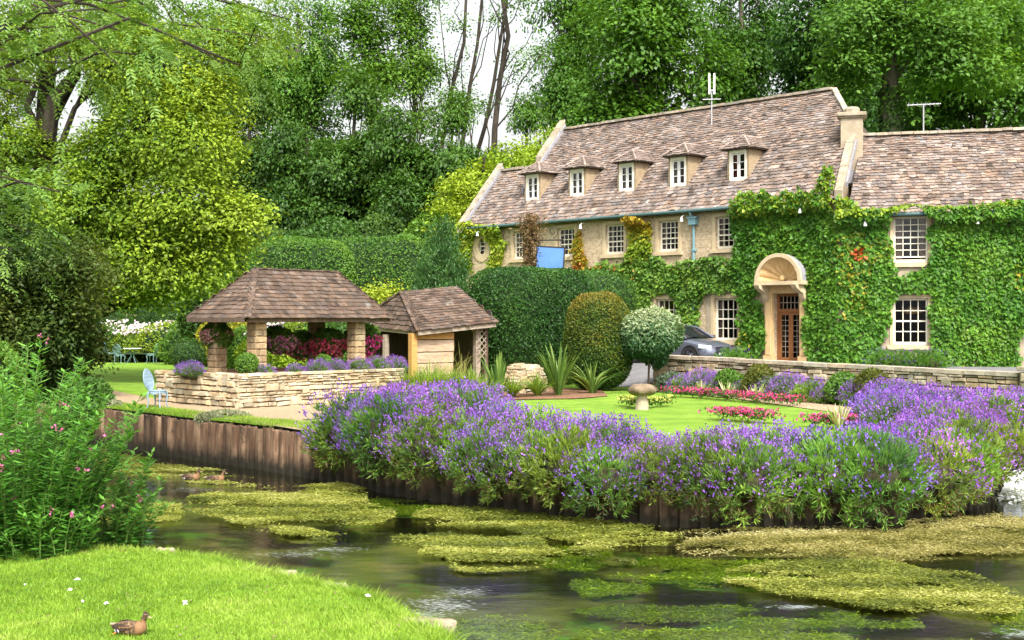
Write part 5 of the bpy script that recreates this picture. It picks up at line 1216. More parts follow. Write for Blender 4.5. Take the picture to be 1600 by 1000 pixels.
hood = [(1186, 450), (1188, 430), (1197, 412), (1213, 403), (1230, 402), (1247, 411), (1257, 428), (1260, 450), (1262, 605), (1196, 605), (1198, 470), (1186, 462)]
creeper('creeper', 'dense green creeper round the shell hooded door and up the inn gable', [(FM, [[(1151, 310), (1170, 304), (1292, 295), (1300, 262), (1311, 270), (1312, 600), (1160, 600), (1158, 530), (1152, 470), (1150, 400)]], [hood, [(1100, 460), (1157, 460), (1160, 545), (1100, 545)]])], 420, ivy_cols)
creeper('creeper', 'thick green creeper clothing the wing wall round its two windows', [(FW, [[(1311, 300), (1322, 316), (1345, 325), (1395, 324), (1455, 324), (1505, 320), (1540, 314), (1640, 312), (1640, 500), (1594, 510), (1588, 610), (1311, 610)]],
        [[(1394, 332), (1404, 326), (1436, 326), (1452, 340), (1453, 411), (1440, 420), (1398, 424), (1391, 411), (1394, 360)], [(1402, 454), (1444, 452), (1455, 470), (1460, 556), (1378, 558), (1383, 520), (1394, 470)]])], 420, ivy_wing)
def band_cols(n, key, T, P):
    c = pal(n, FRESH + [(.26, .36, .03)], .15, key); px, py = project(P); a = (rng.random(n) < np.clip((1010 - px) / 260, 0, .55)); c[a] = pal(int(a.sum()), AUTUMN[:3], .15); return c
creeper('creeper', 'yellow green creeper band between the two rows of sash windows', [(FM, [[(880, 428), (925, 416), (985, 402), (1010, 400), (1060, 408), (1100, 404), (1156, 398), (1156, 462), (1128, 456), (1106, 452), (1096, 470), (1096, 505), (1100, 532), (1075, 530), (1062, 505), (1060, 470), (1050, 458), (1022, 456), (1016, 480), (1008, 505), (975, 500), (950, 470), (915, 450), (880, 446)]], [])], 380, band_cols)
def aut(n, key, T, P):
    z = P[:, 2]; k = np.clip((z - z.min()) / np.ptp(z) * .75 + rng.random(n) * .35 - .12, 0, 1); a = pal(n, LIME[:2] + AUTUMN[1:3], .15, k); return a
creeper('creeper', 'orange and lime creeper column between two upper sash windows', [(FM, [[(982, 346), (1002, 336), (1018, 342), (1020, 372), (1022, 404), (978, 408), (984, 378)]], [])], 380, aut)
def aut2(n, key, T, P): return pal(n, AUTUMN, .18, np.clip(key * 1.1, 0, 1))
creeper('creeper', 'red and orange creeper strand climbing beside the inn sign', [(FM, [[(899, 366), (908, 362), (914, 385), (922, 412), (926, 432), (892, 434), (898, 402)]], [])], 380, aut2, .15)
creeper('creeper', 'lime creeper with red tips round the small oval window', [(FM, [[(721, 352), (745, 348), (788, 354), (791, 380), (788, 424), (766, 426), (769, 375), (760, 364), (746, 366), (741, 380), (741, 424), (720, 424)]], [])], 380, lambda n, k, T, P: pal(n, LIME + [(.42, .22, .03)], .18, k), .18)
creeper('creeper', 'fringe of lime creeper along the wing gutter', [(FW, [[(1311, 312), (1322, 322), (1415, 326), (1400, 336), (1311, 338)]], [])], 300, lambda n, k, T, P: pal(n, LIME, .15, k), .34)

# ------------------------------------------------------------------ trees
def make_tree(name, H, R, n_l, ncl, per, L, palette, r0=.35, trunk_mat='bark', sig=.55, low=.28, lr=.42, squash=.5, shell=.5):
    """a tree of height H with crown half width R round the origin"""
    t = thing(name, None, 'tree'); cz = H * (1 + low) / 2; hz_ = H * (1 - low) / 2
    lobes = rand_lobes(n_l, (0, 0, cz), (R * .68, R * .68, hz_ * .82), R * lr)
    me, Cc = crown_mesh('crown', lobes, ncl, per, sig, L, L * .62, palette, squash, shell)
    wood((0, 0, -.4), (rng.normal() * R * .08, rng.normal() * R * .08, H * .86), r0, lobes, Cc, 60).build('trunk', M[trunk_mat], t, smooth=True); put('crown', me, M['leaf'], t); return t
K = [make_tree('beech_tree', 20, 6.0, 24, 640, 44, .30, MID, .42, sig=.62, lr=.36),
     make_tree('beech_tree', 22, 5.6, 26, 600, 44, .30, MID, .40, 'bark_pale', sig=.6, low=.34, lr=.36),
     make_tree('dark_tree', 15, 5.2, 34, 900, 46, .30, DARK, .32, sig=.55, low=.04, lr=.31, shell=.6, squash=.32),
     make_tree('dark_tree', 13, 4.6, 30, 800, 46, .28, DARK, .30, sig=.5, low=.02, lr=.32, shell=.6, squash=.32),
     make_tree('slender_tree', 24, 2.6, 20, 300, 34, .26, FRESH, .22, sig=.5, low=.42, lr=.45, shell=.3),
     make_tree('maple_tree', 11, 4.2, 18, 800, 44, .24, LIME, .25, sig=.42, low=.06, lr=.45)]
KS = [Series(k) for k in K]
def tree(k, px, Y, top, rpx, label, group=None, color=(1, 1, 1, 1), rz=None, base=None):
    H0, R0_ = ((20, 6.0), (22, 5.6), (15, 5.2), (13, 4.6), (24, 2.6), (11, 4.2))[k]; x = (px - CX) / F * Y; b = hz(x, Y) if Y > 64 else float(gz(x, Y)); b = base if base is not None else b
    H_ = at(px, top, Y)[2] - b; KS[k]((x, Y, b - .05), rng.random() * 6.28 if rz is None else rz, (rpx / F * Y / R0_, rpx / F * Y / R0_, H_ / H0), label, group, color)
# far row on the hill; some raised tints paint backlit leaf brightness into the colour
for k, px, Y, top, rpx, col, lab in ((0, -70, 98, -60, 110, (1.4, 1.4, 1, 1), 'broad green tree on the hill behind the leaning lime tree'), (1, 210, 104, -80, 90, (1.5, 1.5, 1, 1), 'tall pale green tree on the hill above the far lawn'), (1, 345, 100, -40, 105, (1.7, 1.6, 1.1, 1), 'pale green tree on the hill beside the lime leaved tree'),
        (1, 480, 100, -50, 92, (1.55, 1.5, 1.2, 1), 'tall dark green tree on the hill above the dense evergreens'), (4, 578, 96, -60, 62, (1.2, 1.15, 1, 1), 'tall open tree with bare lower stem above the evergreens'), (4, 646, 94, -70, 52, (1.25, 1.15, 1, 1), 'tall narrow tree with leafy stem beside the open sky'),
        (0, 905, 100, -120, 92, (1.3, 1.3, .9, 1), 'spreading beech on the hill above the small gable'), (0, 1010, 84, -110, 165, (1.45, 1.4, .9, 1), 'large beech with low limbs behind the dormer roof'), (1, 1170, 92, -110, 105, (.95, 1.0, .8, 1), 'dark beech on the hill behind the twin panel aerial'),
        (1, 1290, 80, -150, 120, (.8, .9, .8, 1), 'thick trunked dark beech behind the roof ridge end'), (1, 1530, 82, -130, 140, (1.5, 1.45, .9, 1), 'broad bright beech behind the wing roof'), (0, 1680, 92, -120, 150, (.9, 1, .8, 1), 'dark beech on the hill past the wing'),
        (0, 1420, 104, -90, 140, (.7, .8, .7, 1), 'dark green beech on the hill behind the television aerial'), (1, 1790, 98, -100, 150, (1, 1, .8, 1), 'tall beech on the hill beyond the wing end')):
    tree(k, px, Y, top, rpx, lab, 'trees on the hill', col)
# dark dense belt
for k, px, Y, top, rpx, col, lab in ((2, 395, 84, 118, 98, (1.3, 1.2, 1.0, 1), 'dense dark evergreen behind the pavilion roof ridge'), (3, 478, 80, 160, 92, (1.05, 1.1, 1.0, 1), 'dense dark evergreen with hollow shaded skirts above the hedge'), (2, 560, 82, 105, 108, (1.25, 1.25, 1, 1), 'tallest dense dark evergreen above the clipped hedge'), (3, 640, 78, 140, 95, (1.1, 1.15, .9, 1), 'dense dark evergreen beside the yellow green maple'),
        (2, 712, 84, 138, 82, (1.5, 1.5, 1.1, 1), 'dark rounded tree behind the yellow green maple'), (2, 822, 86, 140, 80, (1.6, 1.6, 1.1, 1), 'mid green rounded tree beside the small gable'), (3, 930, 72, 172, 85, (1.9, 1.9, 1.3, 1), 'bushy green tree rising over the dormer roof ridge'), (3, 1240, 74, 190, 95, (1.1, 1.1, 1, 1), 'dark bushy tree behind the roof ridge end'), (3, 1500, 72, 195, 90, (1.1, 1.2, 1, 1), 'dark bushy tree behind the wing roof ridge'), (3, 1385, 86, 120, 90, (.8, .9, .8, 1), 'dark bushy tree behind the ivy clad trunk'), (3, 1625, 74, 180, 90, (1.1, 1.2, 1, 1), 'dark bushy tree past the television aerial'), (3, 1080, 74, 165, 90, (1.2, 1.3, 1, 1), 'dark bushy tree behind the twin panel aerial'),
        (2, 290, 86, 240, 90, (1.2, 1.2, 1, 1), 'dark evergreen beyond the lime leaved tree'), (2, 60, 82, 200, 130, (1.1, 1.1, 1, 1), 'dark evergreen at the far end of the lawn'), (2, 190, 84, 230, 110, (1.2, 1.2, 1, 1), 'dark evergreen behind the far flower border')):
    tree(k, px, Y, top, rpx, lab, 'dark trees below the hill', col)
tree(5, 752, 66, 192, 112, 'bright yellow green maple beside the inn gable', None, (1, 1, 1, 1), 1.0); tree(5, 846, 70, 165, 82, 'bright yellow green maple behind the small inn gable', None, (.95, 1, 1, 1), 2.2)
# thin leaning stems against the sky
for i, (px0, py0, px1, py1, Y, lab) in enumerate(((682, 150, 728, -20, 92, 'thin ivy clad stem leaning across the open sky'), (716, 150, 750, -20, 94, 'thin bare stem beside the leaning ivy clad stem'), (742, 150, 790, -20, 96, 'slender leaning stem with a few high leaves against the sky'), (768, 160, 792, -30, 90, 'stout forked stem at the edge of the sky gap'))):
    p0_, p1_ = at(px0, py0, Y), at(px1, py1, Y); g = A([p0_[0] - (p1_ - p0_)[0] * .8, Y, hz(p0_[0], Y) - .3]); t = thing('thin_tree', lab, 'tree', g, 'thin trees in the sky gap'); mb = MB(); r = .17 + .06 * (i == 3)
    tr = branch(mb, g, p1_ + (p1_ - p0_) * .3, r * 1.3, r * .5, 8, 0, 8, .008); lobes = []
    for k in range(7): q = tr[4 + k % 4] + A([rng.normal() * 1.6, rng.normal() * 1.4, 1 + rng.random() * 2]); branch(mb, tr[3 + k % 4], q, r * .3, .03, 5, .05); lobes.append((q, (.9, .9, .7)))
    mb.build('trunk', M['bark'], t, smooth=True); put('crown', crown_mesh('crown', lobes, 40, 26, .5, .22, .13, FRESH, .6, .2)[0], M['leaf'], t)
# ivy clad trunk behind the wing, with a clear fork
p0_ = at(1392, 215, 68); g = A([p0_[0] + .1, 68, hz(p0_[0], 68)]); t = thing('ivy_clad_tree', 'tall pale forked beech trunk clad in ivy behind the chimney', 'tree', g); f = at(1390, 95, 68); mb = MB()
mb.tube([g, at(1394, 210, 68), at(1391, 150, 68), f], [.62, .52, .45, .40], 12)
for q, r in ((at(1365, 20, 68), .26), (at(1412, 30, 69), .30), (at(1330, 85, 67), .10), (at(1450, 70, 67), .10), (at(1378, -60, 68), .2), (at(1440, -60, 68), .2)): branch(mb, f - UP * (.2 if r > .15 else 1.0), q, r, r * .45, 8, .03)
mb.build('trunk', M['bark_pale'], t, smooth=True); n = 5200; a = rng.random(n) * 6.28; h = rng.random(n); z = g[2] + h * (at(1390, 135, 68)[2] - g[2]); rr = .62 + .30 * vnoise(np.column_stack([a, z, z * 0]), 1.3) - .15 * h
P = np.column_stack([g[0] + (p0_[0] - g[0]) * 0 + np.cos(a) * rr - .1 * h, g[1] + np.sin(a) * rr, z]); o = np.column_stack([np.cos(a), np.sin(a), 0 * a])
put('ivy', leaves_mesh('ivy', leaf_quads(P, unit(-UP + rng.normal(size=(n, 3)) * .5), unit(o + UP * .3 + rng.normal(size=(n, 3)) * .4), .2, .18), pal(n, DARK + [(.06, .14, .03)], .15)), M['leaf'], t)
lobes = [(at(x, y, 68 + dy), (r, r, r * .7)) for x, y, dy, r in ((1345, 30, -1, 2.2), (1420, 10, 0, 2.6), (1470, 60, -2, 2.4), (1500, 100, -2, 2.0), (1330, 90, -1, 1.5), (1540, 40, 0, 2.5), (1455, 130, -1, 1.2), (1310, 130, 0, 1.4), (1580, 110, 0, 1.8))]
put('crown', crown_mesh('crown', lobes, 520, 40, .55, .28, .17, FRESH, .4, .4)[0], M['leaf'], t)

# big lime leaved tree over the far lawn
def px_lobes(spec, Y):
    return [(at(x, y, Y + dy), (r / F * (Y + dy),) * 2 + (r / F * (Y + dy) * .85,)) for x, y, r, dy in spec]
sp_ = [(40, 330, 85, 1), (130, 330, 80, -1), (215, 300, 90, 0), (295, 320, 80, -1), (362, 345, 48, -1), (392, 335, 26, -1), (330, 400, 62, -1), (240, 400, 80, -1), (140, 420, 62, 0), (310, 440, 38, -1), (265, 455, 36, -1), (190, 450, 45, -1), (225, 210, 85, 0), (300, 230, 70, -1), (325, 160, 60, 0), (160, 250, 62, 0), (20, 230, 50, 1),
      (310, 90, 75, 1), (215, 100, 80, 0), (150, 50, 70, 1), (50, 45, 75, 1), (-60, 300, 100, 2), (-60, 130, 100, 2), (390, 60, 50, 0)]
L_ = px_lobes(sp_, 44); b = A([-16.6, 46, GZ]); lt_ = thing('lime_leaved_tree', 'huge leaning tree with bright yellow green leaves over the far lawn', 'tree', b)
me, Cc = crown_mesh('crown', L_, 1750, 56, .36, .15, .095, [(.045, .11, .010), (.10, .19, .015), (.19, .29, .02), (.27, .37, .03), (.33, .42, .045)], .6, .6, .5, .35)
mb = wood(b, at(70, -40, 46), .55, L_, Cc, 170); branch(mb, at(75, 220, 45.5), at(130, 60, 45), .3, .15, 8)
branch(mb, at(110, 275, 45), at(190, 250, 43.5), .2, .14, 7, .1); branch(mb, at(190, 250, 43.5), at(300, 320, 43), .14, .05, 6, .1)
mb.build('trunk', M['bark'], lt_, smooth=True); put('crown', me, M['leaf'], lt_)

# ash boughs reaching in over the river
def fronds(P, D, nl=5, Ll=.11, fl=.34):
    """compound leaves: leaflets in pairs along a drooping stalk"""
    out = []; n = len(P); D = unit(D); S = unit(np.cross(D, UP + rng.normal(size=(n, 3)) * .25)); U = np.cross(S, D)
    for k in range(nl + 1):
        f = .25 + .75 * k / nl; q = P + D * fl * f - UP * (fl * .35 * f * f); l = Ll * (1.05 - .35 * abs(f - .55))
        for sg in ((-1, 1) if k < nl else (0,)):
            d = unit(D * .55 + S * sg * .85 - UP * .25 + rng.normal(size=(n, 3)) * .12); out.append(leaf_quads(q, d, unit(U + rng.normal(size=(n, 3)) * .2), l * (.85 + .3 * rng.random(n)), l * .34, .06))
    return np.concatenate([o.reshape(n, 4, 3) for o in out], 1).reshape(-1, 3), len(out)
b = A([-12.2, 22.5, .6]); at_ = thing('ash_tree', 'ash tree whose feathery light green boughs hang over the river', 'tree', b); mb = MB(); top = A([-11.6, 22.5, 9.5])
tr = branch(mb, b, top, .34, .16, 10, 0, 6); fp_, fd = [], []
tips = [(120, 40), (190, 75), (260, 30), (330, 55), (400, 40), (60, 90), (30, 150), (150, 130), (100, 10), (300, -20), (430, 60), (205, 120), (20, 60), (60, 290), (95, 300), (30, 270), (20, 390), (55, 365), (350, 100), (380, 10), (250, 90), (200, 10), (10, 320), (450, 30), (-30, 200), (90, 60), (230, 60), (160, 20), (40, 20)]
for i, (x, y) in enumerate(tips):
    Y = 20.5 + 3.5 * rng.random(); q = at(x, y, Y); s_ = tr[3 + i % 4] if y < 200 else tr[2]; pa = branch(mb, s_, q, .06, .012, 5, .10, 6)
    for k in range(2, 7):
        for _ in range(8 if y < 200 else 5): fp_.append(pa[k] + rng.normal(size=3) * .16); fd.append(unit(unit(q - s_) + rng.normal(size=3) * .7 - UP * .3))
    for _ in range(22 if y < 200 else 12): fp_.append(q + rng.normal(size=3) * A([.42, .42, .30])); fd.append(unit(unit(q - s_) + rng.normal(size=3) * .8 - UP * .45))
fp_, fd = A(fp_), A(fd); V, nlf = fronds(fp_, fd); key = np.repeat(np.clip(vnoise(fp_, 1.0) * .7 + rng.random(len(fp_)) * .5 - .1, 0, 1), nlf)
mb.build('trunk', M['bark'], at_, smooth=True); put('crown', leaves_mesh('crown', V, pal(len(V) // 4, [(.09, .19, .03), (.16, .29, .05), (.25, .37, .07)], .12, key)), M['leaf'], at_)
# the yellow green spray beyond it, higher up
for S in KS: S.finish()

# ------------------------------------------------------------------ hedges, topiary, shrubs
def B(px, py, Y): q = at(px, py, Y); return A([q[0], q[1], float(gz(q[0], q[1]))])
DG = [(.016, .058, .010), (.036, .11, .016), (.07, .165, .024)]
b = B(826, 600, 43.2); bush('clipped_hedge', 'tall clipped dark green hedge block beside the shed', 'hedge', b, (1.95, 1.75, 1.95), 46000, .085, .05, DG, 4.5, .05, 1.6, .5, core=.93)
b = B(905, 600, 46.0); bush('clipped_hedge', 'lower clipped hedge running on behind the tall hedge block', 'hedge', b, (1.35, 2.2, 1.68), 24000, .085, .05, MID, 4.5, .05, 1.6, .6, core=.93)
b = B(936, 612, 39.2); bush('clipped_yew', 'clipped egg shaped yew with bronze tips beside the tall hedge', 'shrub', b, (1.04, 1.04, 1.50), 26000, .075, .036, [(.025, .07, .010), (.06, .115, .012), (.15, .17, .018), (.24, .17, .03)], 2.5, .05, 2.0, core=.92, key=lambda P, n: np.clip((P[:, 2] - 1.2) / 3.4 + rng.random(n) * .5 - .2 + (vnoise(P, 1.6) - .5) * .5, 0, 1))
# standard bush on a clear stem
b = B(1013, 612, 38.6); st_ = bush('standard_bush', 'round headed variegated bush on a single thin stem', 'shrub', b, (.90, .90, .80), 11000, .13, .05, [(.04, .12, .04), (.10, .20, .08), (.26, .34, .18), (.42, .48, .28)], 2.1, .30, 1.6, core=.72, lift=2.12, up=-.25, key=lambda P, n: np.clip((P[:, 2] - 2.2) / 1.4 + rng.random(n) * .7 - .3, 0, 1), part='crown')
MB().tube([b, b + A([.02, 0, .9]), b + A([0, 0, 1.9])], [.035, .03, .03], 8).build('stem', M['wood_dark'], st_)
# conifer with soft upright sprays
b = B(690, 520, 50); cf = thing('conifer', 'soft blue green conifer between the shed roof and the inn', 'tree', b); zt = at(690, 347, 50)[2]; lobes = []
for k in range(46):
    h = (k + .5) / 46; a = k * 2.4; r = 1.55 * max(.05, 1.05 - h) ** .62; rr = .52 - .28 * h; lobes.append((A([b[0] + math.cos(a) * r * .78, b[1] + math.sin(a) * r * .78, b[2] + h * (zt - b[2] - .2)]), (rr, rr, rr * 1.15)))
P, o, idx, Cc = clumps(lobes, 620, 30, .15, 1.1, .3); n = len(P)
put('crown', leaves_mesh('crown', leaf_quads(P, unit(o * .5 + UP * .9 + rng.normal(size=(n, 3)) * .4), unit(o + UP * .4 + rng.normal(size=(n, 3)) * .5), .17 * (.6 + .7 * rng.random(n)), .045), pal(n, [(.025, .08, .02), (.06, .15, .04), (.12, .24, .06)], .15, np.clip(rng.random(620)[idx] * .6 + rng.random(n) * .45 - .05, 0, 1))), M['leaf'], cf)
MB().lathe([(.95, b[2] + .1), (.9, b[2] + 2), (.5, b[2] + 3.7), (.06, zt - .8)], (b[0], b[1], 0), 14).build('dark_core', M['core'], cf); MB().tube([b, (b[0], b[1], zt - .6)], [.2, .04], 8).build('trunk', M['bark'], cf)  # the lathed body is a solid dark core closing gaps between the sprays
# clipped hedges and shrubs behind the pavilion
b = B(470, 540, 60); bush('round_hedge', 'long clipped hedge with rounded top behind the pavilion', 'hedge', b, (2.4, 1.6, 2.75), 24000, .12, .07, FRESH, 4, .07, 1.0, core=.92)
b = B(602, 540, 62); bush('round_hedge', 'clipped hedge with rounded top above the golden shrub', 'hedge', b, (2.6, 1.4, 2.85), 20000, .12, .07, FRESH, 4, .06, 1.0, core=.92)
b = B(592, 540, 52); gs = thing('golden_shrub', 'loose golden leaved shrub behind the pavilion roof', 'shrub', b); lobes = rand_lobes(12, b + UP * 2.4, (1.0, .8, 1.4), .62); me, Cc = crown_mesh('foliage', lobes, 300, 26, .24, .14, .085, LIME + [(.48, .50, .05)], .7, .3); put('foliage', me, M['leaf'], gs); wood(b, b + UP * 3.4, .07, lobes, Cc, 30).build('stems', M['bark_pale'], gs)
for px, py, Y, R, pl_, lab in ((500, 345, 70, (2.6, 1.8, 2.9), MID, 'leafy green shrub below the hollow dark evergreen'), (415, 350, 72, (2.4, 1.8, 2.6), DARK, 'dark leafy shrub behind the long clipped hedge'), (340, 420, 60, (1.7, 1.5, 2.4), DARK, 'dark shrub between the lime tree and pavilion roof'), (590, 350, 72, (2.4, 1.6, 2.4), DARK, 'dark shrub at the foot of the evergreens'), (680, 345, 64, (1.6, 1.5, 2.6), FRESH, 'fresh green shrub below the bright maple')):
    b = B(px, 500, Y); b[2] = at(px, py, Y)[2] - 2 * R[2]; bush('leafy_shrub', lab, 'shrub', b, R, 11000, .2, .13, pl_, 2.2, .25, .7, core=.8, group='shrubs behind the pavilion'); 
    if b[2] > 1.6: MB().tube([b + UP * R[2] * .5, (b[0], b[1], float(gz(b[0], b[1])) - .1)], [.5, .3], 8).build('stem', M['bark'], bpy.data.objects[[o.name for o in bpy.data.objects if o.name.startswith('leafy_shrub')][-1]])
# dark bushes on the near side of the far lawn
HOL = [(.012, .035, .008), (.035, .075, .012), (.08, .12, .02), (.16, .18, .03)]
def lobed_shrub(name, label, b, c, R, nl, r, ncl, per, L, W, palette, sig=.3, squash=.7, shell=.45):
    t = thing(name, label, 'shrub', b); lobes = rand_lobes(nl, c, R, r); me, Cc = crown_mesh('foliage', lobes, ncl, per, sig, L, W, palette, squash, shell, .35, .9); put('foliage', me, M['leaf'], t); wood(b, A(c) + UP * R[2] * .5, .14, lobes, Cc, 50).build('stems', M['bark'], t); return t
lobed_shrub('holly_bush', 'tall dark holly bush at the start of the piling', A([-12.9, 34.6, .5]), (-12.9, 34.6, 3.5), (1.7, 1.5, 2.5), 26, .75, 900, 40, .13, .075, HOL)
b = A([-10.75, 32.2, .15]); bush('bank_shrub', 'low green shrub spilling over the end of the piling', 'shrub', b, (.75, .7, .75), 5200, .11, .07, MID, 2.1, .25, 1.2, core=.78)
b = A([-13.2, 30.5, -.1]); bush('bank_shrub', 'leafy shrub on the bank behind the tall willowherb', 'shrub', b, (1.6, 1.4, 1.35), 12000, .12, .075, FRESH, 2.1, .28, 1.0, core=.8)
lobed_shrub('holly_bush', 'wide dark bush beneath the leaning lime tree', A([-15.2, 38.5, .9]), (-15.2, 38.5, 4.0), (2.1, 1.9, 2.8), 26, .9, 800, 40, .16, .10, DARK)

# tall willowherb in the water's edge
def willowherb(b, R, n_st, h0, h1, name, label):
    t = thing(name, label, 'plant', b); sm_ = MB(); LP, LD, LN = [], [], []; FP = []
    for i in range(n_st):
        a = rng.random() * 6.283; r = R * math.sqrt(rng.random()); p = A([b[0] + r * math.cos(a), b[1] + r * .8 * math.sin(a), b[2]]); h = (h0 + (h1 - h0) * rng.random()) * (1 - .35 * (r / R) ** 2); lean = A([math.cos(a), math.sin(a), 0]) * (.10 + .42 * r / R) * h + rng.normal(size=3) * A([.08, .08, 0]); q = p + lean * .9 + UP * h
        m = p + lean * .25 + UP * h * .5; path = [p, m, q]; sm_.tube(path, [.012, .009, .004], 4, caps=False); nl = int(h * 62)
        for k in range(nl):
            f = .02 + .98 * k / nl; c = p * (1 - f) ** 2 + 2 * f * (1 - f) * m + q * f * f; aa = rng.random() * 6.283; o = A([math.cos(aa), math.sin(aa), 0]); LP.append(c); LD.append(unit(o + UP * (.45 - .6 * (1 - f)))); LN.append(unit(UP - o * .4 + rng.normal(size=3) * .2))
        if rng.random() < .10:
            for _ in range(2): FP.append(q + rng.normal(size=3) * .04)
    sm_.build('stems', M['green_stem'], t); LP, LD, LN = A(LP), A(LD), A(LN); n = len(LP); key = np.clip((LP[:, 2] - b[2]) / h1 * .6 + rng.random(n) * .5 - .05, 0, 1)
    put('foliage', leaves_mesh('foliage', leaf_quads(LP, LD, LN, .15 * (.6 + .6 * rng.random(n)), .046, -.05), pal(n, [(.05, .16, .02), (.10, .27, .035), (.17, .37, .06)], .16, key)), M['leaf'], t)
    if FP:
        FP = np.repeat(A(FP), 7, 0); n = len(FP); put('flowers', leaves_mesh('flowers', leaf_quads(FP + rng.normal(size=(n, 3)) * .012, rand_dirs(n), rand_dirs(n), .035, .03), pal(n, [(.55, .10, .30), (.70, .25, .45)], .15)), M['petal'], t)
M['green_stem'] = surf('green_stem', [(.3, (.08, .16, .03)), (.7, (.16, .24, .05))], 9, .8, 0)
willowherb(A([-6.35, 16.25, .10]), .95, 150, 1.3, 2.75, 'willowherb', 'tall leafy willowherb with pink flowers at the lawn edge')
willowherb(A([-5.35, 17.0, -.02]), .45, 50, .8, 1.5, 'willowherb', 'shorter willowherb clump leaning out over the river')
willowherb(A([-5.75, 15.7, .15]), .55, 60, .35, .95, 'willowherb', 'low leafy willowherb shoots at the edge of the mown lawn')
willowherb(A([-7.9, 18.2, .05]), .8, 50, 1.8, 2.6, 'willowherb', 'willowherb clump behind the tall flowering one')
# red willow roots at its foot
mb = MB()
for k in range(9): p = A([-5.9 + rng.random() * .7, 16.0 + rng.random() * .3, .12]); mb.tube([p, p + A([.3 + .3 * rng.random(), -.05, .10 - .1 * rng.random()]), p + A([.7 + .35 * rng.random(), .1 * rng.normal(), -.12])], [.014, .010, .004], 5)
tag(mb.build('willow_roots', M['red_root'] if 'red_root' in M else M['dry_stem']), 'bare reddish roots trailing from the bank below the willowherb', 'roots')

# ------------------------------------------------------------------ lavender
def lav(R, h, n_f, n_s, hang=0., lime=.4, bare=.0):
    t = thing('lavender_bush', None, 'lavender'); d = rand_dirs(n_f); zlo = -.15 - hang; d[:, 2] = zlo + (1 - zlo) * rng.random(n_f); q = np.sqrt(np.clip(1 - np.clip(d[:, 2], -1, 1) ** 2, .03, 1)); a = rng.random(n_f) * 6.283
    D = unit(np.column_stack([q * np.cos(a), q * np.sin(a), d[:, 2]])); nt_ = max(1, n_f // 16); tf = rng.integers(0, nt_, n_f); D = D[tf]; rad = (.62 + .38 * rng.random(nt_) ** .6)[tf] - .10 * rng.random(n_f); lump = 1 + .75 * (vnoise(D * 2.2 + R, 1.5) - .5); P = D * A([R, R, h]) * (rad * lump)[:, None] + rng.normal(size=(n_f, 3)) * .018
    DD = unit(D * .8 + UP * .5 + rng.normal(size=(n_f, 3)) * .42); key = np.clip(vnoise(P + R, 2.2) * .7 + rng.random(nt_)[tf] * .5 + rng.random(n_f) * .25 - .25, 0, 1)
    c = pal(n_f, GREY[:2] + [(.09, .18, .045), (.14, .27, .045), (.23, .36, .05)], .15, np.clip(key + lime - .4, 0, 1))
    br_ = (P[:, 2] < -.25 * h) & (rng.random(n_f) < .35 * (hang > 0)); c[br_] = pal(int(br_.sum()), [(.08, .06, .025), (.16, .13, .05)], .2)
    put('foliage', leaves_mesh('foliage', leaf_quads(P, DD, rand_dirs(n_f), .105 * (.6 + .7 * rng.random(n_f)), .017, .02), c), M['leaf'], t)
    z = .10 - hang * .5 + (.9 + hang * .5) * rng.random(n_s); q = np.sqrt(np.clip(1 - np.clip(z, -1, 1) ** 2, .02, 1)); a = rng.random(n_s) * 6.283; D = unit(np.column_stack([q * np.cos(a), q * np.sin(a), z])); keep = vnoise(D * 1.9 + R * 3, 1.7) + .12 * rng.normal(size=n_s) > .42 + bare; D = D[keep]; n = len(D)
    tip = D * A([R, R, h]) * (1.02 + .30 * rng.random(n))[:, None]; sd = unit(D * .7 + UP * .8 + rng.normal(size=(n, 3)) * .2); st_ = leaf_quads(tip - sd * .17, sd, rand_dirs(n), .18, .006, 0)
    hs_ = [leaf_quads(tip + sd * (.024 * j) + rng.normal(size=(n, 3)) * .008, unit(sd + rng.normal(size=(n, 3)) * .5), rand_dirs(n), .032 * (.7 + .6 * rng.random(n)), .026, 0) for j in range(3)]
    V = np.concatenate(hs_); cc_ = np.tile(pal(n, PURPLE, .15, vnoise(tip + R, 2.0)), (3, 1)) * (1 + .2 * rng.normal(size=(3 * n, 1))).clip(.6, 1.5); put('flowers', leaves_mesh('flowers', V, cc_), M['petal'], t)
    put('stalks', leaves_mesh('stalks', st_, pal(n, [(.12, .19, .06), (.20, .27, .10)], .15)), M['leaf'], t)
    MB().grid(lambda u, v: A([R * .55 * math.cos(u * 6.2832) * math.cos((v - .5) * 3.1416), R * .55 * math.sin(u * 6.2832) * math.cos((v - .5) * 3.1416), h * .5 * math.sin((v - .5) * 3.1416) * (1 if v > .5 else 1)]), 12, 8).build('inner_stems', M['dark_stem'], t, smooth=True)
    return t
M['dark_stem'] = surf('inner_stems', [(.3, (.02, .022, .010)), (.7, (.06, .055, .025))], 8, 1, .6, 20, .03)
LV = [Series(lav(.55, .50, 4200, 720, 0, .55, .0)), Series(lav(.58, .46, 4200, 650, 0, .75, .08)), Series(lav(.52, .52, 4000, 820, 0, .45, -.04)), Series(lav(.60, .52, 5200, 420, .75, .75, .06)), Series(lav(.62, .52, 5200, 620, .75, .6, -.02)), Series(lav(.58, .48, 5000, 240, .7, .9, .12))]
ib = [i for i in range(len(bank)) if -3.3 < bank[i][0] < 10.8 and bank[i][1] < 27.5]
def hump(f): return .34 * math.exp(-((f - .09) / .09) ** 2) + .04
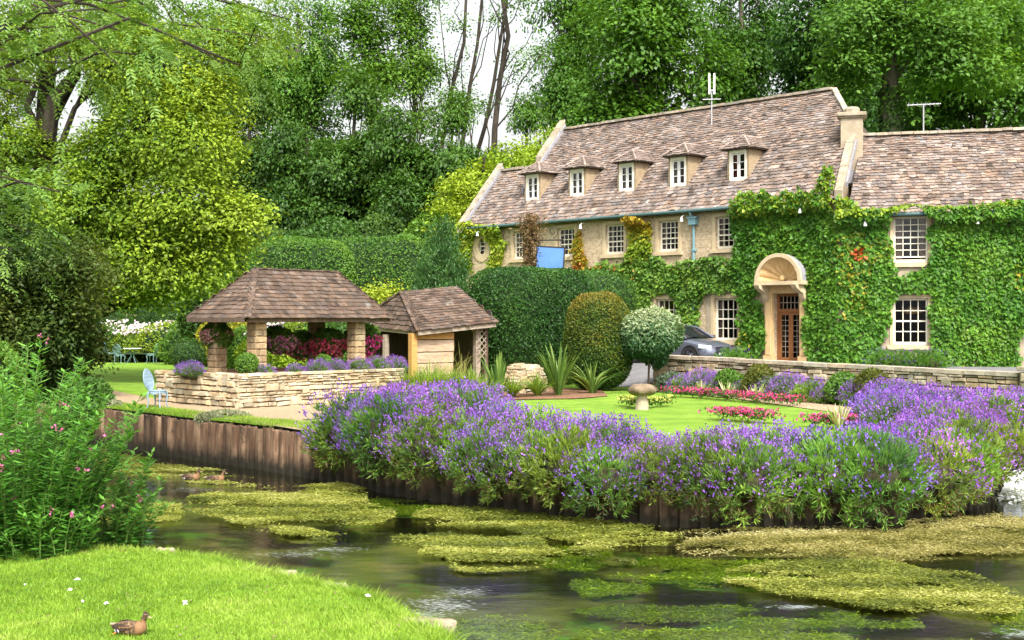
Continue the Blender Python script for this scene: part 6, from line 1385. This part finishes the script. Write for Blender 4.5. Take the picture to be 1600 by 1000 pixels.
def along(step, off, jit=.08):
    pts = bank[ib]; d = np.r_[0, np.cumsum(np.linalg.norm(np.diff(pts, axis=0), axis=1))]; s_ = np.arange(.1, d[-1], step); 
    return [(A([np.interp(x, d, pts[:, 0]), np.interp(x, d, pts[:, 1])]) - A([np.interp(x, d, bout[ib][:, 0]), np.interp(x, d, bout[ib][:, 1])]) * (off + rng.normal() * jit), x / d[-1]) for x in s_ + rng.normal(size=len(s_)) * .06]
def tone():
    b = 1 + rng.normal() * .14; return (b * (1 + rng.normal() * .10), b, b * (1 + rng.normal() * .06), 1)
for p, f in along(.62, -.10, .17):
    if p[0] > 8.45: continue
    k = 3 + rng.integers(0, 3); k = 4 if .05 < f < .45 and rng.random() < .7 else k; s_ = .78 + .46 * rng.random(); LV[k]((p[0], p[1], .60 + .22 * rng.random() + .6 * hump(f)), rng.random() * 6.28, (s_, s_, s_ * (1.0 + .15 * rng.random())), ('sparsely flowering lavender hanging over the piling above the river', 'thickly purple lavender hanging over the piling above the river', 'mostly lime green lavender hanging over the piling above the river')[k - 3], 'lavender hanging over the bank', tone())
for p, f in along(.66, .48):
    if p[0] > 9.0: continue
    s_ = .95 + .25 * rng.random(); k = rng.integers(0, 3); LV[k]((p[0], p[1], GZ - .12 + hump(f)), rng.random() * 6.28, (s_, s_, s_ * .95), ('violet lavender bush in the row behind the hanging ones', 'lavender bush showing much green in the row behind the hanging ones', 'deep purple lavender bush in the row behind the hanging ones')[k], 'lavender row along the bank top', tone())
for p, f in along(.72, 1.1):
    if f < .30 or f > .74: s_ = .95 + .3 * rng.random(); LV[rng.integers(0, 3)]((p[0], p[1], GZ - .02 + hump(f) - .06 * (f > .7)), rng.random() * 6.28, (s_, s_, s_ * 1.0), 'tall lavender bush at an end of the bank planting', 'lavender at the ends of the bank', tone())
for px, py, Y in ((1395, 640, 27.5), (1440, 636, 28.2), (1490, 636, 28.2), (1540, 640, 27.8), (1590, 645, 27.5), (1420, 655, 26.2), (1470, 655, 26.2), (1520, 660, 26.2), (1570, 665, 26.4), (1620, 660, 27.0), (1450, 675, 25.0), (1500, 680, 25.2), (1550, 685, 25.3), (1600, 688, 25.5), (1375, 655, 25.8), (1405, 672, 24.6)):
    x = (px - 800) / F * Y; s_ = 1.05 + .3 * rng.random(); LV[rng.integers(0, 3)]((x, Y, GZ - .02), rng.random() * 6.28, (s_, s_, s_ * 1.0), 'lavender bush in the broad drift below the end pillar', 'lavender drift by the weir', tone())
for px, py, Y, sc__ in ((1075, 608, 37.6, .9), (1098, 610, 37.0, 1.0), (1120, 614, 36.5, .8), (1200, 625, 35.0, .8), (1235, 630, 34.2, 1.0), (1270, 634, 33.6, 1.0), (1300, 640, 33.0, .8), (1345, 646, 32.0, .9), (1385, 652, 31.2, 1.0), (1160, 618, 35.8, .6)):
    x = (px - 800) / F * Y; LV[rng.integers(0, 3)]((x, Y, GZ + .08), rng.random() * 6.28, (sc__, sc__, sc__), 'lavender bush against the foot of the roadside wall', 'lavender under the roadside wall')
for px, Y in ((1138, 44.6), (1150, 44.2), (1380, 43.0), (1405, 42.7), (1430, 42.4), (1455, 42.2)):
    x = (px - 800) / F * Y; LV[5]((x, Y, ROADZ + .14), rng.random() * 6.28, (.95, .95, 1.0), 'grey green lavender bush against the inn wall', 'lavender beneath the inn windows', (.55, .75, .7, 1))
for u, v, s_ in ((.6, -.1, .6), (-.5, 1.4, .7), (-.4, 1.9, .6), (2.3, .0, .75), (2.9, .1, .7), (3.6, .0, .8), (4.3, .05, .85), (4.9, .1, .8), (1.5, -.1, .55)):
    q = LC + dR * (u + .35) + dL * (v + .38); LV[(0, 2)[rng.integers(0, 2)]]((q[0], q[1], ztop - .08), rng.random() * 6.28, (s_ * .75, s_ * .75, s_ * .75), 'low lavender tuft in the raised bed under the pavilion', 'lavender in the raised bed')
for S in LV: S.finish()

# ------------------------------------------------------------------ sword leaved plants, grasses, bedding
def swords(name, label, b, n, h, w, spread, palette, arch=.35, group=None, mat='leaf'):
    t = thing(name, label, 'plant', b, group); a = rng.random(n) * 6.283; tl = spread * rng.random(n) ** .8; hh = h * (.55 + .45 * rng.random(n)); o = np.column_stack([np.cos(a), np.sin(a), 0 * a]); sd = np.column_stack([-np.sin(a), np.cos(a), 0 * a]); seg = 6; V = np.empty((n, seg + 1, 2, 3))
    p0_ = A(b) + o * (.10 * rng.random(n))[:, None] * h * .6
    for k in range(seg + 1):
        f = k / seg; bend = (tl * f + arch * tl * f ** 3)[:, None]; zz_ = hh * (f - arch * .55 * tl * f ** 3); c = p0_ + o * bend * hh[:, None] + np.column_stack([0 * a, 0 * a, zz_]); ww = w * (.55 + .9 * f - 1.40 * f ** 3) * (1 if k < seg else .0) + .002; V[:, k, 0] = c - sd * ww / 2; V[:, k, 1] = c + sd * ww / 2
    idx = np.arange(n * (seg + 1) * 2).reshape(n, seg + 1, 2); Fq = np.stack([idx[:, :-1, 0], idx[:, :-1, 1], idx[:, 1:, 1], idx[:, 1:, 0]], -1).reshape(-1, 4)
    put('foliage', mesh_np('foliage', V, Fq, np.repeat(pal(n, palette, .15), (seg + 1) * 2, 0)), M[mat], t); return t
PH = [(.06, .13, .025), (.12, .21, .04), (.25, .33, .09)]
swords('sword_plant', 'tall upright sword leaved plant beside the stone heap', B(872, 620, 36.5), 58, 1.65, .075, .55, PH, .3); swords('sword_plant', 'upright sword leaved plant before the shed trellis', B(778, 622, 34.8), 42, 1.45, .07, .42, PH, .25)
swords('sword_plant', 'arching sword leaved plant in front of the clipped yew', B(925, 616, 37.4), 50, 1.25, .075, .9, PH, .9); swords('sword_plant', 'small sword leaved plant at the foot of the shed', B(742, 615, 36.6), 26, 1.0, .05, .5, PH, .4)
GR = [(.10, .19, .02), (.18, .29, .035), (.30, .38, .06)]
for i, (px, Y, h) in enumerate(((632, 34.5, .75), (655, 34.2, .85), (685, 34.5, .8), (712, 34.8, .75), (735, 35.2, .7), (670, 36.0, .9), (760, 33.6, .6), (800, 35.6, .55), (840, 36.2, .6))):
    swords('grass_clump', ('arching green grass clump in the shrub bed before the shed'), B(px, 618, Y), 260, h * 1.35, .018, .95, GR, .9, 'grass clumps before the shed')
for i, (px, Y, h) in enumerate(((612, 37.5, 1.5), (700, 37.3, 1.75), (722, 37.6, 1.65), (592, 38.2, 1.4))):
    swords('feather_grass', 'tall arching straw coloured grass against the shed', B(px, 600, Y), 46, h, .012, .6, [(.30, .33, .08), (.45, .44, .15)], 1.4, 'tall grasses by the shed')
for px, py in ((1095, 622), (1136, 625), (1181, 629), (1311, 672)):
    q = G(px, py, GZ); swords('spiky_plant', 'small variegated spiky plant among the magenta bedding', q, 30, .55, .055, .75, [(.20, .30, .06), (.50, .52, .26), (.62, .60, .36)], .1, 'spiky plants in the bedding')
def bedding(label, pts, n, palette, w=.35, h=.22, group='magenta bedding rows', name='bedding_flowers'):
    P = A([G(x, y, GZ)[:2] for x, y in pts]); d = np.r_[0, np.cumsum(np.linalg.norm(np.diff(P, axis=0), axis=1))]; s_ = rng.random(n) * d[-1]; q = np.column_stack([np.interp(s_, d, P[:, 0]), np.interp(s_, d, P[:, 1])]) + rng.normal(size=(n, 2)) * w * .5
    z = GZ + .03 + h * rng.random(n) ** .6; P3 = np.column_stack([q, z]); t = thing(name, label, 'flowers', (*q.mean(0), GZ), group); up = z > GZ + h * .55
    put('foliage', leaves_mesh('foliage', leaf_quads(P3, unit(rng.normal(size=(n, 3)) + UP), unit(UP + rng.normal(size=(n, 3)) * .5), .07, .045), pal(n, MID, .2)), M['leaf'], t)
    b_ = P3[up & (rng.random(n) < .42)]; m = len(b_); b_ = np.repeat(b_, 3, 0) + rng.normal(size=(3 * m, 3)) * .012; key = np.repeat(np.clip(vnoise(b_[::3], 3.0) * .6 + rng.random(m) * .7 - .15, 0, 1), 3); put('blooms', leaves_mesh('blooms', leaf_quads(b_ + UP * .03, rand_dirs(3 * m), unit(UP + A([0, -.8, 0]) + rng.normal(size=(3 * m, 3)) * .4), .048, .046), pal(3 * m, palette, .2, key)), M['petal'], t); return t
MG = [(.16, .02, .14), (.40, .02, .12), (.62, .06, .26), (.60, .10, .10)]
bedding('row of magenta and purple bedding flowers across the island lawn', ((1036, 620), (1090, 622), (1150, 627), (1200, 632), (1245, 636)), 1700, MG); bedding('short row of crimson bedding behind the bank lavender', ((1125, 656), (1165, 659), (1200, 662)), 800, MG[1:]); bedding('bright pink bedding patch among the bank lavender', ((1270, 668), (1310, 670), (1350, 668)), 900, [(.6, .05, .22), (.75, .12, .36)])
bedding('pale yellow variegated edging plants round the staddle stone', ((975, 634), (990, 638), (1015, 638), (1045, 634)), 700, [(.42, .45, .08), (.58, .58, .16)], .2, .2, None, 'edging_plants')
# plants along the foot of the roadside wall
for i, (px, Y) in enumerate(((1050, 38.3), (1140, 36.2), (1185, 35.3), (1215, 34.8), (1320, 32.6), (1362, 31.8), (1415, 31.0))):
    bush('border_plant', 'loose leafy border plant at the foot of the roadside wall', 'plant', B(px, 620, Y), (.42, .38, .30 + .08 * (i % 3)), 1700, .10, .045, (GREY, FRESH, OLIVE)[i % 3], 2, .3, 2.5, core=.7, group='border plants along the wall')
# raised bed planting and pavilion baskets
for u, v, r, pl_, lab in ((.15, .05, .26, FRESH, 'round clipped box ball at the corner of the raised bed'), (2.6, .25, .22, FRESH, 'round clipped box ball in the raised bed before the rear pillar'), (-.1, 2.3, .45, MID, 'leafy shrub at the far end of the raised bed wall')):
    q = LC + dR * (u + .4) + dL * (v + .4); bush('box_ball', lab, 'shrub', (q[0], q[1], ztop - .06), (r, r, r), 1900, .05, .032, pl_, 2.2, .08, 3, core=.85)
for px, py, Y, r, lab, pk in ((338, 522, 33.4, .36, 'hanging basket of pale pink roses on the near pavilion side', [(.80, .50, .52), (.72, .22, .34), (.85, .75, .70)]), (437, 532, 34.6, .40, 'hanging basket of mauve and pink flowers at the pavilion back', [(.50, .12, .48), (.70, .25, .45), (.8, .5, .5)]), (470, 540, 36.0, .42, 'small hanging basket of pink blooms behind the pavilion pillar', PINK), (514, 537, 35.6, .48, 'hanging basket of crimson flowers under the pavilion eaves', [(.62, .05, .16), (.75, .12, .26), (.70, .20, .20)]), (566, 532, 36.2, .48, 'hanging basket of magenta flowers at the pavilion corner', [(.55, .02, .20), (.72, .06, .32), (.78, .2, .42)])):
    c = at(px, py, Y); t = bush('hanging_basket', lab, 'hanging basket', c - UP * r * .85, (r, r * .8, r * .85), 3000, .10, .06, FRESH, 2.1, .25, 2.0, core=.75, lift=1.0); n = 260; d = rand_dirs(n); d[:, 2] = -np.abs(d[:, 2]) * .8 + .25; d = unit(d); P = np.repeat(c + d * A([r, r * .8, r * .85]) * 1.05, 3, 0) + rng.normal(size=(3 * n, 3)) * .02
    put('blooms', leaves_mesh('blooms', leaf_quads(P, rand_dirs(3 * n), unit(np.repeat(d, 3, 0) + rng.normal(size=(3 * n, 3)) * .3), .075, .07), pal(3 * n, pk, .15)), M['petal'], t); MB().tube([c + UP * r * .6, A([c[0], c[1], PZ - .02])], .008, 4).build('chain', M['black_iron'], t)
# flower border beyond the lawn and behind the pavilion
for i, (px, Y, w, h, pl_, fl) in enumerate(((150, 70, 1.6, 1.0, LIME, 1), (190, 69, 1.7, 1.15, FRESH, 1), (228, 68, 1.7, 1.05, LIME, 1), (268, 67, 1.7, 1.1, LIME, 1), (300, 62, 1.5, 1.1, FRESH, 0), (330, 60, 1.5, 1.2, LIME, 0), (365, 58, 1.4, 1.3, [(.30, .33, .03), (.48, .42, .04)], 0), (400, 56, 1.4, 1.1, FRESH, 0), (440, 54, 1.5, 1.2, FRESH, 1), (480, 52, 1.5, 1.2, LIME, 0), (520, 51, 1.4, 1.2, FRESH, 0), (560, 50, 1.4, 1.2, MID, 0), (250, 73, 1.9, 1.5, MID, 0), (170, 75, 2.0, 1.5, MID, 0), (310, 68, 1.9, 1.7, MID, 0), (420, 50, 1.1, .9, LIME, 0), (500, 47, 1.1, .9, FRESH, 0), (460, 46, 1.0, .8, LIME, 0))):
    b = B(px, 540, Y); b[2] -= .3; t = bush('border_plant', 'bushy perennial in the long border behind lawn and pavilion' if not fl else 'bushy perennial with pale daisies in the long lawn border', 'plant', b, (w, w * .7, h), 4800, .15, .06, pl_, 2.3, .28, 1.3, core=.8, group='long border perennials' + (' with daisies' if fl else ''))
    if fl: n = 70; a = rng.random(n) * 6.283; r = np.sqrt(rng.random(n)); P = np.repeat(np.column_stack([b[0] + w * r * np.cos(a), b[1] - w * .6 * np.abs(r * np.sin(a)), b[2] + h * (1.35 + .75 * np.sqrt(1 - r * r * .9))]), 3, 0) + rng.normal(size=(3 * n, 3)) * .03; put('blooms', leaves_mesh('blooms', leaf_quads(P, rand_dirs(3 * n), unit(UP + A([0, -1., 0]) + rng.normal(size=(3 * n, 3)) * .3), .12, .11), pal(3 * n, [(.75, .72, .70), (.80, .62, .68), (.65, .60, .75)], .1)), M['petal'], t)
fw2 = thing('far_wall', 'low old stone wall beyond the long flower border', 'wall', (-20, 78, 1.0)); lay(wall_courses(A([-30, 80]), A([-8, 76]), .8, 3.4, .2, (.35, .8), (.18, .3), unit(A([-.18, -1.])), 3.4, .04), 'stone', 'stone_courses', 'stone', M['oldstone'], fw2, 0, .15, .05); MB().hexa([A([x, y, z]) for z in (.8, 3.3) for x, y in ((-30, 80.1), (-8, 76.1), (-8, 76.6), (-30, 80.6))]).build('core', M['mortar'], fw2)
for o, k in ((bank, 0),):
    for px, py, w, lab in ((357, 652, .5, 'silvery trailing plant spilling over the piling near the chair'), (180, 636, .25, 'small silvery tuft on the piling top by the bank shrub'), (330, 655, .3, 'dry trailing tuft hanging down the piling')):
        q = G(px, py, GZ); bush('trailing_plant', lab, 'plant', (q[0], q[1], GZ - .16), (w, .2, .16), 1300, .07, .03, [(.16, .20, .10), (.30, .33, .20), (.42, .42, .30)], 2, .3, 3, core=.6)

# ------------------------------------------------------------------ river weed, weir
def weed(label, cx, cy, rx, ry, n, palette, z=.012, seed=0, tilt=0., name='water_weed', mass='weed_base'):
    a = np.linspace(0, 6.2832, 90, endpoint=False); r = np.random.default_rng(seed); ph = r.random(8) * 6.28
    k = 1 + sum(r.uniform(.05, .13) * np.sin((j + 2) * a + ph[j]) / (1 + j * .22) for j in range(7)); ex = np.sign(np.cos(a)) * np.abs(np.cos(a)) ** .8
    pts = [(cx + rx * ex[i] * k[i], cy + ry * np.sin(a[i]) * k[i] + tilt * rx * ex[i]) for i in range(90)]; poly = A([G(x, y, 0)[:2] for x, y in pts]); lo_, hi = poly.min(0), poly.max(0); c = poly.mean(0)
    t = thing(name, label, 'water weed', (*c, 0), 'floating weed mats')
    n = int(n * 1.9); P = lo_ + rng.random((n * 3, 2)) * (hi - lo_); P = (P - c) * 1.08 + c; ins2 = pip(P, c + (poly - c) * .72); inside = pip(P, c + (poly - c) * 1.06); nz = vnoise(np.column_stack([P * A([.6, 1.6]), P[:, :1] * 0 + seed]), 1.1); P = P[inside & (nz * .6 + .4 * vnoise(np.column_stack([P * A([1.2, 2.6]), P[:, :1] * 0 + seed]), 1.9) + .07 * rng.normal(size=len(P)) > np.where(ins2, .47, .56))][:n]; m = len(P); P3 = np.column_stack([P, z + .03 * rng.random(m) ** 2 + .03 * vnoise(np.column_stack([P * A([1, 2]), P[:, :1] * 0]), 1.6)]); yaw = rng.normal(size=m) * .7 + math.pi * (rng.random(m) < .5)
    D = np.column_stack([np.cos(yaw), np.sin(yaw) * .7 - .2, rng.normal(size=m) * .22]); key = np.clip(vnoise(P3 * A([.5, 1.5, 1]), 1.5) * .7 + vnoise(P3, 5) * .35 + rng.random(m) * .3 - .2, 0, 1)
    put('strands', leaves_mesh('strands', leaf_quads(P3, D, unit(UP + rng.normal(size=(m, 3)) * .45), .052 * (.5 + .9 * rng.random(m)), .015, .05), pal(m, palette, .18, key)), M['leaf'], t)
    # the sunken mass below
    g = MB(); idx = [(*(c + (p - c) * .74), min(-.05, z - .07)) for p in poly]; g.add([(*c, min(-.03, z - .05))] + idx, [(0, 1 + i, 1 + (i + 1) % 90) for i in range(90)]); g.build('sunken_mass', M[mass], t)
WD = [(.045, .06, .010), (.14, .17, .025), (.29, .31, .055), (.48, .48, .18)]; WB = [(.07, .07, .015), (.20, .19, .045), (.38, .34, .13), (.52, .49, .28)]
weed('olive weed mat in midstream opposite the piling', 455, 795, 145, 33, 21000, WD, seed=1, tilt=.06); weed('olive weed mat near the willowherb', 190, 803, 85, 20, 13000, WD, seed=2); weed('long thin weed mat close under the piling', 265, 738, 120, 14, 12000, WD, seed=3, tilt=.12)
weed('bright weed mat standing alone in midstream', 765, 866, 122, 25, 17000, WD, seed=4, tilt=.06); weed('long weed mat along the foot of the lavender bank', 860, 824, 200, 20, 18000, WD, seed=5, tilt=.09); weed('browner weed mat stretching below the lavender bank', 1290, 850, 230, 24, 19000, WB, seed=6, tilt=.03); weed('pale weed mat below the weir', 1520, 845, 130, 32, 13000, WB, seed=7)
weed('wide yellow green weed mat in the open stream', 1375, 918, 205, 36, 22000, WD, seed=8, tilt=.10); weed('small weed patch between the two midstream mats', 480, 838, 60, 8, 3000, WD, seed=9, tilt=.1); weed('dark weed patch beside the piling foot', 180, 715, 50, 9, 4000, WD, seed=10, tilt=.1); weed('thin trailing weed patch beside the bright midstream mat', 955, 868, 55, 12, 4000, WD, seed=11, tilt=.1)
# bright green weed under the surface
M['weed_green'] = surf('sunken_weed_mass', [(.3, (.03, .08, .008)), (.7, (.08, .20, .015))], 5, .9, .8, 25, .03)
UWG = [(.08, .15, .008), (.18, .29, .012), (.30, .42, .03)]
def under(label, cx, cy, rx, ry, n, seed): 
    weed(label, cx, cy, rx, ry, n, UWG, -.06, seed, .03, 'sunken_weed', 'weed_green')
under('bright green weed streaming under water beside the midstream mat', 890, 866, 70, 16, 5000, 21); under('bright green underwater weed out in the stream', 950, 912, 55, 14, 4000, 22); under('long underwater weed streak in the shallow stream', 1180, 960, 270, 16, 13000, 23); under('underwater weed spread across the lower stream', 1260, 996, 330, 18, 15000, 24); under('underwater weed by the lawn corner stones', 800, 978, 85, 18, 6000, 25); under('underwater weed past the wide yellow mat', 1590, 955, 60, 22, 4000, 26)
under('underwater weed beside the lavender bank foot', 640, 788, 95, 11, 5000, 27); under('green underwater weed in the open water', 1110, 892, 140, 20, 9000, 28)
# weir: a low fall of white water
wf = thing('weir_fall', 'small white waterfall tumbling beside the lavender bank', 'waterfall', (9.6, 22.9, 0)); ph = rng.random(9) * 6
def fall(u, v):
    x = 8.75 + 3.2 * u; y = 23.6 - .5 * u; k = v; s_ = .05 * math.sin(x * 9 + ph[0]) + .04 * math.sin(x * 21 + ph[1]); return A([x, y - 1.0 * k ** .7 + s_, .55 * (1 - k ** 1.6) + .03 * math.sin(x * 17 + k * 9) + .01])
MB().grid(fall, 70, 14).build('curtain_of_water', M['foam'], wf, smooth=True)
n = 5200; u = rng.random(n); P = np.column_stack([8.2 + 3.4 * u, 22.75 - .5 * u - np.abs(rng.normal(size=n)) * .5, .03 + .12 * rng.random(n) ** 3]); put('foam', leaves_mesh('foam', leaf_quads(P, rand_dirs(n) * A([1, .6, .3]), unit(UP + rng.normal(size=(n, 3)) * .4), .10, .05), pal(n, [(.6, .65, .72), (.85, .87, .9)], .05)), M['petal'], wf)
MB().box((12.5, 26.2, .24), (8.5, 5.2, .60), (unit(A([1, -.16, 0])), unit(A([.16, 1, 0])), UP)).build('pool_above', M['water_top'] if 'water_top' in M else M['riverbed'], wf)
# ripple glints on the stream, painted as pale flecks lying on the water
for i, (px, py, rx, ry) in enumerate(((450, 866, 60, 5), (980, 790, 1, 1), (690, 945, 55, 12), (650, 962, 40, 8), (1590, 990, 40, 6), (300, 765, 60, 4), (520, 858, 50, 4), (1240, 948, 40, 3), (720, 925, 30, 6))):
    if rx < 3: continue
    n = 110 * max(1, ry // 4); c = np.column_stack([px + rng.normal(size=n) * rx * .5, py + rng.normal(size=n) * ry * .5]); P = A([G(x, y, .008) for x, y in c]); o = put('ripple_glints', leaves_mesh('ripple_glints', leaf_quads(P, A([1, -.12, 0]) + rng.normal(size=(n, 3)) * .1, np.tile(UP, (n, 1)), .07 * (.4 + rng.random(n)), .010, .0), pal(n, [(.30, .33, .34), (.5, .54, .56)], .1)), M['petal']); tag(o, kind='stuff')
